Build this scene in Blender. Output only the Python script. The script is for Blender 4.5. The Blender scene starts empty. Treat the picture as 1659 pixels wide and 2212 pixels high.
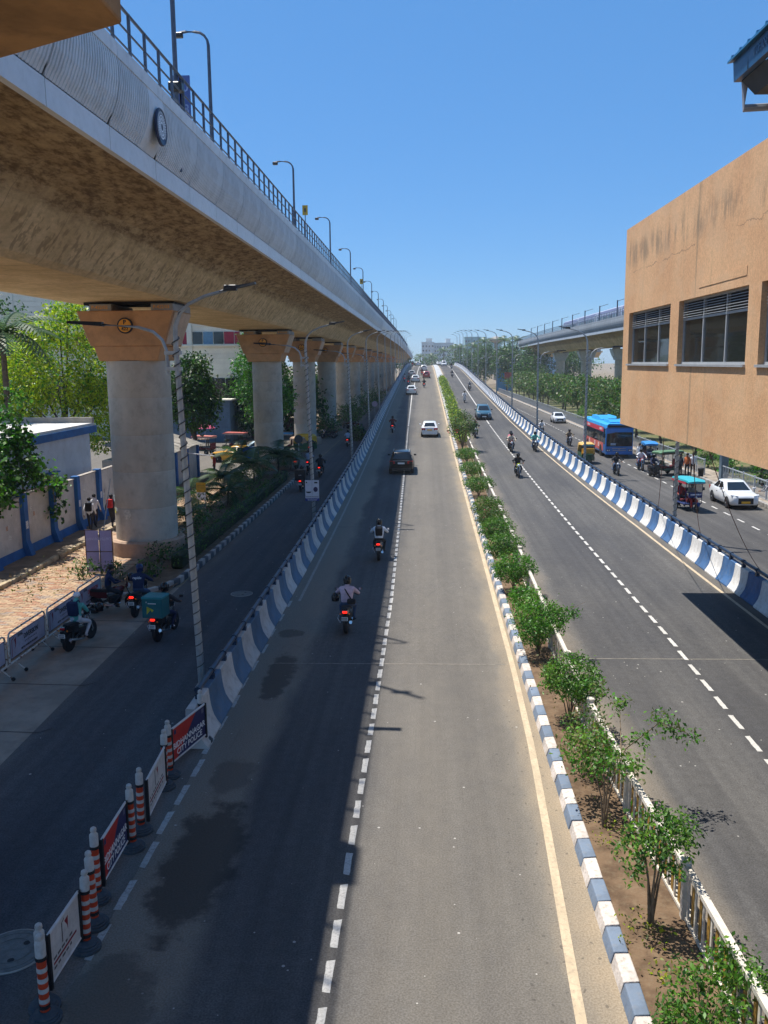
import bpy, bmesh, math, random
import numpy as np
from mathutils import Vector, Matrix
S = bpy.context.scene
COL = S.collection
R = math.radians
rnd = random.Random(7)
# ---------------------------------------------------------------- camera, sky, sun, exposure
cam = bpy.data.cameras.new('camera'); camo = bpy.data.objects.new('camera', cam); COL.objects.link(camo)
cam.sensor_fit = 'VERTICAL'; cam.sensor_height = 36.0; cam.lens = 36.0 * 1900 / 2212
cam.clip_end = 6000; cam.clip_start = .1
m = Matrix(((0.998910512, 0.000777176, 0.046660320, 0), (0.045871789, 0.167419072, -0.984818071, 0),
            (-0.00857720, 0.985885516, 0.167201021, 8.6), (0, 0, 0, 1)))
camo.matrix_world = m
S.camera = camo
SUN_K, SUN_M = 0.345, -0.25                     # horizontal run of a shadow per metre of height, along +X and +Y
SUN_EL = math.atan(1 / math.hypot(SUN_K, SUN_M))
w = bpy.data.worlds.new('World'); S.world = w; w.use_nodes = True
nt = w.node_tree
sky = nt.nodes.new('ShaderNodeTexSky'); sky.sky_type = 'NISHITA'; sky.sun_disc = False
sky.sun_elevation = SUN_EL; sky.sun_rotation = math.atan2(-SUN_K, -SUN_M); sky.altitude = 20
sky.air_density = 0.9; sky.dust_density = .15; sky.ozone_density = 3.0
bg = nt.nodes['Background']; bg.inputs['Strength'].default_value = 0.125
hs = nt.nodes.new('ShaderNodeHueSaturation'); hs.inputs['Saturation'].default_value = 1.15
nt.links.new(sky.outputs[0], hs.inputs['Color']); tn = nt.nodes.new('ShaderNodeMixRGB'); tn.blend_type = 'MULTIPLY'; tn.inputs[0].default_value = 1; tn.inputs[2].default_value = (.66, .77, .90, 1)
nt.links.new(hs.outputs[0], tn.inputs[1]); hz = nt.nodes.new('ShaderNodeMixRGB'); hz.inputs[0].default_value = .62; hz.inputs[2].default_value = (.52, 1.62, 3.5, 1)   # even, pale summer haze over the clear-sky model
nt.links.new(tn.outputs[0], hz.inputs[1]); nt.links.new(hz.outputs[0], bg.inputs[0])
sl = bpy.data.lights.new('sun', 'SUN'); sl.energy = 4.4; sl.angle = R(.53); sl.color = (1.0, .95, .87)
so = bpy.data.objects.new('sun', sl); COL.objects.link(so); so.location = (-30, 0, 80)
so.rotation_euler = Vector((SUN_K, SUN_M, -1)).to_track_quat('-Z', 'Y').to_euler()
S.view_settings.view_transform = 'Standard'; S.view_settings.look = 'None'
S.view_settings.gamma = 1; S.view_settings.exposure = 0.68; S.view_settings.use_curve_mapping = False
S.render.engine = 'CYCLES'
S.cycles.max_bounces = 7; S.cycles.diffuse_bounces = 5; S.cycles.glossy_bounces = 3
S.cycles.transparent_max_bounces = 8; S.cycles.use_denoising = True
S.cycles.caustics_reflective = False; S.cycles.caustics_refractive = False

def hr(y):                                       # height of the flyover's deck along its length
    if y > 320: y = 640 - y
    a, b, s, c, e = 20., 90., .035, 220., 320.
    if y < a: return 0.
    if y < b: return s / (2 * (b - a)) * (y - a) ** 2
    hb = s * (b - a) / 2
    if y < c: return hb + s * (y - b)
    return hb + s * (c - b) + s * (y - c) - s / (2 * (e - c)) * (y - c) ** 2
def lerp(pts, y):
    if y <= pts[0][0]: return pts[0][1]
    for (a, b), (c, d) in zip(pts, pts[1:]):
        if y <= c: return b + (d - b) * (y - a) / (c - a)
    return pts[-1][1]
XL = lambda y: lerp([(18, -4.93), (50, -4.98), (80, -5.1), (130, -5.3), (400, -5.3)], y)      # foot of the left barrier
XR = lambda y: lerp([(10, 11.6), (30, 11.52), (45, 11.35), (57, 11.1), (76, 10.8), (104, 10.4), (150, 10.3), (400, 10.2)], y)

# ---------------------------------------------------------------- materials
def srgb(h):
    h = h.lstrip('#'); c = [int(h[i:i + 2], 16) / 255 for i in (0, 2, 4)]
    return tuple(x / 12.92 if x <= .04045 else ((x + .055) / 1.055) ** 2.4 for x in c)
class G:                                         # small node-graph writer
    def __init__(s, name):
        s.m = bpy.data.materials.new(name); s.m.use_nodes = True; s.t = s.m.node_tree
        s.b = s.t.nodes['Principled BSDF']; s.out = s.t.nodes['Material Output']
    def n(s, t, **k):
        x = s.t.nodes.new('ShaderNode' + t)
        for a, v in k.items(): setattr(x, a, v)
        return x
    def put(s, sock, v):
        if hasattr(v, 'is_output'): s.t.links.new(v, sock)
        elif v is not None:
            if sock.type == 'RGBA' and not hasattr(v, '__len__'): v = (v, v, v, 1)
            elif sock.type == 'RGBA' and len(v) == 3: v = (*v, 1)
            sock.default_value = v
    def M(s, op, a, b=None, c=None):
        x = s.n('Math', operation=op)
        for i, v in enumerate((a, b, c)):
            if v is not None: s.put(x.inputs[i], v)
        return x.outputs[0]
    def mix(s, f, a, b, bt='MIX'):
        x = s.n('MixRGB', blend_type=bt); s.put(x.inputs[0], f); s.put(x.inputs[1], a); s.put(x.inputs[2], b)
        return x.outputs[0]
    def pos(s): return s.n('NewGeometry').outputs['Position']
    def obj(s): return s.n('TexCoord').outputs['Object']
    def noise(s, vec, scale, detail=3, rough=.55, sc=None, dist=0):
        if sc:
            mp = s.n('Mapping'); mp.inputs['Scale'].default_value = sc; s.put(mp.inputs[0], vec); vec = mp.outputs[0]
        x = s.n('TexNoise'); s.put(x.inputs['Vector'], vec); x.inputs['Scale'].default_value = scale
        x.inputs['Detail'].default_value = detail; x.inputs['Roughness'].default_value = rough; x.inputs['Distortion'].default_value = dist
        return x.outputs[0]
    def step(s, v, a, b):
        x = s.n('MapRange', interpolation_type='SMOOTHSTEP'); s.put(x.inputs[0], v); x.inputs[1].default_value = a; x.inputs[2].default_value = b
        return x.outputs[0]
    def curve(s, v, pts, lo, hi):                # piecewise-linear ramp of scalar v over [lo, hi]
        x = s.n('ValToRGB'); e = x.color_ramp.elements
        while len(e) > 1: e.remove(e[-1])
        for i, (p, y) in enumerate(pts):
            q = e[0] if i == 0 else e.new((p - lo) / (hi - lo))
            q.position = (p - lo) / (hi - lo); q.color = (y, y, y, 1)
        s.put(x.inputs[0], s.M('DIVIDE', s.M('SUBTRACT', v, lo), hi - lo))
        return x.outputs[0]
    def xyz(s, v):
        x = s.n('SeparateXYZ'); s.put(x.inputs[0], v); return x.outputs
    def bump(s, h, strength, dist=.02):
        x = s.n('Bump'); x.inputs['Strength'].default_value = strength; x.inputs['Distance'].default_value = dist
        s.put(x.inputs['Height'], h); s.put(s.b.inputs['Normal'], x.outputs[0])
    def fin(s, col, rough=.7, metal=0, spec=.3, coat=0):
        s.put(s.b.inputs['Base Color'], col); s.put(s.b.inputs['Roughness'], rough)
        s.put(s.b.inputs['Metallic'], metal); s.put(s.b.inputs['Specular IOR Level'], spec); s.put(s.b.inputs['Coat Weight'], coat)
        return s.m
_mats = {}
def mat(name, col, rough=.6, var=.12, scale=3., bump=0., bscale=25., metal=0., spec=.35, coat=0, col2=None, rand=0., dirt=0., dcol=(.16, .13, .09), sc=None, emit=0, alpha=1, thr=(.35, .65)):
    if name in _mats: return _mats[name]
    g = G(name); v = g.obj()
    n = g.noise(v, scale, 4, .6, sc)
    a, b = (tuple(max(0, c * (1 - var)) for c in col), tuple(min(1, c * (1 + var)) for c in col)) if col2 is None else (col, col2)
    c = g.mix(g.step(n, *thr), a, b)
    if dirt:
        d = g.noise(v, scale * 2.7, 5, .7)
        c = g.mix(g.M('MULTIPLY', g.step(d, .45, .75), dirt), c, dcol)
    if rand:
        hv = g.n('HueSaturation'); g.put(hv.inputs['Color'], c)
        g.put(hv.inputs['Value'], g.M('ADD', 1 - rand, g.M('MULTIPLY', g.n('ObjectInfo').outputs['Random'], 2 * rand))); c = hv.outputs[0]
    if bump: g.bump(g.noise(v, bscale, 3), bump)
    g.fin(c, rough, metal, spec, coat)
    if emit: g.put(g.b.inputs['Emission Color'], col); g.b.inputs['Emission Strength'].default_value = emit
    if alpha < 1: g.b.inputs['Alpha'].default_value = alpha
    _mats[name] = g.m
    return g.m
def leafmat(name, a, b, rand=.35, trans=.35):
    g = G(name); v = g.obj()
    n = g.noise(v, 1.3, 2)
    c = g.mix(g.step(n, .35, .65), a, b)
    hv = g.n('HueSaturation'); g.put(hv.inputs['Color'], c)
    r = g.n('NewGeometry').outputs['Random Per Island']
    g.put(hv.inputs['Value'], g.M('ADD', 1 - rand, g.M('MULTIPLY', r, 2 * rand)))
    g.put(hv.inputs['Hue'], g.M('ADD', .485, g.M('MULTIPLY', r, .03)))
    g.fin(hv.outputs[0], .45, 0, .35)
    tr = g.n('BsdfTranslucent'); g.put(tr.inputs[0], g.mix(1, hv.outputs[0], (1.0, 1.25, .5), 'MULTIPLY'))
    ms = g.n('MixShader'); ms.inputs[0].default_value = trans
    g.t.links.new(g.b.outputs[0], ms.inputs[1]); g.t.links.new(tr.outputs[0], ms.inputs[2]); g.t.links.new(ms.outputs[0], g.out.inputs[0])
    return g.m

# ---------------------------------------------------------------- mesh helpers
class MB:
    def __init__(s): s.v = []; s.f = []; s.mi = []; s.cur = 0
    def add(s, vs, fs):
        o = len(s.v); s.v += [tuple(p) for p in vs]; s.f += [tuple(o + i for i in f) for f in fs]; s.mi += [s.cur] * len(fs); return s
    def box(s, x0, x1, y0, y1, z0, z1):
        return s.add([(x0, y0, z0), (x1, y0, z0), (x1, y1, z0), (x0, y1, z0), (x0, y0, z1), (x1, y0, z1), (x1, y1, z1), (x0, y1, z1)],
                     [(0, 3, 2, 1), (4, 5, 6, 7), (0, 1, 5, 4), (1, 2, 6, 5), (2, 3, 7, 6), (3, 0, 4, 7)])
    def hexa(s, b, t):                            # bottom ring b (4 points, ccw from above), top ring t
        return s.add(list(b) + list(t), [(0, 3, 2, 1), (4, 5, 6, 7), (0, 1, 5, 4), (1, 2, 6, 5), (2, 3, 7, 6), (3, 0, 4, 7)])
    def quad(s, *p): return s.add(p, [tuple(range(len(p)))])
    def rbox(s, x0, x1, y0, y1, z0, z1, r=.03, seg=2):
        bm = bmesh.new(); bmesh.ops.create_cube(bm, size=1)
        for v in bm.verts: v.co = Vector(((x0 + x1) / 2 + v.co.x * (x1 - x0), (y0 + y1) / 2 + v.co.y * (y1 - y0), (z0 + z1) / 2 + v.co.z * (z1 - z0)))
        bmesh.ops.bevel(bm, geom=list(bm.edges), offset=r, segments=seg, affect='EDGES', profile=.5)
        bm.verts.index_update(); s.add([v.co[:] for v in bm.verts], [[v.index for v in f.verts] for f in bm.faces]); bm.free(); return s
    def tube(s, pts, r, n=6, cap=True):
        pts = [Vector(p) for p in pts]; rs = r if hasattr(r, '__len__') else [r] * len(pts)
        rings = []; up = None
        for i, p in enumerate(pts):
            d = (pts[min(i + 1, len(pts) - 1)] - pts[max(i - 1, 0)]).normalized()
            if up is None:
                up = Vector((0, 0, 1)) if abs(d.z) < .9 else Vector((1, 0, 0))
            a = d.cross(up); a = a.normalized() if a.length > 1e-5 else Vector((1, 0, 0)); b = d.cross(a); up = -b if False else up
            if abs(d.dot(up)) > .98: up = b
            rings.append([p + (a * math.cos(t) + b * math.sin(t)) * rs[i] for t in (2 * math.pi * k / n for k in range(n))])
        vs = [q for g in rings for q in g]; fs = []
        for i in range(len(pts) - 1):
            for k in range(n): fs.append((i * n + k, i * n + (k + 1) % n, (i + 1) * n + (k + 1) % n, (i + 1) * n + k))
        if cap: fs += [tuple(range(n))[::-1], tuple((len(pts) - 1) * n + k for k in range(n))]
        return s.add(vs, fs)
    def lathe(s, prof, n=16, c=(0, 0, 0), axis='z', caps=True):   # prof: (r, h) bottom to top
        vs = []
        for r, h in prof:
            for k in range(n):
                a = 2 * math.pi * k / n; x, y = r * math.cos(a), r * math.sin(a)
                q = (x, y, h) if axis == 'z' else ((h, x, y) if axis == 'x' else (y, h, x))
                vs.append((c[0] + q[0], c[1] + q[1], c[2] + q[2]))
        fs = [(i * n + k, i * n + (k + 1) % n, (i + 1) * n + (k + 1) % n, (i + 1) * n + k) for i in range(len(prof) - 1) for k in range(n)]
        if caps: fs += [tuple(range(n))[::-1], tuple((len(prof) - 1) * n + k for k in range(n))]
        return s.add(vs, fs)
    def ball(s, c, r, n=10, m=6):
        rx, ry, rz = r if hasattr(r, '__len__') else (r, r, r)
        pr = [(math.sin(math.pi * i / m), -math.cos(math.pi * i / m)) for i in range(m + 1)]
        vs = [(c[0] + rx * max(a, .02) * math.cos(2 * math.pi * k / n), c[1] + ry * max(a, .02) * math.sin(2 * math.pi * k / n), c[2] + rz * b) for a, b in pr for k in range(n)]
        fs = [(i * n + k, i * n + (k + 1) % n, (i + 1) * n + (k + 1) % n, (i + 1) * n + k) for i in range(m) for k in range(n)]
        fs += [tuple(range(n))[::-1], tuple(m * n + k for k in range(n))]
        return s.add(vs, fs)
    def prism(s, poly, y0, y1, ax='y'):           # closed polygon of (x, z) pulled along y (or (y, z) along x)
        n = len(poly); P = (lambda a, b, t: (a, t, b)) if ax == 'y' else ((lambda a, b, t: (t, a, b)) if ax == 'x' else (lambda a, b, t: (a, b, t)))
        vs = [P(a, b, y0) for a, b in poly] + [P(a, b, y1) for a, b in poly]
        fs = [tuple(range(n)), tuple(range(n, 2 * n))[::-1]] + [(i, i + n, (i + 1) % n + n, (i + 1) % n) for i in range(n)]
        return s.add(vs, fs)
    def loft(s, rings, closed=True, caps=True):
        n = len(rings[0]); vs = [p for r in rings for p in r]; fs = []
        for i in range(len(rings) - 1):
            for k in range(n if closed else n - 1): fs.append((i * n + k, i * n + (k + 1) % n, (i + 1) * n + (k + 1) % n, (i + 1) * n + k))
        if caps: fs += [tuple(range(n))[::-1], tuple((len(rings) - 1) * n + k for k in range(n))]
        return s.add(vs, fs)
    def xf(s, M):
        s.v = [tuple(M @ Vector(p)) for p in s.v]; return s
    def mesh(s, name, mats, smooth=False):
        me = bpy.data.meshes.new(name); me.from_pydata(s.v, [], s.f)
        for mm in (mats if isinstance(mats, (list, tuple)) else [mats]): me.materials.append(mm)
        if len(me.materials) > 1: me.polygons.foreach_set('material_index', s.mi)
        bm = bmesh.new(); bm.from_mesh(me); bmesh.ops.recalc_face_normals(bm, faces=bm.faces); bm.to_mesh(me); bm.free()
        if smooth:
            me.polygons.foreach_set('use_smooth', [True] * len(me.polygons))
            try: me.set_sharp_from_angle(angle=R(smooth if smooth > 1 else 40))
            except Exception: pass
        me.update(); return me
    def build(s, name, mats, parent=None, smooth=False, loc=None):
        return link(name, s.mesh(name, mats, smooth), parent, loc)
def link(name, me, parent=None, loc=None, rot=None, M=None):
    o = bpy.data.objects.new(name, me); COL.objects.link(o)
    if parent: o.parent = parent
    if M is not None: o.matrix_local = M
    else:
        if loc: o.location = loc
        if rot: o.rotation_euler = rot
    return o
def tag(o, label=None, cat=None, group=None, kind=None):
    if label: o['label'] = label
    if cat: o['category'] = cat
    if group: o['group'] = group
    if kind: o['kind'] = kind
    return o
def thing(name, label, cat, loc=(0, 0, 0), rz=0, group=None, kind=None):
    o = link(name, None, None, loc, (0, 0, rz)); o.empty_display_size = .2
    return tag(o, label, cat, group, kind)
def copytree(o, parent=None):
    c = o.copy(); COL.objects.link(c)
    if parent: c.parent = parent
    for ch in list(o.children): copytree(ch, c)
    return c
def dup(root, label, loc, rz=0, group=None):
    c = copytree(root); c.location = loc; c.rotation_euler = (0, 0, rz); c['label'] = label
    if group: c['group'] = group
    return c
def recolor(root, part, m_, slot=0):
    for ch in root.children_recursive:
        if ch.name.split('.')[0] == part and ch.type == 'MESH':
            ch.material_slots[slot].link = 'OBJECT'; ch.material_slots[slot].material = m_
def text(name, s_, size, m_, parent, loc, rot=(R(90), 0, 0), align='CENTER', bold=.012, sx=1, mirror=False):
    cu = bpy.data.curves.new(name, 'FONT'); cu.body = s_; cu.size = size; cu.align_x = align; cu.align_y = 'CENTER'; cu.extrude = .002; cu.offset = bold * size; cu.resolution_u = 2
    t = bpy.data.objects.new('t', cu); COL.objects.link(t)
    me = bpy.data.meshes.new_from_object(t.evaluated_get(bpy.context.evaluated_depsgraph_get()))
    bpy.data.objects.remove(t); bpy.data.curves.remove(cu)
    me.materials.clear(); me.materials.append(m_)
    o = link(name, me, parent, loc, rot); o.scale = ((-1 if mirror else 1) * sx, 1, 1)
    return o
ORD = 'first second third fourth fifth sixth seventh eighth ninth tenth eleventh twelfth thirteenth fourteenth fifteenth sixteenth seventeenth eighteenth nineteenth twentieth'.split()
ORD += ['twenty ' + q for q in ORD[:9]] + ['thirtieth'] + ['thirty ' + q for q in ORD[:9]]
def bevel_mesh(me, off=.01, seg=1):
    bm = bmesh.new(); bm.from_mesh(me); bmesh.ops.bevel(bm, geom=list(bm.edges), offset=off, segments=seg, affect='EDGES', profile=.5); bm.to_mesh(me); bm.free(); return me
# leaf clouds ------------------------------------------------------
def leaf_mesh(name, clumps, n, size, mats, seed=1, aspect=.5, up=.5, inner=.55, spread=None):
    """n leaf-shaped faces spread through clumps [(x, y, z, rx, ry, rz)]; small twigs of leaves leave gaps between them"""
    g = np.random.default_rng(seed); C = np.array(clumps, float)
    wgt = (C[:, 3] * C[:, 4] * C[:, 5]) ** .67; wgt /= wgt.sum()
    per = 7; nt_ = max(1, n // per)
    k = g.choice(len(C), nt_, p=wgt)
    d = g.normal(size=(nt_, 3)); d /= np.linalg.norm(d, axis=1)[:, None]
    rad = inner + (1.08 - inner) * g.random(nt_) ** .7
    tw = C[k, :3] + d * C[k, 3:] * rad[:, None]
    tw = np.repeat(tw, per, 0); dd = np.repeat(d, per, 0); N = len(tw)
    sp = spread if spread else size * 1.25
    c = tw + g.normal(size=(N, 3)) * sp * .75
    a = g.normal(size=(N, 3)) + dd * .6; a /= np.linalg.norm(a, axis=1)[:, None]
    b = g.normal(size=(N, 3)); b[:, 2] *= (1 - up); nrm = dd * .5 + np.array([0, 0, up]) + g.normal(size=(N, 3)) * .55
    b = np.cross(nrm, a); b /= np.linalg.norm(b, axis=1)[:, None] + 1e-9
    s = size * (.65 + .7 * g.random(N))[:, None]
    drop = np.array([0, 0, -.12])
    v = np.stack([c - a * s * .5, c + b * s * aspect * .5 + a * s * .05, c + a * s * .55 + drop * s, c - b * s * aspect * .5 + a * s * .05], 1).reshape(-1, 3)
    me = bpy.data.meshes.new(name); me.vertices.add(4 * N); me.vertices.foreach_set('co', v.ravel())
    me.loops.add(4 * N); me.loops.foreach_set('vertex_index', np.arange(4 * N))
    me.polygons.add(N); me.polygons.foreach_set('loop_start', np.arange(0, 4 * N, 4))
    for mm in mats: me.materials.append(mm)
    if len(mats) > 1: me.polygons.foreach_set('material_index', (g.random(N) * len(mats)).astype(int))
    me.update(calc_edges=True); return me
# ---------------------------------------------------------------- surface materials
def road_mat(name, lo, hi, dust_pts, base=((.048, .0495, .055), (.088, .086, .084)), dustc=((.162, .142, .112), (.235, .208, .172)), stains=(), pits=None):
    g = G(name); p = g.pos(); x, y, z = g.xyz(p)
    wob = g.noise(p, .55, 4, .65, (1, .35, 1))
    xw = g.M('ADD', x, g.M('MULTIPLY', g.M('SUBTRACT', wob, .5), 1.3))
    big = g.noise(p, .35, 5, .6, (1, .25, 1)); fine = g.noise(p, 34, 2, .6); mid = g.noise(p, 5, 4, .7)
    c = g.mix(g.step(big, .3, .7), *base)
    c = g.mix(1, c, g.mix(g.step(fine, .25, .75), (.62, .62, .62), (1.32, 1.32, 1.32)), 'MULTIPLY')
    c = g.mix(1, c, g.mix(g.step(mid, .3, .7), (.86, .86, .86), (1.13, 1.13, 1.13)), 'MULTIPLY')
    trk = g.noise(p, 1.0, 4, .6, (2.6, .02, 1)); c = g.mix(1, c, g.mix(g.step(trk, .32, .68), (.8, .8, .81), (1.16, 1.15, 1.13)), 'MULTIPLY')
    oil = g.noise(p, 1.1, 5, .7, (1.4, .22, 1)); c = g.mix(g.M('MULTIPLY', g.step(oil, .6, .72), .35), c, (.04, .04, .042))
    d = g.curve(xw, dust_pts, lo, hi)
    d = g.M('MULTIPLY', d, g.M('ADD', .62, g.M('MULTIPLY', g.noise(p, 2.2, 5, .7, (1, .5, 1)), .75)), )
    c = g.mix(g.M('MINIMUM', d, .95), c, g.mix(g.step(fine, .3, .7), *dustc))
    if pits:
        sd = g.curve(xw, [(lo, 0), (1.95, 0), (2.35, .6), (2.66, .95), (2.95, .95), (4.0, .85), (4.35, .3), (4.9, 0), (hi, 0)], lo, hi)
        c = g.mix(g.M('MULTIPLY', sd, g.M('ADD', .45, g.M('MULTIPLY', g.noise(p, 3.1, 5, .7), .6))), c, g.mix(g.step(fine, .3, .7), (.27, .205, .13), (.38, .30, .205)))
    # pale stone chips and paint flecks
    vo = g.n('TexVoronoi'); g.put(vo.inputs['Vector'], p); vo.inputs['Scale'].default_value = 3.6
    rnd_ = g.xyz(vo.outputs['Color'])
    fl = g.M('MULTIPLY', g.M('LESS_THAN', vo.outputs['Distance'], g.M('MULTIPLY', rnd_[1], .10)), g.M('GREATER_THAN', rnd_[0], .55))
    c = g.mix(g.M('MULTIPLY', fl, .7), c, (.5, .48, .44))
    cr = g.n('TexVoronoi', feature='DISTANCE_TO_EDGE'); mp = g.n('Mapping'); mp.inputs['Scale'].default_value = (1, .3, 1)
    g.put(mp.inputs[0], g.mix(.12, p, g.n('TexNoise').outputs['Color'], 'ADD')); g.put(cr.inputs['Vector'], mp.outputs[0]); cr.inputs['Scale'].default_value = .33
    ck = g.M('MULTIPLY', g.M('LESS_THAN', cr.outputs['Distance'], .004), g.M('GREATER_THAN', g.noise(p, .2, 2), .54))
    c = g.mix(g.M('MULTIPLY', ck, .12), c, (.04, .04, .04))
    rough = .85
    wn = g.noise(p, 1.6, 4, .65)
    for cx, cy, rx, ry, k, colr in stains:
        dx = g.M('DIVIDE', g.M('SUBTRACT', x, cx), rx); dy = g.M('DIVIDE', g.M('SUBTRACT', y, cy), ry)
        q = g.M('ADD', g.M('ADD', g.M('MULTIPLY', dx, dx), g.M('MULTIPLY', dy, dy)), g.M('MULTIPLY', g.M('SUBTRACT', wn, .5), 2.6))
        c = g.mix(g.M('MULTIPLY', g.M('SUBTRACT', 1, g.step(q, .5, 1.15)), k), c, colr)
    if pits:                                      # row of small round pits scored into the surface
        jx = g.noise(p, .8, 2); gx = g.M('FRACT', g.M('ADD', g.M('MULTIPLY', x, 4.2), g.M('MULTIPLY', jx, 2.2))); gy = g.M('FRACT', g.M('ADD', g.M('MULTIPLY', y, 3.2), g.M('MULTIPLY', g.noise(p, .9, 2, .5, (1.3, .8, 1)), 2.5)))
        q = g.M('ADD', g.M('POWER', g.M('SUBTRACT', gx, .5), 2), g.M('POWER', g.M('SUBTRACT', gy, .5), 2))
        inx = g.M('MULTIPLY', g.M('GREATER_THAN', xw, pits[0]), g.M('LESS_THAN', y, pits[1]))
        on = g.M('MULTIPLY', g.M('MULTIPLY', g.M('LESS_THAN', q, .010), inx), g.M('GREATER_THAN', g.noise(p, 3.3, 1), .52))
        c = g.mix(g.M('MULTIPLY', on, .45), c, (.05, .045, .04))
    g.bump(g.noise(p, 45, 2), .25, .01)
    return g.fin(c, rough, 0, .25)
M_road = road_mat('flyover_asphalt', -6, 12.5,
    [(-6, 1), (-4.6, 1), (-3.75, 1), (-3.3, .12), (-1.6, .08), (-.9, .42), (0, .52), (.9, .42), (1.6, .52), (2.1, .8), (2.7, .95), (3.9, .75), (4.5, .38), (5.1, .1), (6.5, .1), (10.6, .07), (11.2, .4), (12.5, .6)],
    stains=[(-3.95, 14.0, .72, 2.2, .72, (.024, .022, .02)), (-4.1, 17.3, .5, .9, .45, (.045, .04, .035)), (-4.1, 23.4, .45, 1.9, .7, (.035, .033, .03)), (-4.3, 27.2, .4, .5, .6, (.04, .037, .033)), (-4.4, 10.6, .7, 1.0, .5, (.05, .045, .04))],
    pits=(1.35, 22))
M_serv = road_mat('service_asphalt', -13, -5, [(-13, .9), (-11, .85), (-9.8, .55), (-9.0, .16), (-8, .04), (-6, .04), (-5.4, .3), (-5, .5)], base=((.040, .043, .052), (.072, .074, .08)))
M_servr = road_mat('service_asphalt_east', 11, 21, [(11, .55), (12.2, .2), (13, .05), (18, .08), (19.4, .3), (21, .7)], base=((.055, .0535, .054), (.085, .082, .08)))
M_ground = mat('dry_earth_ground', (.17, .13, .085), .95, .25, .4, bump=.3, col2=(.26, .21, .14))
M_soil = mat('planter_soil', (.10, .062, .036), .95, .3, 2.5, bump=.8, bscale=14, col2=(.17, .11, .065), dirt=.4, dcol=(.24, .19, .12))
M_white = mat('white_kerb_paint', (.56, .50, .45), .8, .12, 4, bump=.45, dirt=.85, dcol=(.30, .25, .19), rand=.1)
M_blue = mat('blue_kerb_paint', (.135, .175, .235), .7, .15, 3, bump=.25, dirt=.45, dcol=(.22, .22, .22), rand=.1)
M_bwhite = mat('barrier_white_paint', (.68, .67, .65), .7, .08, 2.2, bump=.2, dirt=.55, dcol=(.38, .33, .27), rand=.09)
M_bblue = mat('barrier_blue_paint', (.045, .12, .27), .65, .2, 2.2, bump=.2, dirt=.5, dcol=(.16, .2, .26), rand=.12)
M_bwhite2 = mat('barrier_white_shaded_worn', (.50, .48, .45), .75, .1, 1.4, bump=.2, dirt=.6, dcol=(.27, .23, .19), rand=.08)  # worn white, with the west side's shade put into the colour too
M_bblue2 = mat('barrier_blue_shaded_worn', (.075, .14, .22), .7, .15, 1.4, bump=.2, dirt=.5, dcol=(.15, .16, .17), rand=.12)  # dusty blue, also greyed in its colour for the barrier's shaded side
M_conc = mat('plain_concrete', (.30, .28, .25), .85, .15, 1.2, bump=.2, dirt=.3)
M_navy = mat('navy_pipe_paint', (.018, .035, .07), .4, .2, 5)
M_lane = mat('worn_lane_paint', (.54, .52, .48), .7, .08, 7, dirt=.95, dcol=(.24, .22, .19), thr=(.3, .6), rand=.06)
M_yel = mat('worn_yellow_paint', (.50, .40, .27), .8, .1, 5, dirt=.95, dcol=(.33, .26, .19), sc=(1, .35, 1))
M_black = mat('black_rubber', (.018, .018, .02), .7, .2, 8)
M_blkp = mat('black_plastic', (.02, .02, .022), .35, .1, 4)
M_steel = mat('galvanised_steel', (.42, .43, .44), .45, .12, 6, metal=.6)
M_chrome = mat('chrome', (.6, .6, .62), .2, .05, 3, metal=1)
M_alu = mat('window_aluminium', (.45, .47, .49), .4, .06, 3, metal=.3)
M_glass = mat('dark_glass', (.012, .016, .02), .06, 0, 1, spec=.7)
M_plate = mat('number_plate_white', (.75, .76, .74), .5, .05)
M_platey = mat('number_plate_yellow', (.8, .42, .03), .5, .05)
M_red = mat('lit_tail_lamp', (.9, .02, .01), .3, 0, emit=1.3)
M_redoff = mat('red_lamp_lens', (.42, .012, .01), .2, .05)
M_lamp = mat('clear_lamp_lens', (.75, .76, .78), .15, .05)
M_amber = mat('amber_lens', (.8, .25, .02), .3)
M_txtw = mat('white_lettering', (.8, .8, .8), .6, 0)
M_txtk = mat('black_lettering', (.02, .02, .025), .6, 0)
M_txtr = mat('red_lettering', (.55, .03, .02), .6, 0)

# ---------------------------------------------------------------- ground and roads
def strip(name, xa, xb, ys, zf, m_, parent=None, nx=1, zb=None):
    b = MB(); n = nx + 1
    for y in ys:
        a, c = (xa(y) if callable(xa) else xa), (xb(y) if callable(xb) else xb)
        b.v += [(a + (c - a) * i / nx, y, zf(y)) for i in range(n)]
    for j in range(len(ys) - 1):
        for i in range(nx): b.f.append((j * n + i, j * n + i + 1, (j + 1) * n + i + 1, (j + 1) * n + i))
    b.mi = [0] * len(b.f)
    return b.build(name, m_, parent)
g0 = strip('ground', -1500, 1500, [-300, 0, 60, 200, 600, 3000], lambda y: -.03, M_ground, nx=4); tag(g0, kind='structure')
YR = [-10 + 2.5 * i for i in range(261)]
road = strip('flyover_road', lambda y: XL(y) - .3, lambda y: XR(y) + .3, YR, hr, M_road, nx=4); tag(road, kind='structure')
sl_ = strip('service_road', lambda y: -12.6 if y < 33 else -9.6, lambda y: XL(y) - .02, [-10, 10, 30, 32.9, 33.1, 60, 100, 200, 380], lambda y: .004, M_serv, nx=2); tag(sl_, kind='structure')
sr_ = strip('service_road_east', lambda y: XR(y) + .2, 20.0, [-10, 10, 30, 60, 100, 200, 380], lambda y: .004, M_servr, nx=2); tag(sr_, kind='structure')
mk = strip('market_road', -17.2, -9.7, [66, 80, 100, 128, 200], lambda y: -.004, M_servr); tag(mk, kind='structure')
mk2 = strip('market_yard', -60, -17.2, [70, 85, 116], lambda y: -.008, M_servr); tag(mk2, kind='structure')
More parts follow.
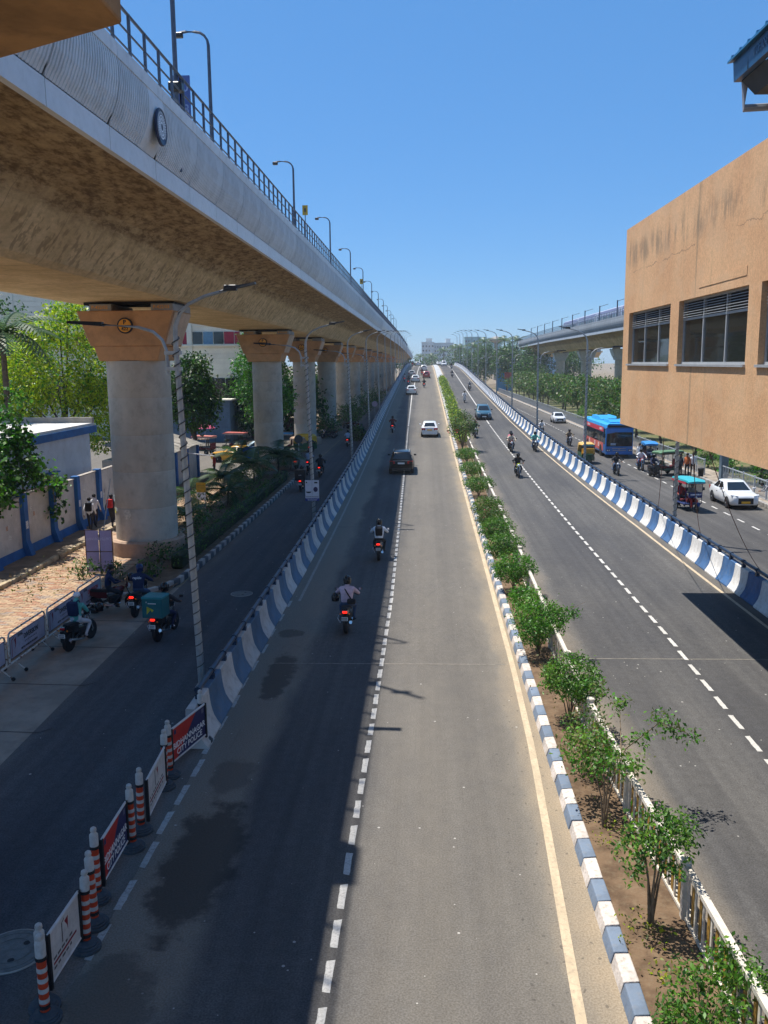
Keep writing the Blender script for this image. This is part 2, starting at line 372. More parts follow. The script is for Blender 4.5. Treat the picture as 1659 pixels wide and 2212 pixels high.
# sides of the ramp
for s in (0, 1):
    X = (lambda y: XL(y) - .42) if s == 0 else (lambda y: XR(y) + .42)
    b = MB(); ys = [19 + 3 * i for i in range(202)]
    for y in ys: b.v += [(X(y), y, -.02), (X(y), y, hr(y) + .06)]
    for i in range(len(ys) - 1): b.f.append((2 * i, 2 * i + 2, 2 * i + 3, 2 * i + 1))
    b.mi = [0] * len(b.f); tag(b.build('retaining_wall', M_conc), kind='structure')
# dashes: parts of the road
def along(x, y, L):
    z0, z1 = hr(y), hr(y + L); a = math.atan2(z1 - z0, L)
    return Matrix.Translation((x, y, z0)) @ Matrix.Rotation(a, 4, 'X')
def dash_mesh(L, wd, seed):
    g = random.Random(seed); b = MB(); n = 6
    for i in range(n + 1):
        b.v += [(-wd / 2 + g.uniform(-.008, .008), L * i / n + (g.uniform(-.02, .02) if i in (0, n) else 0), .006), (wd / 2 + g.uniform(-.008, .008), L * i / n + (g.uniform(-.02, .02) if i in (0, n) else 0), .006)]
    b.f = [(2 * i, 2 * i + 1, 2 * i + 3, 2 * i + 2) for i in range(n)]; b.mi = [0] * n
    return b.mesh('lane_dash', M_lane)
dm = [dash_mesh(.66, .12, i) for i in range(4)]; dm2 = [dash_mesh(.82, .12, i) for i in range(4)]; dm3 = [dash_mesh(1.0, .12, i) for i in range(3)]
XD = lambda y: lerp([(9, -1.4), (20, -1.28), (31, -1.24), (59, -1.5), (90, -1.8), (150, -2.2), (330, -1.6)], y)
XD2 = lambda y: lerp([(9, 7.3), (19, 7.45), (27, 7.65), (47, 7.58), (68, 7.5), (97, 7.3), (160, 7.4), (330, 7.6)], y)
for i in range(95): link('lane_dash', rnd.choice(dm), road, M=along(XD(8 + .95 * i), 8 + .95 * i, .66))
for i in range(75): link('lane_dash', rnd.choice(dm2), road, M=along(XD2(9 + 1.22 * i), 9 + 1.22 * i, .8))
for i in range(60): link('lane_dash', rnd.choice(dm3), sr_, M=Matrix.Translation((17.07, 34 + 2.2 * i, .004)))
M_faint = mat('rubbed_lane_paint', (.36, .36, .34), .8, .15, 5, dirt=.9, dcol=(.12, .11, .1), thr=(.3, .6))
for i, y in enumerate([11.4, 12.6, 13.8, 14.9, 16.0, 17.2, 18.3, 19.6, 21, 22.3, 23.7, 25.2, 26.8, 28.5, 30.2]):
    o_ = link('lane_dash', rnd.choice(dm2), road, M=along(-4.95 + .02 * (i % 3), y, .8)); o_.material_slots[0].link = 'OBJECT'; o_.material_slots[0].material = M_faint
def line(name, X, wd, y0, y1, m_, parent):
    n = max(2, int((y1 - y0) / 1.5)); ys = [y0 + (y1 - y0) * i / n for i in range(n + 1)]
    return strip(name, lambda y: X(y) - wd / 2, lambda y: X(y) + wd / 2, ys, lambda y: hr(y) + .006, m_, parent)
XY = lambda y: lerp([(8, 1.98), (10.4, 2.05), (14.5, 2.23), (18.7, 2.4), (24, 2.5), (38, 2.56), (330, 2.45)], y)
line('edge_line', XY, .15, 7, 330, M_yel, road)
line('edge_line', lambda y: XR(y) - .42, .12, 9, 330, M_yel, road)
line('edge_line', lambda y: 4.35, .12, 95, 330, M_yel, road)
line('lane_line', XD, .13, 99, 330, M_lane, road)
line('lane_line', XD2, .14, 101, 330, M_lane, road)
line('edge_line', lambda y: XL(y) + .35, .1, 31, 330, mat('faint_lane_paint', (.3, .28, .25), .8, .1, 5, dirt=.8, dcol=(.16, .14, .12)), road)
M_joint = mat('joint_sealant', (.2, .18, .15), .8, .2, 6)
M_jointd = mat('dark_joint', (.03, .03, .03), .8)
for y, wd, x0, x1, mm in [(24.3, .05, -4.6, 2.3, M_joint), (24.9, .05, 4.5, 11, M_joint), (45, .04, -4.6, -3, M_jointd), (88, .12, -4.8, 2.4, M_jointd), (120, .2, -4.9, 2.4, M_joint), (120, .2, 4.4, 10, M_joint), (155, .25, 4.4, 10, M_joint)]:
    b = MB(); b.quad((x0, y, hr(y) + .005), (x1, y + .04, hr(y) + .005), (x1, y + .04 + wd, hr(y + wd) + .005), (x0, y + wd, hr(y + wd) + .005)); b.build('road_joint', mm, road)
# concrete apron along the footpath, with its joints
M_apron = mat('apron_concrete', (.26, .225, .18), .9, .15, .8, bump=.2, dirt=.5, dcol=(.15, .13, .11))
b = MB(); b.quad((-13, -5, .010), (-8.6, -5, .010), (-9.4, 22, .010), (-9.6, 33, .010), (-12.4, 33, .010)); ap = tag(b.build('roadside_apron', M_apron), kind='structure')
for y in (16.5, 19.3, 22.4, 25.6, 28.4):
    b = MB(); x1 = -9.1 - .025 * (y - 16); b.quad((-12.9, y + .15, .014), (x1, y, .014), (x1 + .25, y + .25, .014), (x1 + .22, y + .27, .014), (x1, y + .035, .014), (-12.9, y + .19, .014)); b.build('apron_joint', M_jointd, ap)
# ---------------------------------------------------------------- crash barriers
prof = [(0, 0), (0, .05), (.07, .14), (.16, .3), (.215, .5), (.245, .72), (.265, .94), (.285, .96), (.45, .96), (.47, .94), (.47, -.06), (.0, -.06)]
def barrier_block(sx, L, m_, seed):
    g = random.Random(seed); b = MB()
    b.loft([[(sx * s, t, z) for s, z in prof] for t in (.006, L - .006)])
    return b.mesh('barrier_block', m_, smooth=30)
LB = 1.32
bk = MB(); bk.box(-.06, .06, -.075, .075, -.02, .1); bk.box(-.035, .035, -.05, .05, .1, .22); bk.tube([(0, -.06, .205), (0, .06, .205)], .085, 8)
bkm = bk.mesh('rail_bracket', M_navy)
def barrier(label, X, sx, y0, n, first, mw, mbl):
    t = thing('crash_barrier', label, 'crash barrier', (X(y0), y0, 0))
    ms = [barrier_block(sx, LB, mw, 1), barrier_block(sx, LB, mbl, 2)]
    rail = []
    for i in range(n):
        y = y0 + LB * i; a = Vector((X(y), y, hr(y))); c = Vector((X(y + LB), y + LB, hr(y + LB))); d = (c - a).normalized()
        e = Vector((0, 0, 1)); x = d.cross(e).normalized(); u = x.cross(d)
        Mx = Matrix(((x.x, d.x, u.x, a.x - t.location.x), (x.y, d.y, u.y, a.y - y0), (x.z, d.z, u.z, a.z), (0, 0, 0, 1)))
        link('barrier_block', ms[(i + first) % 2], t, M=Mx @ Matrix.Translation((rnd.uniform(-.008, .008), 0, rnd.uniform(-.006, .006))) @ Matrix.Rotation(rnd.uniform(-.006, .006), 4, 'Z'))
        p = Mx @ Vector((sx * .33, LB * .5, .96)); link('rail_bracket', bkm, t, loc=p)
        rail.append((p.x, p.y, p.z + .205))
    b = MB(); b.tube(rail, .062, 8); b.build('pipe_rail', M_navy, t, smooth=True)
    return t
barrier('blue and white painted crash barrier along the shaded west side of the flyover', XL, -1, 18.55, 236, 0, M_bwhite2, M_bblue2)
barrier('blue and white painted crash barrier along the sunlit east side of the flyover', XR, 1, 12.0, 232, 1, M_bwhite, M_bblue)
# ---------------------------------------------------------------- planted median
XK = 2.66
soil = strip('planter_bed', XK + .2, 4.02, [4 + 2 * i for i in range(94)], lambda y: hr(y) + .14, M_soil, nx=3); tag(soil, kind='structure')
kerb = thing('median_kerb', 'row of blue and white painted kerb stones along the planted median', 'kerb', (XK, 6, 0))
def kerb_mesh(m_, seed):
    g = random.Random(seed); b = MB(); j = lambda s=.006: g.uniform(-s, s)
    b.hexa([(j(), .008, -.03), (.3, .008, -.03), (.3, .61, -.03), (j(), .61, -.03)], [(.06 + j(), .01, .19 + j()), (.27 + j(), .01, .2 + j()), (.27 + j(), .605, .2 + j()), (.06 + j(), .605, .19 + j())])
    return bevel_mesh(b.mesh('kerb_stone', m_), .018, 2)
km = [[kerb_mesh(M_white, i) for i in range(4)], [kerb_mesh(M_blue, i + 9) for i in range(4)]]
for i in range(295):
    y = 6 + .62 * i
    Mx = along(0, y, .62); Mx.translation = (rnd.uniform(-.008, .008), y - 6, hr(y) + rnd.uniform(-.004, .004))
    link('kerb_stone', rnd.choice(km[i % 2]), kerb, M=Mx @ Matrix.Rotation(rnd.uniform(-.012, .012), 4, 'Z'))
ek = tag(strip('median_edge_kerb', 4.02, 4.16, [4 + 2 * i for i in range(52)], lambda y: hr(y) + .1, mat('pale_edge_kerb', (.5, .46, .38), .8, .15, 3, dirt=.5)), kind='structure')
for sx in (4.16,):
    b = MB()
    for i in range(52): y = 4 + 2 * i; b.v += [(sx, y, hr(y) - .01), (sx, y, hr(y) + .1)]
    b.f = [(2 * i, 2 * i + 2, 2 * i + 3, 2 * i + 1) for i in range(51)]; b.mi = [0] * 51; tag(b.build('median_edge_kerb_face', M_conc), kind='structure')
# plain slab median up on the flyover
slab = strip('median_slab', XK + .05, 4.15, [106 + 4 * i for i in range(65)], lambda y: hr(y) + .2, mat('pale_median_slab', (.42, .42, .41), .8, .12, 1, dirt=.4), nx=1); tag(slab, kind='structure')
for sx in (XK + .05, 4.15):
    b = MB(); ys = [106 + 4 * i for i in range(65)]
    for y in ys: b.v += [(sx, y, hr(y) - .02), (sx, y, hr(y) + .2)]
    b.f = [(2 * i, 2 * i + 2, 2 * i + 3, 2 * i + 1) for i in range(64)]; b.mi = [0] * 64; tag(b.build('median_slab_side', M_conc), kind='structure')
tile = MB(); tile.box(.1, 1.35, .03, 1.45, .2, .225); tm = tile.mesh('slab_tile', mat('median_tile', (.4, .41, .42), .8, .15, 1, rand=.12))
for i in range(95):
    y = 188 + 1.5 * i; Mx = along(XK + .05, y, 1.5); link('slab_tile', tm, slab, M=Mx)
# median fence
M_fw = mat('white_fence_paint', (.62, .57, .49), .6, .1, 5, dirt=.5, dcol=(.36, .29, .2))
M_fy = mat('ochre_fence_paint', (.33, .185, .035), .5, .2, 5, dirt=.4, dcol=(.2, .13, .05))
fence = thing('median_fence', 'low white railing with ochre slats standing along the planted median', 'fence', (3.93, 6, 0))
FX = lambda y: lerp([(6, 4.12), (11, 4.05), (15, 3.86), (18, 3.72), (26, 3.74), (36, 3.86), (60, 3.9), (120, 3.9)], y) - 3.93
posts = [6 + 3.25 * i for i in range(31)]
pb = MB(); pb.rbox(-.06, .06, -.06, .06, .1, 1.08, .01, 1); pb.rbox(-.08, .08, -.08, .08, 1.08, 1.13, .015, 1); pm = pb.mesh('fence_post', M_fw)
sw = MB(); sw.box(-.012, .012, -.03, .03, .2, .98); swm = sw.mesh('fence_slat', M_fw)
sy = MB(); sy.box(.008, .03, -.05, .05, .2, .98); sym = sy.mesh('fence_slat', M_fy)
rest = MB(); cnt = 0
def seg(a, b_, w_, h_):
    a, b_ = Vector(a), Vector(b_); q = []
    for p in (a, b_): q += [(p.x - w_, p.y, p.z), (p.x + w_, p.y, p.z)]
    B = MB(); B.hexa([q[0], q[1], q[3], q[2]], [(x, y, z + h_) for x, y, z in (q[0], q[1], q[3], q[2])]); return B
for i, y in enumerate(posts):
    link('fence_post', pm, fence, loc=(FX(y), y - 6, hr(y)))
    if i + 1 < len(posts):
        y2 = posts[i + 1]; sag = rnd.choice([0, 0, 0, -.05, .03])
        for nm, z, hh, wd in (('top_rail', .96 + sag * .5, .075, .05), ('bottom_rail', .16, .05, .025)):
            seg((FX(y), y - 6 + .06, hr(y) + z), (FX(y2), y2 - 6 - .06, hr(y2) + z + sag * .3), wd, hh).build(nm, M_fw, fence)
        n = 19
        for k in range(n):
            yy = y + .14 + (y2 - y - .28) * k / (n - 1); x = FX(y) + (FX(y2) - FX(y)) * (yy - y) / (y2 - y)
            if cnt < 300: link('fence_slat', (swm, sym)[k % 2], fence, loc=(x, yy - 6, hr(yy)), rot=(0, 0, rnd.uniform(-.1, .1))); cnt += 1
            else:
                rest.cur = k % 2; zz = hr(yy); rest.box(x - .012, x + .02, yy - 6 - .025, yy - 6 + .025, zz + .2, zz + .98)
tag(rest.build('distant_slats', [M_fw, M_fy], fence), kind='stuff')
# ---------------------------------------------------------------- metro viaducts
def girder_mat():
    g = G('weathered_girder_concrete'); v = g.pos()
    x, y, z = g.xyz(v)
    n = g.noise(v, .5, 5, .65); f = g.noise(v, 7, 4, .7, (1, .35, 1))
    c = g.mix(g.step(n, .3, .7), (.55, .385, .195), (.74, .545, .30))
    c = g.mix(1, c, g.mix(g.step(f, .3, .7), (.88, .88, .88), (1.1, 1.1, 1.1)), 'MULTIPLY')
    # rows of damp, dark blotches where the sloping web meets the bottom slab; darker, mottled brown under the wings
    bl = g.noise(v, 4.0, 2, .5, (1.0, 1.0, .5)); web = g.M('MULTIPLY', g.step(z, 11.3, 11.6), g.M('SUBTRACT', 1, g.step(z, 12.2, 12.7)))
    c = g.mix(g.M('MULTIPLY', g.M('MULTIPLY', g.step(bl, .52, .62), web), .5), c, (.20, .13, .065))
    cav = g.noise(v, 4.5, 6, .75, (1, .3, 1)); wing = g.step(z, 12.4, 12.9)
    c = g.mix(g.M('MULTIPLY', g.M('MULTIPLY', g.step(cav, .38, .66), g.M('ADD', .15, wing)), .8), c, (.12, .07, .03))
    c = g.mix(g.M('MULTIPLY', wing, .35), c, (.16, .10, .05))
    jt = g.M('LESS_THAN', g.M('FRACT', g.M('DIVIDE', y, 3.5)), .008); c = g.mix(g.M('MULTIPLY', jt, .45), c, (.1, .07, .04))
    dr = g.noise(v, 1.7, 4, .65, (.12, 1.6, .12)); c = g.mix(g.M('MULTIPLY', g.step(dr, .58, .72), .35), c, (.22, .15, .08))
    g.bump(g.noise(v, 9, 5, .7), .5, .03)
    return g.fin(c, .92, 0, .2)
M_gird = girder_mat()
M_para = mat('grey_precast_paint', (.68, .70, .71), .7, .06, .8, bump=.12, dirt=.3, dcol=(.30, .31, .31), rand=.05)
M_parad = mat('parapet_rib_groove', (.13, .14, .145), .85, .1, 2, bump=.2, dirt=.4, dcol=(.12, .12, .11))
M_fascia = mat('pale_fascia_paint', (.74, .75, .75), .65, .04, .7, bump=.08, dirt=.25, dcol=(.40, .40, .38), rand=.04)
M_rail = mat('blue_grey_railing', (.07, .095, .14), .5, .12, 5)
M_cap = mat('orange_pier_cap', (.52, .27, .12), .85, .12, 1.1, bump=.3, dirt=.35, dcol=(.28, .15, .08))
M_capside = mat('pale_cap_end', (.58, .40, .27), .8, .1, 1.2, bump=.25, dirt=.3, dcol=(.3, .2, .12))
M_col = mat('grey_column_concrete', (.48, .43, .355), .85, .14, .55, bump=.2, dirt=.45, dcol=(.22, .20, .17), sc=(1, 1, .5))
M_plinth = mat('stained_plinth', (.40, .28, .20), .9, .15, 1.2, bump=.25, dirt=.5, dcol=(.2, .15, .1))
M_org = mat('orange_disc', (.72, .30, .03), .6, .1, 3)
drop = lambda y: 0 if y < 230 else -3.0 * ((y - 230) / 280) ** 1.5
def viaduct(label, side, Xe, y0, y1, bend, panel_y0, ribs, near, plain=None, M_para=M_para, M_fascia=M_fascia):
    """side=+1: the visible edge faces +X (viaduct west of the road). Xe: x of the parapet's outer face."""
    t = thing('metro_viaduct', label, 'viaduct', (Xe - side * 6.2, y0, 0))
    ox = t.location.x
    bx = lambda y: bend(y)
    def frame(y):                                 # local frame at y: right vector pointing to the visible edge
        d = Vector((bx(y + .5) - bx(y - .5), 1, 0)).normalized(); r = Vector((d.y, -d.x, 0)) * side
        return Vector((Xe + bx(y), y, 0)), d, r
    def at(y, s, z):                              # s metres outward from the parapet's outer face
        p, d, r = frame(y); q = p + r * s; return (q.x - ox, q.y - y0, z + drop(y))
    # box girder: one span per pier gap; wings, fillets, sloping webs, bottom slab
    half = [(-.3, 12.95), (-.3, 13.53), (-.45, 13.53), (-1.8, 13.3), (-2.35, 13.0), (-2.62, 12.72), (-2.85, 12.35), (-3.5, 11.5), (-3.7, 11.33)]
    half = [(-.3, 14.1)] + half[1:]
    secf = half + [(-12.4 - s + (1.3 if s > -1 else .5 if s > -2 else 0), z) for s, z in reversed(half)]
    spans = near
    for a, c in zip(spans, spans[1:]):
        n = max(1, int((c - a) / 12)); b = MB()
        b.loft([[at(y, s, z) for s, z in secf] for y in [a + .02 + (c - a - .04) * i / n for i in range(n + 1)]])
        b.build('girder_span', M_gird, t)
    # parapet: ribbed, bellied panels over plain fascia panels
    PL = 3.5
    pp = [(0, 15.5), (.035, 15.3), (.035, 14.95), (-.03, 14.6), (-.15, 14.3), (-.33, 14.02)]
    def panel(n_r, L=PL, plain=None):
        b = MB(); ys = []
        if n_r == 0: ys = [(.012, 0), (L - .012, 0)]
        else:
            st = L / n_r
            for k in range(n_r):
                yy = k * st
                inp = plain and plain[0] < yy + st / 2 < plain[1]
                ys += [(yy + .012 if k == 0 else yy, 0), (yy + st * .5, 0), (yy + st * .54, 0 if inp else -.07), (yy + st * .97, 0 if inp else -.07)]
            ys.append((L - .012, 0))
        rings = [[(s + o, yy, z) for s, z in pp] for yy, o in ys]
        m = len(pp); vs = [q for r_ in rings for q in r_]
        for i in range(len(rings) - 1):
            b.cur = 1 if (ys[i][1] < 0 and ys[i + 1][1] < 0) else 0
            b.add([rings[i][k] for k in range(m)] + [rings[i + 1][k] for k in range(m)], [(k, k + 1, m + k + 1, m + k) for k in range(m - 1)])
        b.cur = 0
        b.loft([[(-.22, yy, 15.5), (.02, yy, 15.5), (.02, yy, 15.82), (-.22, yy, 15.82)] for yy in (.012, L - .012)])
        b.loft([[(-.4, yy, 13.9), (-.33, yy, 14.02), (-.2, yy, 14.3), (-.09, yy, 14.6), (-.04, yy, 14.95), (-.06, yy, 15.5), (-.3, yy, 15.5), (-.3, yy, 13.9)] for yy in (.012, L - .012)])
        return b.mesh('parapet_panel', [M_para, M_parad])
    pm_ = panel(ribs); pf_ = panel(0); ps_ = panel(ribs, PL, plain) if plain else None
    fb = MB(); fb.box(-.42, -.26, .02, PL - .02, 13.5, 14.02); fm = fb.mesh('fascia_panel', M_fascia)
    i = 0; y = panel_y0; n_far = 0
    while y < y1 and n_far < 290:
        p, d, r = frame(y + PL / 2); q = Vector((Xe + bx(y), y, 0))
        Mx = Matrix(((r.x, d.x, 0, q.x - ox), (r.y, d.y, 0, q.y - y0), (0, (drop(y + 1) - drop(y)), 1, drop(y)), (0, 0, 0, 1)))
        link('parapet_panel', ps_ if (plain and abs(y - plain[2]) < 1) else (pm_ if y < 150 else pf_), t, M=Mx); link('fascia_panel', fm, t, M=Mx)
        y += PL; n_far += 1
    # deck, far parapet, rails, sleepers' bed
    ys = [y0 + 8 * k for k in range(int((y1 - y0) / 8) + 1)]
    b = MB(); b.loft([[at(yy, s, z) for s, z in [(-.3, 14.1), (-.3, 14.25), (-10.85, 14.25), (-10.85, 14.1)]] for yy in ys]); b.build('deck_slab', M_conc, t)
    b = MB(); b.loft([[at(yy, s, z) for s, z in [(-10.75, 13.6), (-10.75, 15.8), (-11.0, 15.8), (-11.1, 14.8), (-10.9, 13.6)]] for yy in ys]); b.build('far_parapet', M_para, t)
    b = MB(); b.loft([[at(yy, s, z) for s, z in [(-.36, 14.12), (-.31, 14.12), (-.22, 14.6), (-.15, 15.0), (-.15, 15.75), (-.28, 15.75)]] for yy in ys]); b.build('parapet_sun_stop', M_black, t)  # black strip added inside the panels to stop sun leaking through their gaps
    b = MB()
    for s in (-2.2, -3.7, -7.6, -9.1): b.loft([[at(yy, s + a, z) for a, z in [(-.04, 14.5), (.04, 14.5), (.04, 14.65), (-.04, 14.65)]] for yy in ys])
    b.build('track_rails', M_steel, t)
    # railing on the parapet
    rp = MB(); rp.box(-.035, .035, -.03, .03, 15.8, 16.86); rpm = rp.mesh('railing_post', M_rail)
    yy = max(y0, 8); st = 1.2 if ribs else 1.4
    k = 0
    while yy < y1 and k < 295:
        p = at(yy, -.1, 0); link('railing_post', rpm, t, loc=p); yy += st; k += 1
    for z in (16.02, 16.42, 16.84):
        b = MB(); b.tube([at(q, -.1, z) for q in ys], .028 if z < 16.8 else .042, 5); b.build('railing_bar', M_rail, t)
    return t, at
PIERS = [39.8, 72.6, 95, 117, 139, 161, 183, 206, 229, 252, 276, 300, 324, 348]
bendW = lambda y: 0
vw, atw = viaduct('grey ribbed metro viaduct running above the shaded service road west of the flyover', 1, -6.98, -14, 510, bendW,
                  21.1 - 3.5 * 9, 24, [-14, 7] + PIERS + [372, 400, 430, 470, 510], plain=(2.2, 3.5, 21.1))
# the plain zone round the emblem spans two panels: mask the start of the next one with its own rib-free strip
bendE = lambda y: 0 if y < 300 else .0042 * (y - 300) ** 2
PIERSE = [120, 148, 177, 215, 256, 305]
ve, ate = viaduct('grey metro viaduct carrying a train beyond the trees east of the flyover', -1, 31.7, 70, 392, bendE, 71, 0, [70, 95] + PIERSE + [335, 365, 392], None, mat('slate_precast_paint', (.25, .28, .31), .75, .08, .8, dirt=.3, dcol=(.14, .15, .15), rand=.06), mat('slate_fascia_paint', (.38, .43, .48), .7, .06, .8, dirt=.25, rand=.05))
# round emblem
em = thing('round_emblem', 'round dark emblem with pale ring pattern mounted on the ribbed viaduct parapet', 'emblem', (-6.90, 24.05, 14.72))
b = MB(); b.lathe([(.46, -.02), (.47, .02), (.44, .05), (.42, .035)], 32, axis='x'); b.build('disc', mat('emblem_navy', (.02, .03, .07), .4, .2, 6), em, smooth=True)
M_emw = mat('emblem_white', (.86, .87, .88), .5)
b = MB()
for r0, r1 in ((.265, .30), (.09, .13), (.19, .212)):
    for k in range(32):
        a, c = 2 * math.pi * k / 32, 2 * math.pi * (k + 1) / 32
        b.quad((.045, r0 * math.cos(a), r0 * math.sin(a)), (.045, r1 * math.cos(a), r1 * math.sin(a)), (.045, r1 * math.cos(c), r1 * math.sin(c)), (.045, r0 * math.cos(c), r0 * math.sin(c)))
b.build('ring', M_emw, em)
b = MB()
for k in range(28):
    a = 2 * math.pi * k / 28; da = .055
    b.quad(*[(.043, r * math.cos(q), r * math.sin(q)) for r, q in ((.14, a), (.255, a + .25), (.255, a + .25 + da * 2.2), (.14, a + da * 1.9))])
for k in range(34):
    a = 2 * math.pi * k / 34
    if math.sin(a) > -.75: b.quad(*[(.043, r * math.cos(q), r * math.sin(q)) for r, q in ((.325, a), (.375, a + .02), (.385, a + .11), (.32, a + .09))])
b.build('pattern', M_emw, em)
# ---------------------------------------------------------------- piers
def pier(label, X, Y, num=None, r=1.36, plinth=True, grey=False, text_px=False):
    t = thing('viaduct_pier', label, 'pier', (X, Y, 0), 0, 'piers of the metro viaducts')
    mc, ms = (M_cap, M_capside) if not grey else (mat('grey_cap_paint', (.42, .43, .43), .85, .1, 1, dirt=.3), mat('white_cap_end', (.66, .67, .68), .8, .05, 1, dirt=.2))
    b = MB(); pr = []
    for k in range(5):
        z0, z1 = .55 + 1.65 * k, .55 + 1.65 * (k + 1)
        pr += [(r, z0 + .02), (r, z1 - .02), (r - .012, z1 - .01), (r - .012, z1)]
    b.lathe(pr[:-2], 32); b.build('column', M_col, t, smooth=True)
    b = MB(); D = 1.5
    b.hexa([(-1.62, -D + .1, 9.42), (1.62, -D + .1, 9.42), (1.62, D - .1, 9.42), (-1.62, D - .1, 9.42)], [(-2.12, -D, 10.92), (2.12, -D, 10.92), (2.12, D, 10.92), (-2.12, D, 10.92)])
    b.hexa([(-1.3, -1.32, 8.78), (1.3, -1.32, 8.78), (1.3, 1.32, 8.78), (-1.3, 1.32, 8.78)], [(-1.5, -1.38, 9.42), (1.5, -1.38, 9.42), (1.5, 1.38, 9.42), (-1.5, 1.38, 9.42)])
    link('pier_cap', bevel_mesh(b.mesh('pier_cap', mc), .03), t)
    for s in (1, -1):
        b = MB(); b.hexa([(s * 1.63, -D + .25, 9.5), (s * 1.67, -D + .25, 9.5), (s * 1.67, D - .25, 9.5), (s * 1.63, D - .25, 9.5)], [(s * 2.12, -D + .2, 10.86), (s * 2.165, -D + .2, 10.86), (s * 2.165, D - .2, 10.86), (s * 2.12, D - .2, 10.86)])
        b.build('cap_end', ms, t)
    for i, x in enumerate((-1.55, 1.15)):
        b = MB(); b.box(x, x + .95, -D + .06, D - .06, 10.92, 11.2); o = b.build('bearing_block', M_conc, t)
        if text_px: text('stencil', 'P-422/0' + '23'[i], .2, M_org, o, (x + .45, -D + .055, 11.06))
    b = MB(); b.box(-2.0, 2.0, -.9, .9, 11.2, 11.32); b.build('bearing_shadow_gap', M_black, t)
    if plinth:
        b = MB(); b.lathe([(1.72, -.02), (1.70, .66), (1.62, .74), (1.36, .72)], 32); b.build('plinth', M_plinth, t, smooth=True)
    if num:
        b = MB(); b.lathe([(.34, -D - .06), (.34, -D + .02)], 24, (0, 0, 10.28), 'y'); o = b.build('number_disc', M_txtk, t)
        b = MB(); b.lathe([(.28, -D - .075), (.28, -D - .05)], 24, (0, 0, 10.28), 'y'); b.build('disc_face', M_org, o)
        b = MB(); b.box(-.28, .28, -D - .085, -D - .07, 10.265, 10.295); b.build('disc_bar', M_txtk, o)
        text('disc_letter', 'P', .26, M_txtk, o, (0, -D - .08, 10.42), bold=.03)
        text('disc_number', num, .2, M_txtk, o, (0, -D - .08, 10.14), bold=.03)
    return t
for i, y in enumerate(PIERS):
    lab = f'orange capped concrete pier, {ORD[i]} from the near end of the shaded viaduct' if i else 'nearest orange capped round concrete pier with pasted notices beside the brick footpath'
    p = pier(lab, -12.95, y, ['422', '421', '420', '419', '418', '417'][i] if i < 6 else None, 1.4 if i == 0 else 1.2, text_px=(i < 2))
    if i == 0:
        for a, z, wd, hh, mm in [(-108, 1.95, .34, .45, (.5, .46, .38)), (-153, 2.6, .25, .3, (.5, .55, .55)), (-147, 2.05, .22, .22, (.6, .55, .1)), (-143, 2.15, .3, .12, (.5, .5, .45)), (-139, 2.12, .2, .14, (.55, .5, .1))]:
            a = R(a); b = MB(); b.box(-wd / 2, wd / 2, -.004, .004, -hh / 2, hh / 2)
            o = b.build('pasted_notice', mat('notice_%d' % int(mm[0] * 100 + z * 10), mm, .9, .25, 9), p, loc=(1.405 * math.cos(a), 1.405 * math.sin(a), z)); o.rotation_euler = (0, 0, a + R(90))
for i, y in enumerate(PIERSE):
    pier(f'grey capped pier, {ORD[i]} from the near end of the viaduct carrying the train', 38.5 + bendE(y), y, None, 1.25, False, True)
# ---------------------------------------------------------------- lamps and boxes on the viaduct
def deck_lamp(label, y):
    t = thing('deck_lamp', label, 'street lamp', (-7.18, y, 15.6), 0, 'lamps along the viaduct parapet')
    b = MB(); pts = [(0, 0, .2), (0, 0, 3.45)] + [(-.42 + .42 * math.cos(a), 0, 3.45 + .42 * math.sin(a)) for a in (.4, .8, 1.2, 1.57)] + [(-.75, 0, 3.88), (-.95, 0, 3.86)]
    b.tube(pts, [.07, .055] + [.045] * 6, 6); b.build('pole', M_rail, t)
    b = MB(); b.rbox(-1.12, -.84, -.09, .09, 3.70, 3.86, .03, 1); b.build('lamp_head', M_blkp, t); return t
for i, y in enumerate([31.1, 50.2, 69, 87.5, 105, 122, 139, 156, 173, 190, 207, 224]):
    deck_lamp(f'curved lamp on the viaduct parapet, {ORD[i]} from the near end', y)
ms_ = thing('signal_mast', 'tall thin mast with boxes standing behind the viaduct railing', 'mast', (-7.2, 26.9, 14.2))
b = MB(); b.tube([(0, 0, 0), (0, 0, 6.4)], .07, 8); b.build('pole', M_rail, ms_)
b = MB(); b.rbox(-.2, .2, -.17, .17, 2.2, 2.45, .03, 1); b.rbox(-.25, .25, -.1, .1, 4.75, 4.9, .03, 1); b.build('bracket', M_blkp, ms_)
eb = thing('equipment_box', 'grey equipment cabinet behind the viaduct railing beside the mast', 'cabinet', (-8.3, 28.6, 14.2)); b = MB(); b.rbox(-.35, .35, -.5, .5, 0, 2.5, .03, 1); b.build('cabinet', M_conc, eb); b = MB(); b.box(.352, .36, -.4, .4, 1.4, 2.3); b.build('door', M_steel, eb)
eb = thing('equipment_box', 'wide equipment cabinet behind the viaduct railing near the beam', 'cabinet', (-7.55, 18.4, 14.2)); b = MB(); b.rbox(-.3, .3, -.6, .6, 0, 3.5, .03, 1); b.build('cabinet', M_conc, eb)
sg = thing('speed_board', 'blue panel board with pale figures behind the viaduct railing', 'sign', (-7.6, 28.9, 15.6)); b = MB(); b.box(-.03, .03, -.03, .03, 0, 1.8); b.build('post', M_rail, sg)
b = MB(); b.box(-.25, .3, -.03, .03, .5, 1.85); o = b.build('panel', mat('board_blue', (.08, .13, .35), .5, .1), sg)
for x, z, s_ in [(-.1, 1.5, '2'), (.16, 1.5, '0'), (-.1, .85, '0'), (.16, .85, '8')]: text('figure', s_, .4, mat('board_figure', (.3, .38, .6), .5), sg, (x, -.035, z))
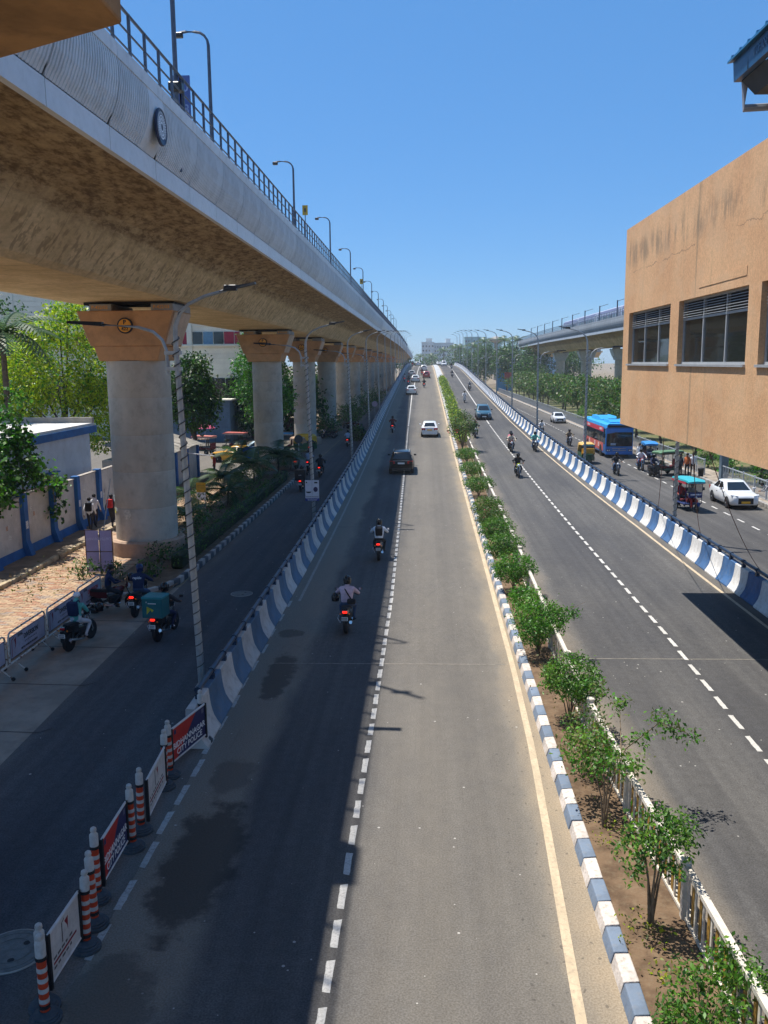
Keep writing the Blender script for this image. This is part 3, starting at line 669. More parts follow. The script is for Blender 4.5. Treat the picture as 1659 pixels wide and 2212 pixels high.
for i, y in enumerate([58, 108]):
    sg = thing('marker_board', f'small yellow marker board on a post above the viaduct, {["nearer", "farther"][i]} of two', 'sign', (-7.6, y, 15.0)); b = MB(); b.tube([(0, 0, 0), (0, 0, 3.4)], .03, 6); b.build('post', M_rail, sg)
    b = MB(); b.box(-.17, .17, -.02, .02, 2.9, 3.5); b.build('board', mat('marker_yellow', (.45, .3, .02), .6), sg); text('figure', '8', .34, M_txtk, sg, (0, -.025, 3.2))
# masts along the east viaduct
for i in range(9):
    y = 151 + 15 * i; p = ate(y, -.15, 0)
    t = thing('deck_mast', f'thin mast with slanting arm on the east viaduct, {ORD[i]} from the near end', 'mast', (p[0] + ve.location.x, y, 15.6), 0, 'masts on the viaduct with the train')
    b = MB(); b.box(-.09, .09, -.09, .09, 0, 2.9); b.build('pole', M_rail, t); b = MB(); b.tube([(0, 0, 2.75), (1.5, 0, 3.2)], .045, 5); b.build('arm', M_rail, t)
# ---------------------------------------------------------------- metro train
tr = thing('metro_train', 'violet and grey metro train passing on the viaduct behind the trees', 'train', (35.9, 228, 14.65))
M_tr = mat('train_grey', (.36, .39, .47), .35, .05, 2, metal=.2); M_trv = mat('train_violet', (.13, .13, .22), .4, .05, 2)
for k in range(5):
    y = -22.2 * k
    b = MB(); sec = [(-1.4, .3), (1.4, .3), (1.45, 1.2), (1.4, 2.7), (1.15, 3.45), (.6, 3.75), (-.6, 3.75), (-1.15, 3.45), (-1.4, 2.7), (-1.45, 1.2)]
    b.loft([[(x * s, yy, z * (1 if s == 1 else .97) + (0 if s == 1 else .05)) for x, z in sec] for yy, s in ((y, .82 if k == 0 else .96), (y - (1.2 if k == 0 else .3), 1), (y - 21.2, 1), (y - 21.7, .96))])
    c = b.build('coach', M_tr, tr, smooth=30)
    b = MB()
    for sx in (-1, 1): b.hexa([(sx * 1.43, y - 21, 2.45), (sx * 1.45, y - 21, 2.45), (sx * 1.45, y - 1.4, 2.45), (sx * 1.43, y - 1.4, 2.45)], [(sx * 1.18, y - 21, 3.4), (sx * 1.2, y - 21, 3.4), (sx * 1.2, y - 1.4, 3.4), (sx * 1.18, y - 1.4, 3.4)])
    b.build('roof_band', M_trv, c)
    for j in range(8):
        b = MB()
        w0 = y - 2.2 - j * 2.4
        for sx in (-1, 1): b.box(sx * 1.455 - .02, sx * 1.455 + .02, w0 - 1.7, w0, 1.35, 2.35)
        b.build('window', M_glass, c)
b = MB(); b.hexa([(-1, -.02, 1.5), (1, -.02, 1.5), (1, .04, 1.5), (-1, .04, 1.5)], [(-.85, -.05, 2.8), (.85, -.05, 2.8), (.85, .02, 2.8), (-.85, .02, 2.8)]); b.build('windscreen', M_glass, tr)
# ---------------------------------------------------------------- station concourse overhanging the road
def stucco():
    g = G('orange_stucco'); v = g.pos(); x, y, z = g.xyz(v)
    n = g.noise(v, .45, 4, .6); c = g.mix(g.step(n, .3, .7), (.60, .345, .185), (.69, .43, .24))
    str_ = g.noise(v, 2.2, 5, .7, (1, 1, .07))
    c = g.mix(g.M('MULTIPLY', g.step(str_, .56, .76), .35), c, (.36, .25, .15))
    top = g.M('MULTIPLY', g.M('MULTIPLY', g.step(z, 11.7, 12.2), g.M('SUBTRACT', 1, g.step(z, 12.35, 13.0))), g.step(g.M('ADD', g.noise(v, .9, 5, .7, (1, 1, .5)), g.M('MULTIPLY', g.M('SUBTRACT', str_, .5), .8)), .42, .62))
    c = g.mix(g.M('MULTIPLY', top, .6), c, (.17, .145, .11))
    low = g.M('MULTIPLY', g.M('SUBTRACT', 1, g.step(z, 7.9, 8.48)), 1)
    st2 = g.noise(v, 1.4, 3, .6, (1, 1, .03)); c = g.mix(g.M('MULTIPLY', g.step(st2, .60, .68), .6), c, (.24, .19, .13))
    fine = g.noise(v, 16, 4, .75)
    c = g.mix(1, c, g.mix(g.step(fine, .3, .7), (.84, .84, .84), (1.13, 1.13, 1.13)), 'MULTIPLY')
    pat = g.noise(v, .9, 3, .5, (1, 1, 1.6)); c = g.mix(g.M('MULTIPLY', g.step(pat, .5, .62), .3), c, (.62, .42, .26))
    ck = g.M('ABSOLUTE', g.M('SUBTRACT', g.M('ADD', z, g.M('MULTIPLY', g.noise(v, 1.1, 6, .7), .5)), 11.95)); c = g.mix(g.M('MULTIPLY', g.M('MULTIPLY', g.M('LESS_THAN', ck, .012), g.step(g.noise(v, .35, 2), .45, .5)), .6), c, (.2, .13, .08))
    g.bump(g.noise(v, 38, 3, .7), .55, .02)
    return g.fin(c, .9, 0, .2)
M_stu = stucco()
BX = 7.40; ZB, ZT = 6.25, 13.32; Y0, Y1 = -3.0, 33.88
con = thing('station_concourse', 'orange stucco station concourse with louvred windows overhanging the road', 'building', (BX, Y0, 0))
OP = [(27.54, 33.0), (21.03, 26.64), (14.6, 20.25), (8.1, 13.75)]
b = MB(); L = lambda y: y - Y0
b.box(0, .3, 0, L(Y1), ZB, 8.46); b.box(0, .3, 0, L(Y1), 10.29, ZT)
es = [Y0] + [v for o in sorted(OP) for v in o] + [Y1]
for i in range(0, len(es), 2): b.box(0, .3, L(es[i]), L(es[i + 1]), 8.46, 10.29)
b.box(.3, 19, L(Y1) - .3, L(Y1), ZB, ZT); b.box(.3, 19, 0, .3, ZB, ZT); b.box(18.7, 19, .3, L(Y1) - .3, ZB, ZT)
b.build('wall', M_stu, con)
b = MB(); b.box(.3, 18.7, .3, L(Y1) - .3, ZB + .02, 7.4); b.build('floor_slab', M_conc, con)
b = MB(); b.box(.3, 18.7, .3, L(Y1) - .3, 12.2, 12.5); b.build('roof', M_conc, con)
b = MB(); b.box(4.6, 4.75, .35, L(Y1) - .35, 7.4, 12.2); b.build('inner_wall', mat('inner_ochre_wall', (.42, .19, .08), .8), con)
b = MB(); b.box(-.012, .1, L(21.2), L(24.8), 10.52, 10.73); b.build('peeling_render', M_stu, con)
M_gl2 = mat('tinted_window_glass', (.03, .035, .035), .03, 0, 1, spec=.6, alpha=.62)
for j, (a, c) in enumerate(sorted(OP, reverse=True)):
    f = MB(); a2, c2 = L(a) + .02, L(c) - .02; wd = (c2 - a2) / 3
    for y in [a2 + .03, a2 + wd, a2 + 2 * wd, c2 - .03]: f.box(.14, .22, y - .035, y + .035, 8.49, 10.27)
    for z in (8.49, 9.73, 10.23): f.box(.13, .23, a2, c2, z, z + .06)
    f.box(-.06, .14, a2 - .05, c2 + .05, 8.43, 8.49)
    fr = f.build('window', M_alu, con)
    for k in range(3):
        q = MB(); q.box(.175, .187, a2 + k * wd + .06, a2 + (k + 1) * wd - .06, 8.55, 9.73); q.build('pane', M_gl2, fr)
        for z in range(6):
            q = MB(); y = a2 + k * wd + .04; zz = 9.81 + .068 * z; q.hexa([(.10, y, zz), (.2, y, zz + .03), (.2, y + wd - .08, zz + .03), (.10, y + wd - .08, zz)], [(.10, y, zz + .012), (.2, y, zz + .042), (.2, y + wd - .08, zz + .042), (.10, y + wd - .08, zz + .012)]); q.build('louvre_slat', M_alu, fr)
    q = MB(); q.box(.26, .3, a2, c2, 9.77, 10.27); q.build('louvre_backing', M_black, fr)
b = MB(); b.box(8, 9.2, 6, 7.4, 0, ZB + .05); b.build('support_column', M_stu, con)
b = MB(); b.box(14.4, 15.6, 20, 21.4, 0, ZB + .05); b.build('support_column', M_stu, con)
# station roof canopy above the concourse
M_can = mat('canopy_blue', (.012, .06, .14), .35, .15, 4); M_teal = mat('canopy_sheet', (.02, .15, .30), .4, .1, 3); M_under = mat('canopy_underside', (.06, .065, .07), .7)
can = thing('station_canopy', 'dark blue station roof edge with gutter pipe above the concourse', 'roof', (5.82, 18, 13.7))
b = MB(); b.hexa([(0, -16, .06), (.12, -16, .06), (.12, 0, .06), (0, 0, .06)], [(-.02, -16, .42), (.1, -16, .42), (.1, .02, .42), (-.02, .02, .42)]); b.box(.12, 8, -.08, 0, .06, .42); fa = b.build('fascia', M_can, can)
b = MB(); b.hexa([(-.1, -16, .42), (8, -16, 2.0), (8, .12, 2.0), (-.1, .12, .42)], [(-.1, -16, .46), (8, -16, 2.05), (8, .12, 2.05), (-.1, .12, .46)])
b.build('roof_sheet', M_teal, can)
for k in range(20):
    b = MB(); y = -.1 - .42 * k; b.hexa([(-.1, y - .03, .46), (8, y - .03, 2.05), (8, y + .03, 2.05), (-.1, y + .03, .46)], [(-.1, y - .02, .5), (8, y - .02, 2.09), (8, y + .02, 2.09), (-.1, y + .02, .5)]); b.build('sheet_rib', M_teal, can)
b = MB(); b.hexa([(.3, -16, -.25), (8, -16, -.3), (8, -.3, -.3), (.3, -.3, -.25)], [(.12, -16, .05), (8, -16, .05), (8, -.1, .05), (.12, -.1, .05)]); b.build('soffit', M_under, can)
b = MB(); b.tube([(.22, .02, .08), (.22, .02, -.4), (3, -.4, -.4)], .07, 8); b.build('gutter_pipe', mat('grey_pipe', (.3, .32, .36), .5), can)
for y, z in [(-.75, .1), (-1.9, .1), (-4.4, .1)]:
    b = MB(); b.box(-.012, 0, y - .008, y + .008, .06, .42); b.build('panel_joint', M_blkp, fa)
text('fascia_lettering', 'TUFAN', .2, mat('faded_letters', (.05, .12, .22), .5), can, (-.022, -1.35, .25), rot=(R(90), 0, R(-90)), bold=.02)
for y in (-15, -10, -5, -.8): MB().box(2.6, 2.8, y - .1, y + .1, -1.3, -.2).build('roof_post', M_steel, can)
# overhead beam of the footbridge the camera stands on
bm_ = thing('footbridge_beam', 'orange plastered beam end overhead at the top corner of the view', 'beam', (-2.58, 8, 11.47))
b = MB(); pl = [(0, 0), (-2.0, 1.07), (-2.7, 1.45), (-2.7, -6), (.0, -6)]
b.prism(pl, 0, 1.3, 'z'); link('beam', bevel_mesh(b.mesh('beam', mat('beam_stucco', (.40, .22, .09), .9, .25, .9, bump=.5, bscale=8, dirt=.5, dcol=(.2, .11, .05))), .03, 2), bm_)
# ---------------------------------------------------------------- people: one skinned body per pose, coloured by region
SKIN = [mat('skin_tone_a', (.26, .13, .075), .6, .08, 6), mat('skin_tone_b', (.34, .18, .11), .6, .08, 6)]
M_hair = mat('black_hair', (.012, .01, .009), .6, .2, 20)
def cloth(name, c): return mat('cloth_' + name, c, .85, .12, 7, bump=.3, bscale=16)
CL = {k: cloth(k, v) for k, v in dict(pale_pink=(.58, .42, .47), white=(.72, .73, .76), black=(.014, .014, .017), maroon=(.10, .018, .02), dark=(.03, .032, .04), navy=(.015, .025, .07), teal=(.12, .42, .36), jeans=(.05, .085, .16), grey=(.25, .25, .27), khaki=(.25, .2, .13), checks=(.35, .4, .5), blue=(.06, .16, .40), red=(.5, .03, .03), pink=(.62, .16, .24), orange=(.55, .14, .04), cream=(.6, .52, .4), green=(.05, .15, .08), brown=(.12, .07, .045), white_trousers=(.6, .6, .62)).items()}
def hand(J, E, side, wr, d, up, out):
    """palm, four unequal bent fingers and a thumb growing from the wrist along d, curling towards -up"""
    wr, d, up, out = Vector(wr), Vector(d).normalized(), Vector(up).normalized(), Vector(out).normalized()
    pa = wr + d * .065; J[side + 'palm'] = (pa, .030); E.append((side + 'w', side + 'palm', 's'))
    for i, (o, l) in enumerate(((-.026, .075), (-.009, .085), (.009, .08), (.026, .06))):
        k = pa + d * .035 + out * o; m_ = k + d * l * .5 - up * .012; t = m_ + d * l * .25 - up * .03
        for n, q, r in (('a', k, .0095), ('b', m_, .009), ('c', t, .0075)): J[f'{side}f{i}{n}'] = (q, r)
        E += [(side + 'palm', f'{side}f{i}a', 's'), (f'{side}f{i}a', f'{side}f{i}b', 's'), (f'{side}f{i}b', f'{side}f{i}c', 's')]
    th = wr + d * .03 - out * .038; t2 = th + d * .035 - out * .02 - up * .015
    J[side + 't1'] = (th, .012); J[side + 't2'] = (t2, .0095); E += [(side + 'w', side + 't1', 's'), (side + 't1', side + 't2', 's')]
def skin_body(P, name):
    """P: joints. Returns a mesh with slots shirt, trousers, skin, shoes"""
    J = {}; E = []
    for k, q in P.items():
        if k not in ('fwd', 'sleeve'): J[k] = (Vector(q[:3]), q[3])
    E += [('pel', 'bel', 'u'), ('bel', 'che', 'u'), ('che', 'nek', 'u'), ('nek', 'chn', 's'), ('chn', 'hed', 's')]
    hd, cn = J['hed'][0], J['chn'][0]; f = Vector(P['fwd'])
    J['nose'] = (cn + (hd - cn) * .35 + f * .105, .016); E.append(('chn', 'nose', 's'))
    x = f.cross(Vector((0, 0, 1)))
    for s, sg in (('L', -1), ('R', 1)):
        sl = P.get('sleeve', 'u')
        E += [('che', s + 's', 'u'), (s + 's', s + 'e', 'u'), (s + 'e', s + 'w', sl), ('pel', s + 'h', 'l'), (s + 'h', s + 'k', 'l'), (s + 'k', s + 'a', 'l'), (s + 'a', s + 't', 'b')]
        d = (J[s + 'w'][0] - J[s + 'e'][0]).normalized()
        hand(J, E, s, J[s + 'w'][0], d, Vector((0, 0, 1)) if abs(d.z) < .8 else f, x * sg if abs(d.z) < .8 else f)
    ks = list(J); ix = {k: i for i, k in enumerate(ks)}
    me = bpy.data.meshes.new('skel'); me.from_pydata([J[k][0] for k in ks], [(ix[a], ix[b]) for a, b, _ in E], [])
    o = bpy.data.objects.new('skel', me); COL.objects.link(o)
    sk = o.modifiers.new('s', 'SKIN'); sk.use_smooth_shade = True
    for i, k in enumerate(ks):
        v = me.skin_vertices[0].data[i]; r = J[k][1]
        v.radius = (r, r); v.use_root = (k == 'pel')
    me.skin_vertices[0].data[ix['pel']].radius = (.17, .135); me.skin_vertices[0].data[ix['che']].radius = (.19, .13); me.skin_vertices[0].data[ix['bel']].radius = (.165, .13)
    su = o.modifiers.new('u', 'SUBSURF'); su.levels = 1; su.render_levels = 1
    r = bpy.data.meshes.new_from_object(o.evaluated_get(bpy.context.evaluated_depsgraph_get())); bpy.data.objects.remove(o)
    r.name = name; r.materials.clear()
    A = np.array([J[a][0] for a, b, _ in E]); B = np.array([J[b][0] for a, b, _ in E]); T = np.array([{'u': 0, 'l': 1, 's': 2, 'b': 3}[t] for *_, t in E]); RR = np.array([max(J[a][1], J[b][1]) for a, b, _ in E])
    n = len(r.polygons); c = np.empty(n * 3); r.polygons.foreach_get('center', c); c = c.reshape(-1, 1, 3)
    ab = B - A; t = np.clip(((c - A) * ab).sum(2) / ((ab * ab).sum(1) + 1e-9), 0, 1); d = np.linalg.norm(c - (A + ab * t[..., None]), axis=2) - RR
    for i in range(4): r.materials.append(None)
    r.polygons.foreach_set('material_index', T[d.argmin(1)].astype(np.int32)); r.update()
    return r
def mirr(P):
    Q = dict(P)
    for k, q in P.items():
        if k[0] == 'L' and 'R' + k[1:] not in P: Q['R' + k[1:]] = (-q[0], q[1], q[2], q[3])
    return Q
POSE = {}
POSE['ride'] = mirr(dict(fwd=(0, 1, -.1), pel=(0, -.22, .87, .13), bel=(0, -.18, 1.05, .13), che=(0, -.08, 1.25, .15), nek=(0, -.03, 1.40, .07), chn=(0, .04, 1.48, .085), hed=(0, .045, 1.57, .088),
    Ls=(-.205, -.05, 1.32, .085), Le=(-.37, .14, 1.12, .06), Lw=(-.335, .38, 1.06, .034), Lh=(-.12, -.16, .83, .098), Lk=(-.235, .25, .70, .07), La=(-.2, -.02, .33, .045), Lt=(-.21, .16, .27, .04)))
POSE['scoot'] = mirr(dict(fwd=(0, 1, -.05), pel=(0, -.25, .85, .13), bel=(0, -.25, 1.03, .13), che=(0, -.2, 1.25, .15), nek=(0, -.17, 1.39, .07), chn=(0, -.1, 1.47, .085), hed=(0, -.1, 1.56, .088),
    Ls=(-.195, -.19, 1.31, .08), Le=(-.31, .02, 1.12, .05), Lw=(-.28, .27, 1.02, .034), Lh=(-.11, -.2, .8, .098), Lk=(-.17, .24, .74, .07), La=(-.13, .22, .34, .045), Lt=(-.13, .38, .29, .04)))
POSE['pillion'] = mirr(dict(fwd=(0, 1, -.1), pel=(0, -.6, .93, .13), bel=(0, -.6, 1.11, .13), che=(0, -.55, 1.33, .145), nek=(0, -.52, 1.47, .07), chn=(0, -.45, 1.56, .085), hed=(0, -.45, 1.65, .088),
    Ls=(-.19, -.54, 1.39, .08), Le=(-.25, -.4, 1.18, .048), Lw=(-.16, -.22, 1.08, .034), Lh=(-.12, -.55, .88, .095), Lk=(-.25, -.18, .74, .068), La=(-.22, -.38, .4, .045), Lt=(-.23, -.22, .34, .04)))
POSE['stand'] = mirr(dict(fwd=(0, 1, 0), pel=(0, 0, .93, .12), bel=(0, 0, 1.1, .12), che=(0, 0, 1.32, .14), nek=(0, .0, 1.49, .055), chn=(0, .03, 1.57, .08), hed=(0, .02, 1.66, .088),
    Ls=(-.185, 0, 1.41, .062), Le=(-.24, -.03, 1.12, .046), Lw=(-.25, .05, .87, .033), Lh=(-.095, 0, .88, .092), Lk=(-.11, .02, .49, .065), La=(-.115, -.02, .09, .043), Lt=(-.13, .14, .04, .036)))
wk = dict(POSE['stand']); wk.update(Lk=(-.1, .16, .51, .065), La=(-.1, .2, .1, .043), Lt=(-.11, .36, .06, .036), Rk=(.1, .0, .49, .065), Ra=(.1, -.26, .14, .043), Rt=(.11, -.14, .05, .036), Le=(-.25, -.14, 1.14, .046), Lw=(-.26, -.12, .88, .033), Re=(.25, .06, 1.13, .046), Rw=(.25, .2, .92, .033))
POSE['walk'] = wk
ln = dict(POSE['stand']); ln.update(bel=(0, .1, 1.08, .12), che=(0, .32, 1.22, .14), nek=(0, .5, 1.29, .055), chn=(0, .6, 1.31, .08), hed=(0, .64, 1.39, .088), Ls=(-.185, .38, 1.26, .062), Rs=(.185, .38, 1.26, .062), Le=(-.27, .5, 1.04, .046), Re=(.27, .5, 1.04, .046), Lw=(-.16, .68, 1.0, .033), Rw=(.16, .68, 1.0, .033))
POSE['lean'] = ln
ph = dict(POSE['ride']); ph.update(Le=(-.3, .02, 1.08, .05), Re=(.3, .02, 1.08, .05), Lw=(-.12, .22, 1.06, .034), Rw=(.1, .22, 1.08, .034), che=(0, -.15, 1.25, .15), nek=(0, -.12, 1.40, .07), chn=(0, -.03, 1.48, .085), hed=(0, -.04, 1.57, .088), La=(-.3, .08, .1, .045), Lt=(-.32, .24, .05, .038), Lk=(-.3, .2, .55, .07), Ls=(-.205, -.12, 1.33, .085), Rs=(.205, -.12, 1.33, .085))
POSE['phone'] = ph
BM = {k: skin_body(v, 'body_' + k) for k, v in POSE.items()}
HELM = [mat('helmet_black', (.012, .012, .014), .18, 0), mat('helmet_blue', (.01, .025, .09), .2, 0), mat('helmet_white', (.5, .5, .5), .25, 0)]
def helmet_meshes():
    b = MB(); b.ball((0, -.01, .03), (.135, .155, .15), 14, 9); b.lathe([(.118, -.1), (.125, -.03), (.13, .02)], 14, (0, -.015, 0)); a = b.mesh('helmet', HELM[0], True)
    b = MB(); vs = []; n = 8
    for k in range(n + 1):
        t = R(20 + 140 * k / n)
        for z, r in ((-.055, 1.0), (.055, .985)): vs.append((.139 * r * math.cos(t), -.01 + .160 * r * math.sin(t), z + .02))
    b.add(vs, [(2 * i, 2 * i + 2, 2 * i + 3, 2 * i + 1) for i in range(n)]); return a, b.mesh('visor', M_glass)
HM, VM = helmet_meshes()
hb = MB(); hb.ball((0, -.012, .03), (.1, .112, .105), 12, 8); HAIR = hb.mesh('hair', M_hair, True)
cb = MB(); cb.ball((0, -.01, .045), (.106, .118, .09), 12, 6); CAP = cb.mesh('cap', CL['white'], True)
eb_ = MB(); eb_.ball((0, 0, 0), .011, 6, 4); EYE = eb_.mesh('eye', M_txtk)
bp = MB(); bp.rbox(-.16, .16, -.13, .07, -.22, .24, .055, 2)
for s in (-1, 1): bp.tube([(s * .1, .06, .2), (s * .11, .18, .22), (s * .11, .25, .06), (s * .12, .1, -.16)], .02, 5)
PACK = bp.mesh('backpack', CL['black'], True)
def person(label, pose, loc, rz, shirt, trousers, skin=0, shoes='black', helmet=None, hair=True, pack=None, cap=False, group='people on the roads', cat='person'):
    t = thing('person', label, cat, loc, rz, group)
    o = link('body', BM[pose], t)
    for i, m_ in enumerate((CL[shirt], CL[trousers], SKIN[skin], CL[shoes] if shoes in CL else M_black)):
        o.material_slots[i].link = 'OBJECT'; o.material_slots[i].material = m_
    P = POSE[pose]; h = Vector(P['hed'][:3]); f = Vector(P['fwd'])
    if helmet is not None:
        q = link('helmet', HM, t, loc=h); q.material_slots[0].link = 'OBJECT'; q.material_slots[0].material = HELM[helmet]; link('visor', VM, q)
    else:
        if hair: link('hair', HAIR, t, loc=h)
        if cap: link('cap', CAP, t, loc=h)
        for s in (-1, 1): link('eye', EYE, t, loc=h + f * .082 + Vector((s * .033, 0, -.02)))
    if pack:
        c = Vector(P['che'][:3]); q = link('backpack', PACK, t, loc=c + Vector((0, -.15, -.02))); q.material_slots[0].link = 'OBJECT'; q.material_slots[0].material = CL[pack]
        s_ = Vector(P['bel'][:3]) - c; q.rotation_euler.x = -math.atan2(s_.y, -s_.z) if pose != 'lean' else -.9
    return t
# ---------------------------------------------------------------- motorcycles
def wheel(r, wd, t, loc, name='wheel', spokes=10, rimm=None):
    b = MB(); b.lathe([(r * .8, -wd / 2), (r * .93, -wd / 2), (r, -wd * .25), (r, wd * .25), (r * .93, wd / 2), (r * .8, wd / 2)], 20, axis='x')
    o = b.build(name, M_black, t, True, loc)
    b = MB(); b.lathe([(r * .77, -wd * .38), (r * .81, -wd * .4), (r * .81, wd * .4), (r * .77, wd * .38)], 20, axis='x'); b.lathe([(.05, -wd * .55), (.05, wd * .55)], 8, axis='x')
    for k in range(spokes):
        a = 2 * math.pi * k / spokes; b.tube([(0, .04 * math.cos(a), .04 * math.sin(a)), (0, r * .79 * math.cos(a), r * .79 * math.sin(a))], .009, 4)
    b.build('rim', rimm or M_steel, o); return o
def motorcycle(label, body=(.02, .02, .022), seatbox=False):
    t = thing('motorcycle', label, 'motorcycle', (0, 0, -50), 0, 'motorcycles on the roads')
    mb = mat('bike_paint_%d_%d_%d' % tuple(int(c * 999) for c in body), body, .25, .05, coat=.4)
    wheel(.3, .13, t, (0, -.66, .3)); wheel(.3, .1, t, (0, .66, .3))
    b = MB(); b.rbox(-.13, .13, -.2, .22, .3, .58, .05); b.lathe([(.08, -.16), (.1, -.12), (.1, .12), (.08, .16)], 10, (0, .05, .42), 'x')
    for s in (-1, 1): b.tube([(s * .07, -.66, .3), (s * .09, -.2, .42)], .022, 5); b.tube([(s * .1, -.1, .5), (s * .1, -.45, .72), (s * .09, -.7, .8)], .02, 5); b.tube([(s * .09, -.6, .4), (s * .1, -.5, .7)], .03, 6); b.tube([(s * .09, .05, .28), (s * .28, .05, .28)], .016, 5); b.tube([(s * .09, -.3, .34), (s * .27, -.32, .36)], .016, 5)
    b.tube([(0, .1, .32), (0, .28, .6), (0, .38, .86)], .03, 5); b.build('frame', M_blkp, t)
    b = MB()
    for s in (-1, 1): b.tube([(s * .075, .66, .3), (s * .075, .42, .9)], .022, 6)
    b.build('fork', M_chrome, t)
    b = MB(); b.loft([[(x * wd, y, z0 + z * h) for x, z in ((-.5, 0), (.5, 0), (.9, .45), (.6, .95), (0, 1.05), (-.6, .95), (-.9, .45))] for y, wd, z0, h in ((-.12, .06, .76, .08), (-.02, .13, .68, .2), (.15, .16, .66, .25), (.3, .13, .7, .2), (.38, .06, .78, .08))]); b.build('fuel_tank', mb, t, smooth=50)
    b = MB(); b.loft([[(-wd, y, z - .07), (wd, y, z - .07), (wd * .95, y, z), (0, y, z + .02), (-wd * .95, y, z)] for y, wd, z in ((-.82, .08, .86), (-.7, .12, .87), (-.45, .14, .84), (-.2, .13, .79), (-.05, .09, .8))]); b.build('seat', M_black, t, smooth=50)
    b = MB(); b.loft([[(-wd, y, z0), (wd, y, z0), (wd, y, z1), (-wd, y, z1)] for y, wd, z0, z1 in ((-.98, .05, .76, .83), (-.85, .1, .68, .84), (-.5, .13, .55, .79), (-.25, .12, .52, .76))]); b.build('tail_fairing', mb, t, smooth=40)
    b = MB()
    for y0, r in ((-.66, .335), (.66, .335)):
        rg = []
        for k in range(7):
            a = R((10 if y0 > 0 else 50) + k * 20); rg.append([(sx, y0 + r * math.cos(a) * (1 if y0 > 0 else -1) * (-1 if y0 > 0 else 1), .3 + r * math.sin(a)) for sx in (-.065, .065)])
        for p, q in zip(rg, rg[1:]): b.quad(p[0], p[1], q[1], q[0])
    b.box(-.06, .06, -1.02, -.97, .42, .72); b.build('mudguard', M_blkp, t)
    b = MB(); b.tube([(-.35, .38, 1.02), (-.2, .42, 1.04), (0, .44, .98), (.2, .42, 1.04), (.35, .38, 1.02)], .016, 6); b.tube([(-.37, .37, 1.02), (-.26, .4, 1.03)], .024, 6); b.tube([(.26, .4, 1.03), (.37, .37, 1.02)], .024, 6); b.build('handlebar', M_blkp, t)
    for s in (-1, 1):
        b = MB(); b.tube([(s * .24, .42, 1.04), (s * .36, .4, 1.2)], .008, 4); b.rbox(s * .4 - .065, s * .4 + .065, .37, .4, 1.17, 1.26, .02, 2); o = b.build('mirror', M_blkp, t); b = MB(); b.box(s * .4 - .05, s * .4 + .05, .363, .37, 1.18, 1.25); b.build('mirror_glass', M_chrome, o)
    b = MB(); b.ball((0, .52, .88), (.1, .07, .1), 10, 6); b.build('headlight', M_lamp, t, True)
    b = MB(); b.rbox(-.11, .11, .42, .5, .84, 1.04, .04); b.build('headlight_cowl', mb, t)
    b = MB(); b.rbox(-.075, .075, -1.02, -.96, .755, .825, .015, 1); b.build('tail_light', M_red, t)
    b = MB(); b.box(-.1, .1, -1.035, -1.025, .52, .64); o = b.build('number_plate', M_plate, t); b = MB()
    for z in (.605, .555):
        for k in range(4): b.box(-.075 + .04 * k, -.05 + .04 * k, -1.038, -1.036, z - .018, z + .018)
    b.build('plate_characters', M_txtk, o)
    for s in (-1, 1): b = MB(); b.ball((s * .14, -.95, .72), .028, 6, 4); b.build('indicator', M_amber, t)
    b = MB(); b.tube([(.12, .2, .32), (.15, -.1, .24), (.16, -.35, .3), (.17, -.85, .42)], [.025, .03, .05, .055], 8); b.build('exhaust', M_chrome, t, True)
    b = MB(); b.tube([(-.18, -.45, .38), (-.24, -.5, .55), (-.24, -.85, .55), (-.16, -.9, .42), (-.18, -.5, .36)], .014, 5); b.build('saree_guard', M_steel, t)
    return t
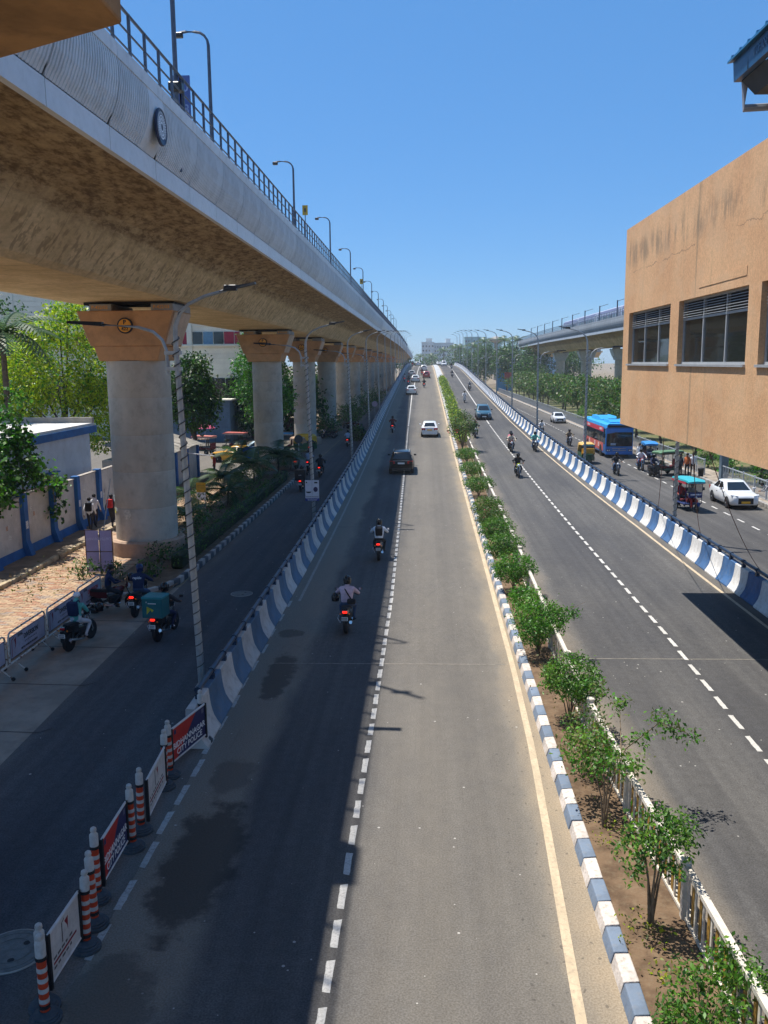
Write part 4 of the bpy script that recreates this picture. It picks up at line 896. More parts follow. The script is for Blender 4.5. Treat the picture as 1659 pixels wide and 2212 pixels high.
def scooter(label, body):
    t = thing('scooter', label, 'scooter', (0, 0, -50), 0, 'scooters on the roads'); mb = mat('bike_paint_%d_%d_%d' % tuple(int(c * 999) for c in body), body, .25, .05, coat=.4)
    wheel(.24, .11, t, (0, -.58, .24), spokes=6); wheel(.24, .1, t, (0, .62, .24), spokes=6)
    b = MB(); b.loft([[(-wd, y, z0), (wd, y, z0), (wd * 1.1, y, (z0 + z1) / 2), (wd * .8, y, z1), (-wd * .8, y, z1), (-wd * 1.1, y, (z0 + z1) / 2)] for y, wd, z0, z1 in ((-.9, .1, .6, .78), (-.7, .18, .42, .8), (-.3, .18, .3, .76), (-.08, .13, .28, .7))]); b.build('rear_body', mb, t, smooth=50)
    b = MB(); b.rbox(-.17, .17, -.15, .38, .26, .33, .03); b.build('floorboard', M_blkp, t)
    b = MB(); b.loft([[(-wd, y, z), (wd, y, z), (wd * .8, y + .09, z), (-wd * .8, y + .09, z)] for y, wd, z in ((.32, .19, .3), (.42, .22, .6), (.42, .2, .85), (.38, .14, 1.0))]); b.build('front_apron', mb, t, smooth=50)
    b = MB(); b.loft([[(-wd, y, z - .07), (wd, y, z - .07), (wd, y, z), (0, y, z + .02), (-wd, y, z)] for y, wd, z in ((-.85, .1, .85), (-.5, .15, .83), (-.12, .11, .8))]); b.build('seat', M_black, t, smooth=50)
    b = MB(); b.rbox(-.1, .1, .52, .76, .44, .5, .03); b.tube([(0, .62, .24), (0, .5, .6), (0, .38, 1.0)], .03, 6); b.build('front_mudguard', mb, t)
    b = MB(); b.tube([(-.33, .32, 1.03), (0, .4, 1.04), (.33, .32, 1.03)], .02, 6); b.rbox(-.14, .14, .36, .5, .96, 1.08, .03); b.build('handlebar', M_blkp, t)
    for s in (-1, 1): b = MB(); b.tube([(s * .2, .36, 1.05), (s * .32, .35, 1.2)], .008, 4); b.rbox(s * .35 - .06, s * .35 + .06, .33, .36, 1.18, 1.26, .02, 1); b.build('mirror', M_blkp, t)
    b = MB(); b.rbox(-.08, .08, .5, .55, .97, 1.06, .02, 1); b.build('headlight', M_lamp, t)
    b = MB(); b.rbox(-.1, .1, -.95, -.88, .66, .75, .02, 1); b.build('tail_light', M_red, t)
    b = MB(); b.box(-.1, .1, -.96, -.95, .46, .58); b.build('number_plate', M_plate, t)
    b = MB(); b.rbox(-.16, -.06, -.75, -.2, .2, .32, .03); b.tube([(.1, -.3, .25), (.14, -.85, .3)], .045, 6); b.build('engine_and_exhaust', M_blkp, t); return t
PROTO = {}
def bike(label, loc, rz, body=(.02, .02, .022), kind='m', z=None, lit=True):
    k = (kind, body)
    if k not in PROTO: PROTO[k] = (motorcycle if kind == 'm' else scooter)(label, body); o = PROTO[k]
    else: o = copytree(PROTO[k])
    o['label'] = label; o.location = (loc[0], loc[1], loc[2]); o.rotation_euler = (0, 0, rz)
    if not lit:
        for c in o.children:
            if c.name.startswith('tail_light'): c.material_slots[0].link = 'OBJECT'; c.material_slots[0].material = M_redoff
    return o
def slope(o, y, rz):
    a = math.atan2(hr(y + .5) - hr(y - .5), 1); o.rotation_euler = (Matrix.Rotation(a, 4, 'X') @ Matrix.Rotation(rz, 4, 'Z')).to_euler()
UP, DN = 0.0, math.pi
def rider(bl, pl, x, y, rz, shirt, trousers, body=(.02, .02, .022), kind='m', helmet=0, ramp=True, lit=None, yaw=0, **kw):
    z = hr(y) if ramp else .006
    lit = (rz == UP) if lit is None else lit
    o = bike(bl, (x, y, z), rz + yaw, body, kind, lit=lit); p = person(pl, 'ride' if kind == 'm' else 'scoot', (x, y, z), rz + yaw, shirt, trousers, helmet=helmet, **kw)
    if ramp: slope(o, y, rz + yaw); slope(p, y, rz + yaw)
    return o, p
# west carriageway, riding away from the camera
b1, p1 = rider('black motorcycle nearest the camera in the shaded lane', 'rider in pale pink shirt with slung bag nearest the camera', -2.55, 27.9, UP, 'pale_pink', 'jeans')
mb_ = MB(); mb_.tube([(-.15, -.0, 1.43), (.0, -.24, 1.25), (.17, -.32, 1.0)], .022, 5); mb_.build('bag_strap', CL['black'], p1)
mb_ = MB(); mb_.rbox(.02, .3, -.42, -.28, .88, 1.06, .05); mb_.build('sling_bag', CL['black'], p1, True)
hh = thing('spare_helmet', 'spare black helmet hung on the left arm of the pink shirted rider', 'helmet', (-2.95, 27.95, 1.0)); o = link('shell', HM, hh); link('visor', VM, hh)
b2, p2 = rider('black motorcycle ridden by the man in white with a black backpack', 'rider in white shirt with black backpack in the shaded lane', -2.03, 38.2, UP, 'white', 'black', pack='black')
rider('dark motorcycle beyond the backpack rider, close to the west barrier', 'rider in maroon top close to the west barrier', -3.42, 93.4, UP, 'maroon', 'dark')
rider('small dark motorcycle on the sunlit lane behind the red car', 'rider in black on the sunlit lane behind the red car', -.18, 167, UP, 'black', 'dark')
rider('motorcycle beside the white sedan near the crest, inner one of two', 'rider in dark jacket beside the far white sedan', -3.29, 176, UP, 'dark', 'dark')
rider('motorcycle hugging the west barrier near the crest', 'rider hugging the west barrier near the crest', -4.28, 187, UP, 'grey', 'jeans')
rider('motorcycle between the red car and the white sedan ahead of it', 'rider between the red car and the white sedan ahead of it', -.75, 214, UP, 'maroon', 'dark')
rider('motorcycle at the crest of the flyover in the shaded lane', 'rider at the crest in the shaded lane', -4.0, 290, UP, 'dark', 'dark')
# east carriageway, riding towards the camera
rider('yellow motorcycle coming down the east carriageway beside the dashed line', 'rider in black on the yellow motorcycle', 6.64, 63.0, DN, 'black', 'dark', body=(.45, .5, .04))
rider('red motorcycle carrying two people down the east carriageway', 'rider in pale shirt steering the red motorcycle with a passenger', 7.52, 77.2, DN, 'cream', 'dark', body=(.2, .015, .02))
person('passenger sitting behind the rider of the red motorcycle', 'pillion', (7.52, 77.2, hr(77.2)), DN, 'pink', 'dark', helmet=0)
rider('black motorcycle near the east barrier with a teal jacketed rider', 'rider in teal jacket near the east barrier', 9.65, 77.8, DN, 'teal', 'jeans')
rider('white motorcycle half hidden behind the red flowered shrub', 'rider half hidden behind the red flowered shrub', 5.0, 88.3, DN, 'dark', 'dark', body=(.5, .5, .52))
rider('pale scooter coming down beside the hedge on the east carriageway', 'rider in white on the pale scooter beside the hedge', 5.85, 132, DN, 'white', 'grey', body=(.5, .5, .52), kind='s')
rider('dark motorcycle in the outer lane beyond the blue car', 'rider in grey in the outer lane beyond the blue car', 7.9, 158, DN, 'grey', 'dark', helmet=2)
rider('dark motorcycle coming over the east carriageway below the crest', 'rider in dark clothes below the crest on the east carriageway', 6.18, 203, DN, 'dark', 'dark')
rider('motorcycle with two people just below the crest on the east side', 'rider just below the crest on the east side', 7.39, 250, DN, 'black', 'dark')
# east service road
rider('black motorcycle passing the blue bus on the east service road', 'rider in dark jacket passing in front of the blue bus', 14.61, 67.6, DN, 'dark', 'jeans', ramp=False)
rider('black scooter beside the green rickshaw on the east service road', 'rider in dark shirt on the black scooter', 17.12, 66.2, DN, 'navy', 'dark', kind='s', ramp=False, yaw=.25)
rider('red motorcycle stopped beside the rickshaws on the east service road', 'rider in white sleeves on the red motorcycle beside the rickshaws', 17.09, 70.3, DN, 'white', 'jeans', body=(.35, .02, .025), ramp=False)
rider('dark motorcycle far along the service road near the bus', 'rider in yellowish shirt far along the service road near the bus', 14.83, 91.3, DN, 'khaki', 'dark', ramp=False)
rider('motorcycle far behind the bus beside the east barrier', 'rider in white far behind the bus beside the east barrier', 13.9, 106, DN, 'white', 'dark', ramp=False)
# west service road
d1, dp = rider('black delivery motorcycle with a lit tail lamp beside the nearest pier', 'delivery rider in black hidden behind the teal box', -8.33, 26.95, UP, 'dark', 'navy', ramp=False, shoes='white', yaw=-.12)
tb = thing('delivery_box', 'large teal delivery box with a yellow arrow on the motorcycle', 'box', (-8.42, 26.28, .84), -.12)
mb_ = MB(); mb_.rbox(-.33, .33, -.3, .3, 0, .66, .03); mb_.build('box_body', mat('teal_canvas', (.012, .115, .125), .6, .1, 4, bump=.2), tb)
mb_ = MB(); mb_.rbox(-.34, .34, -.31, .31, .6, .68, .02, 1); mb_.build('lid', mat('teal_lid', (.02, .2, .22), .5), tb)
M_lime = mat('lime_print', (.5, .45, .03), .6)
mb_ = MB(); mb_.quad((-.17, -.304, .12), (-.05, -.304, .27), (-.16, -.304, .38)); mb_.quad((-.06, -.304, .31), (.0, -.304, .2), (.06, -.304, .26)); mb_.quad((-.16, -.3045, .38), (-.06, -.3045, .3), (.06, -.3045, .26), (.05, -.3045, .28)); mb_.build('arrow', M_lime, tb)
mb_ = MB(); [mb_.box(-.12 + .03 * k, -.1 + .03 * k, -.304, -.302, .46, .49) for k in range(9)]; mb_.box(-.18, -.165, -.304, -.302, .49, .54); mb_.build('print_line', M_txtw, tb)
rider('black motorcycle with red tail lamp waiting next to the barricades', 'rider in dark printed tee shirt and blue helmet waiting by the barricades', -10.0, 29.6, UP, 'navy', 'jeans', ramp=False, helmet=1)
rp_ = [o for o in S.objects if o.get('label') == 'rider in dark printed tee shirt and blue helmet waiting by the barricades'][0]
text('shirt_print', 'rapido', .12, M_txtw, rp_, (0, -.285, 1.3), rot=(R(75), 0, 0))
bike('maroon motorcycle standing sideways behind the barricade', (-11.0, 29.7, .006), R(-62), (.10, .012, .015), lit=False)
person('man in navy shirt sitting sideways on the maroon motorcycle', 'phone', (-11.0, 29.7, .006), R(-62), 'navy', 'dark', helmet=None, hair=True, shoes='brown')
hh = thing('parked_helmet', 'black helmet resting on the handlebar of the maroon motorcycle', 'helmet', (-10.45, 30.0, 1.16)); link('shell', HM, hh); link('visor', VM, hh)
bike('black motorcycle stopped beside the diversion barricades, nearest on the service road', (-10.75, 25.95, .006), R(-8), lit=False)
person('man in mint shirt, white cap and dark backpack on a stopped motorcycle', 'phone', (-10.75, 25.95, .006), R(-8), 'teal', 'white_trousers', hair=False, cap=True, pack='navy')
hh = thing('hanging_helmet', 'dark helmet hanging from the handlebar of the stopped motorcycle', 'helmet', (-10.22, 26.3, 1.1)); link('shell', HM, hh); link('visor', VM, hh)
dbk, _ = rider('motorcycle with a black carrier box on the west service road', 'rider hidden behind the black carrier box', -8.42, 59.4, UP, 'black', 'dark', ramp=False)
kb = thing('carrier_box', 'square black carrier box strapped on a motorcycle', 'box', (-8.42, 58.75, .82)); mb_ = MB(); mb_.rbox(-.36, .36, -.32, .3, 0, .72, .04); mb_.build('box_body', M_blkp, kb)
mb_ = MB(); [mb_.box(-.08 + .05 * k, -.05 + .05 * k, -.326, -.322, .36, .39) for k in range(4)]; mb_.build('print_line', M_txtw, kb)
rider('black motorcycle ahead of the black carrier box', 'rider in black with a lit tail lamp ahead of the carrier box', -8.05, 67.1, UP, 'black', 'black', ramp=False)
rider('motorcycle left of the lamp post beside the second pier', 'rider in checked shirt left of the lamp post', -9.44, 70.9, UP, 'checks', 'jeans', ramp=False)
rider('scooter carrying a passenger beside the second pier', 'rider in white beside the second pier', -10.6, 72.0, UP, 'white', 'jeans', kind='s', body=(.3, .3, .32), ramp=False)
rider('motorcycle with red lamp beyond the third pier on the service road', 'rider in pale blue beyond the third pier', -8.04, 91.6, UP, 'checks', 'dark', ramp=False)
rider('motorcycle crossing between the second and third piers', 'rider in dark clothes between the second and third piers', -10.9, 83.5, UP, 'dark', 'dark', ramp=False)
for i, (x, y, a) in enumerate([(-11.2, 101.5, 1.4), (-9.0, 115.5, .4), (-9.8, 116.5, .6), (-10.6, 117.3, .5), (-11.2, 103, 1.5)]):
    bike(['parked motorcycle beside the third pier', 'parked motorcycle nearest in the cluster under the viaduct', 'parked motorcycle in the middle of the cluster under the viaduct', 'parked motorcycle farthest in the cluster under the viaduct', 'parked motorcycle behind another beside the third pier'][i], (x, y, .006), a, lit=False)
# walkers
person('walker in white with a black backpack on the brick footpath, in front of another', 'walk', (-17.25, 43.9, .14), .1, 'white', 'dark', pack='black')
person('taller walker in white behind the one with a black backpack', 'walk', (-17.45, 45.1, .14), .05, 'white', 'dark', skin=1)
person('walker in dark clothes with a red backpack on the footpath', 'walk', (-16.5, 45.0, .14), -.1, 'dark', 'dark', pack='red')
person('standing woman in orange beside the green rickshaw', 'stand', (19.55, 66.3, .006), 2.4, 'orange', 'dark')
person('standing person in all dark clothes nearest the green rickshaw', 'stand', (19.0, 66.1, .006), 2.0, 'dark', 'black')
person('standing man in white shirt and black trousers by the kerb', 'stand', (20.0, 66.4, .006), 2.9, 'white', 'black', skin=1)
person('man in grey shirt leaning against the white taxi', 'lean', (20.35, 51.9, .006), 1.35, 'grey', 'black', hair=True)
person('passer-by with a backpack standing beside the blue topped rickshaw', 'stand', (18.0, 74.6, .006), 2.6, 'white', 'dark', pack='dark')
person('second passer-by with a dark bag at the railing beside the rickshaws', 'stand', (18.7, 76.2, .006), 2.9, 'dark', 'dark', pack='black')
# ---------------------------------------------------------------- cars
M_arch = mat('wheel_arch_black', (.012, .012, .012), .8)
M_trim = mat('dark_trim', (.02, .02, .022), .5)
M_grey = mat('alloy_grey', (.35, .36, .37), .35, .05, 5, metal=.5)
def paint(name, c): return mat('car_paint_' + name, c, .28, .03, 2, spec=.5, coat=.6) if name != 'black' else mat('car_paint_black', c, .22, .03, 2, spec=.25, coat=.1)
KIND = {
 'sedan': dict(L=4.2, W=1.72, H=1.46, st=[(-1, .84, .70, .45), (-.97, .98, .92, .28), (-.72, 1.02, .99, .22), (-.3, .98, 1, .2), (.2, .95, 1, .2), (.5, .93, .99, .2), (.84, .88, .96, .22), (.965, .80, .87, .26), (1, .66, .76, .32)], cab=(-1.62, -.95, .15, .98)),
 'suv': dict(L=4.3, W=1.8, H=1.62, st=[(-1, .95, .78, .45), (-.975, 1.06, .94, .3), (-.8, 1.08, 1, .25), (-.3, 1.06, 1, .24), (.2, 1.03, 1, .24), (.5, 1.02, .99, .24), (.84, .95, .97, .27), (.97, .82, .9, .3), (1, .66, .8, .36)], cab=(-2.08, -1.78, .1, .92)),
 'hatch': dict(L=3.9, W=1.68, H=1.5, st=[(-1, .9, .76, .45), (-.97, 1.0, .93, .28), (-.75, 1.02, 1, .22), (-.3, .98, 1, .2), (.25, .95, 1, .2), (.55, .92, .98, .2), (.86, .86, .95, .22), (.97, .78, .87, .28), (1, .64, .76, .34)], cab=(-1.86, -1.5, .15, .95)),
 'van': dict(L=4.0, W=1.62, H=1.8, st=[(-1, 1.0, .85, .4), (-.98, 1.08, .97, .3), (-.5, 1.08, 1, .25), (.3, 1.06, 1, .25), (.8, 1.02, .98, .25), (.96, .95, .92, .28), (1, .75, .84, .34)], cab=(-1.95, -1.85, 1.0, 1.72)),
}
def car(label, kind, col, loc, rz, plate=None, group='cars on the flyover', ramp=True, cat='car', roofcol=None, face=True):
    k = KIND[kind]; L, W, H = k['L'], k['W'], k['H']; hw = W / 2
    t = thing({'suv': 'suv', 'van': 'van'}.get(kind, 'car'), label, cat, loc, rz, group)
    b = MB(); rings = []
    for f, zt, wf, zb in k['st']:
        y, w_ = f * L / 2, hw * wf
        rings.append([(-w_ * .86, y, zb), (w_ * .86, y, zb), (w_ * .97, y, zb + .1), (w_, y, (zb + zt) * .5), (w_ * .985, y, zt - .14), (w_ * .93, y, zt - .03), (w_ * .8, y, zt), (0, y, zt + .025), (-w_ * .8, y, zt), (-w_ * .93, y, zt - .03), (-w_ * .985, y, zt - .14), (-w_, y, (zb + zt) * .5), (-w_ * .97, y, zb + .1)])
    b.loft(rings); b.build('body', col, t, smooth=50)
    yrb, yrr, yfr, yfb = k['cab']; zb = lerp([(s[0] * L / 2, s[1]) for s in k['st']], 0) - .04
    bw, rw = hw * .93, hw * .72
    def ring(fr, z, w_, y0, y1): c = .12; return [(-w_, y0 + c, z), (-w_ + c, y0, z), (w_ - c, y0, z), (w_, y0 + c, z), (w_, y1 - c, z), (w_ - c, y1, z), (-w_ + c, y1, z), (-w_, y1 - c, z)]
    b = MB(); b.loft([ring(0, zb, bw, yrb, yfb), ring(0, H - .05, rw, yrr, yfr), ring(0, H, rw * .9, yrr + .12, yfr - .12)])
    b.add([(0, (yrr + yfr) / 2, H + .015)], []); b.build('cabin', roofcol or col, t, smooth=50)
    def pt(u, v, side):                           # u along, v up in the glasshouse side / ends
        z = zb + (H - .05 - zb) * v; w_ = bw + (rw - bw) * v; y0 = yrb + (yrr - yrb) * v; y1 = yfb + (yfr - yfb) * v
        if side in 'lr': s = -1 if side == 'l' else 1; return (s * (w_ + .006), y0 + .14 + (y1 - y0 - .28) * u, z)
        if side == 'f': return ((u * 2 - 1) * (w_ - .12), y1 + .006, z)
        return ((u * 2 - 1) * (w_ - .12), y0 - .006, z)
    g = MB(); g.quad(pt(0, .12, 'f'), pt(1, .12, 'f'), pt(.97, .95, 'f'), pt(.03, .95, 'f')); g.build('windscreen', M_glass, t)
    if kind != 'van' or True:
        g = MB(); g.quad(pt(.04, .25 if kind == 'suv' else .15, 'b'), pt(.96, .25 if kind == 'suv' else .15, 'b'), pt(.94, .92, 'b'), pt(.06, .92, 'b')); g.build('rear_window', M_glass, t)
    for s in 'lr':
        for a, c in ((.03, .44), (.48, .93)) if kind != 'van' else ((.03, .35), (.38, .68), (.71, .95)):
            g = MB(); g.quad(pt(a, .16, s), pt(c, .16, s), pt(c - .02, .92, s), pt(a + .02, .92, s)); g.build('side_window', M_glass, t)
    wb = L * .305
    for y in (-wb - .03, wb + .05):
        for s in (-1, 1):
            b = MB(); b.lathe([(.36, s * (hw - .22)), (.36, s * (hw - .004))], 20, (0, y, .34), 'x'); b.build('wheel_arch', M_arch, t)
            o = wheel(.31, .2, t, (s * (hw - .085), y, .31), spokes=7, rimm=M_grey)
            for c in o.children: c.scale = (1.15, 1, 1)
    yr, yf = -L / 2, L / 2; zr = k['st'][1][1]; zf = k['st'][-2][1]
    for s in (-1, 1):
        g = MB(); g.hexa([(s * hw * .52, yr - .025, zr - .26), (s * hw * .93, yr + .06, zr - .26), (s * hw * .93, yr + .2, zr - .24), (s * hw * .52, yr + .16, zr - .24)], [(s * hw * .5, yr - .03, zr - .06), (s * hw * .95, yr + .06, zr - .04), (s * hw * .95, yr + .25, zr - .04), (s * hw * .5, yr + .16, zr - .06)]); g.build('tail_light', M_redoff, t)
        g = MB(); g.hexa([(s * hw * .5, yf - .14, zf - .12), (s * hw * .9, yf - .3, zf - .08), (s * hw * .9, yf - .12, zf - .1), (s * hw * .5, yf + .005, zf - .13)], [(s * hw * .52, yf - .14, zf + .01), (s * hw * .93, yf - .3, zf + .07), (s * hw * .93, yf - .14, zf + .05), (s * hw * .52, yf - .02, zf + .01)]); g.build('headlight', M_lamp, t)
        g = MB(); y = yfb - .32; g.rbox(s * (hw + .09) - .1, s * (hw + .09) + .1, y - .05, y + .05, zb + .07, zb + .2, .03, 1); g.build('wing_mirror', M_trim if kind == 'suv' else col, t)
        g = MB(); g.box(s * (hw - .005) - .01, s * (hw - .005) + .01, -.55, -.37, zb - .16, zb - .13); g.build('door_handle', M_trim, t)
    g = MB(); g.rbox(-hw * .78, hw * .78, yr - .02, yr + .2, .3, .5, .04, 1); g.build('rear_bumper', M_trim if kind == 'suv' else col, t)
    g = MB(); g.hexa([(-hw * .5, yf - .1, .34), (hw * .5, yf - .1, .34), (hw * .5, yf + .02, .34), (-hw * .5, yf + .02, .34)], [(-hw * .55, yf - .2, zf - .12), (hw * .55, yf - .2, zf - .12), (hw * .5, yf + .01, zf - .12), (-hw * .5, yf + .01, zf - .12)]); g.build('grille', M_trim, t)
    pm_ = plate or M_plate
    g = MB(); g.box(-.25, .25, yr - .03, yr - .015, zr - .28, zr - .16); g.build('number_plate', pm_, t)
    g = MB(); g.box(-.25, .25, yf + .02, yf + .035, .38, .5); g.build('number_plate', pm_, t)
    if kind == 'suv':
        for s in (-1, 1): g = MB(); g.tube([(s * rw * .9, yrr + .2, H + .01), (s * rw * .9, yrr + .3, H + .05), (s * rw * .9, yfr - .3, H + .05), (s * rw * .9, yfr - .2, H + .01)], .02, 5); g.build('roof_rail', M_grey, t)
        g = MB(); g.box(-.6, .6, yr - .012, yr + .02, zr - .05, zr - .02); g.build('chrome_strip', M_grey, t)
    if ramp: slope(t, loc[1], rz)
    return t
WH, SI = paint('white', (.72, .73, .73)), paint('pearl', (.62, .64, .64))
def onramp(label, kind, col, x, y, rz, **k): return car(label, kind, col, (x, y, hr(y) + .003), rz, **k)
onramp('black suv with roof rails straddling the dashed line of the shaded lane', 'suv', paint('black', (.005, .0055, .007)), -1.75, 66.3, UP, roofcol=paint('black', (.005, .0055, .007)))
onramp('white sedan with a yellow plate alone on the sunlit lane near the big shrub', 'sedan', WH, .46, 90.5, UP, plate=M_platey)
onramp('white sedan in the shaded lane farther than the maroon rider', 'sedan', WH, -2.3, 150.5, UP)
onramp('white sedan behind a dark roofed sedan near the crest', 'sedan', SI, -2.0, 186.5, UP)
onramp('pale sedan with dark rear nearest the west barrier by the crest', 'sedan', paint('champagne', (.35, .34, .31)), -3.13, 209.3, UP)
onramp('red hatchback climbing the sunlit lane', 'hatch', paint('red', (.36, .02, .025)), .31, 202.5, UP)
onramp('white car directly ahead of the red hatchback', 'hatch', WH, -.3, 241, UP)
onramp('small white car vanishing over the crest in the west lanes', 'sedan', WH, -2.39, 306, UP)
onramp('teal blue suv coming down the east carriageway', 'suv', paint('teal_blue', (.03, .10, .155)), 7.03, 107.5, DN)
onramp('white sedan cresting the flyover towards the camera, foremost', 'sedan', WH, 6.1, 288, DN)
onramp('white van behind the foremost white sedan at the crest', 'van', WH, 6.5, 306, DN)
onramp('white car at the crest beside the median slab', 'hatch', WH, 4.9, 317, DN)
car('white taxi sedan with a yellow plate parked by the east railing', 'sedan', WH, (18.55, 53.3, .006), DN, plate=M_platey, ramp=False, group='cars on the service roads')
car('white sedan on the east service road behind the bus', 'sedan', WH, (18.9, 126.5, .006), DN, ramp=False, group='cars on the service roads')
YT = paint('taxi_yellow', (.72, .36, .01))
car('yellow taxi among the palms at the market corner', 'sedan', YT, (-16.9, 77.5, .006), R(80), ramp=False, group='cars on the service roads', cat='taxi')
car('white and pale blue taxi behind the yellow taxi', 'hatch', paint('pale_blue', (.42, .55, .6)), (-15.9, 82, .006), R(85), ramp=False, group='cars on the service roads', cat='taxi')
# ---------------------------------------------------------------- bus
bus = thing('city_bus', 'blue city bus with red advertising side and roof units on the east service road', 'bus', (17.35, 79.4, .006), DN)
M_bb = mat('bus_blue', (.02, .17, .50), .3, .05, 2, coat=.4); M_br = mat('bus_blue_roof', (.03, .32, .68), .45, .06, 1.5); M_badr = mat('bus_advert_red', (.55, .045, .07), .45, .08, 2); M_bp = mat('bus_advert_peach', (.58, .17, .11), .5, .25, 1.2, col2=(.5, .05, .07))
BLn = 11.2; b = MB(); b.rbox(-1.22, 1.22, -BLn, 0, .34, 2.75, .09, 2); b.build('body', M_bb, bus, smooth=35)
b = MB(); b.loft([[(-w_, y, 2.72), (w_, y, 2.72), (w_ * .97, y, 2.95), (w_ * .85, y, 3.06), (-w_ * .85, y, 3.06), (-w_ * .97, y, 2.95)] for y, w_ in ((-BLn + .05, 1.1), (-BLn + .3, 1.2), (-.5, 1.2), (-.06, 1.12))]); b.build('roof', M_br, bus, smooth=40)
for y0, y1, h, wd in ((-3.9, -1.2, .26, .8), (-9.2, -5, .34, .92)):
    b = MB(); b.loft([[(-w_, y, 3.05), (w_, y, 3.05), (w_ * .9, y, 3.06 + h_), (-w_ * .9, y, 3.06 + h_)] for y, w_, h_ in ((y0, wd * .85, .06), (y0 + .5, wd, h), (y1 - .5, wd, h), (y1, wd * .85, .08))]); o = b.build('roof_unit', M_br, bus, smooth=25)
    b = MB(); [b.box(-.5, .5, yy, yy + .06, 3.06 + h, 3.075 + h) for yy in (y0 + .8, y0 + 1.1, y0 + 1.4)]; b.build('vent', M_trim, o)
b = MB(); b.loft([[(-1.12, .004 + e, 1.05), (1.12, .004 + e, 1.05), (1.14, .004 + e, 1.5), (1.12, -.02 + e, 2.72), (-1.12, -.02 + e, 2.72), (-1.14, .004 + e, 1.5)] for e in (-.02, .012)]); b.build('windscreen', M_glass, bus)
b = MB(); b.box(.3, .78, .018, .028, 1.14, 1.34); b.build('route_card', mat('route_card', (.35, .42, .5), .5, .3, 14), bus)
for sx in (1, -1):
    b = MB(); b.box(sx * 1.222, sx * 1.232, -BLn + .3, -1.1, 2.28, 2.70); o = b.build('advert_band', M_badr, bus)
    b = MB(); b.box(sx * 1.222, sx * 1.234, -BLn + .3, -1.1, 1.3, 2.27); b.build('window_band', M_glass, bus)
    for k in range(6): b = MB(); y = -2.4 - 1.5 * k; b.box(sx * 1.235, sx * 1.245, y - .03, y + .03, 1.3, 2.27); b.build('window_pillar', M_trim, bus)
    b = MB(); b.box(sx * 1.222, sx * 1.23, -BLn + .3, -1.1, .55, 1.29); b.build('advert_panel', M_bp, bus)
    b = MB(); b.box(sx * 1.232, sx * 1.238, -2.9, -1.6, 2.4, 2.6); b.box(sx * 1.232, sx * 1.238, -8.9, -7.6, 2.4, 2.6); [b.box(sx * 1.231, sx * 1.236, y, y + .5, .8, 1.2) for y in (-3.4, -5.2, -7.9)]; b.build('advert_print', mat('advert_pale', (.7, .5, .5), .6, .3, 6), bus)
    b = MB(); b.box(sx * 1.222, sx * 1.232, -1.0, -.25, 1.2, 2.6); b.build('driver_window', M_glass, bus)
    for y in (-2.2, -8.6):
        b = MB(); b.lathe([(.56, sx * 1.0), (.56, sx * 1.239)], 20, (0, y, .5), 'x'); b.build('wheel_arch', M_arch, bus); wheel(.48, .28, bus, (sx * 1.105, y, .48), spokes=8, rimm=M_grey)
    b = MB(); b.rbox(sx * .97 - .17, sx * .97 + .17, -.03, .03, .6, .78, .02, 1); o = b.build('headlight', M_trim, bus); b = MB(); [b.box(sx * .97 + x - .05, sx * .97 + x + .05, .028, .036, .64, .74) for x in (-.08, .07)]; b.build('lamp', M_lamp, o)
    b = MB(); b.tube([(sx * 1.15, -.1, 2.6), (sx * 1.38, .2, 2.5), (sx * 1.38, .2, 2.2)], .02, 5); b.rbox(sx * 1.38 - .09, sx * 1.38 + .09, .17, .24, 1.85, 2.22, .02, 1); b.build('wing_mirror', M_trim, bus)
for z, wd in ((.84, .62), (.66, .58)): b = MB(); b.hexa([(-wd, .0, z), (wd, .0, z), (wd, .02, z), (-wd, .02, z)], [(-wd, .0, z + .06), (wd, .0, z + .06), (wd, .02, z + .06), (-wd, .02, z + .06)]); b.build('grille_bar', M_grey, bus)
b = MB(); b.quad((-.13, .026, .84), (.0, .026, .74), (.13, .026, .84), (.09, .026, .87), (0, .026, .8), (-.09, .026, .87)); b.build('badge', M_grey, bus)
b = MB(); b.rbox(-1.2, 1.2, -.15, .06, .3, .5, .04, 1); b.build('bumper', M_bb, bus)
b = MB(); b.tube([(-.6, .02, 1.1), (-.05, .03, 1.16)], .012, 4); b.tube([(.6, .02, 1.08), (.05, .03, 1.16)], .012, 4); b.build('wiper', M_trim, bus)
b = MB(); b.box(-1.1, 1.1, -.005, .015, 2.75, 2.93); b.build('destination_box', M_trim, bus)
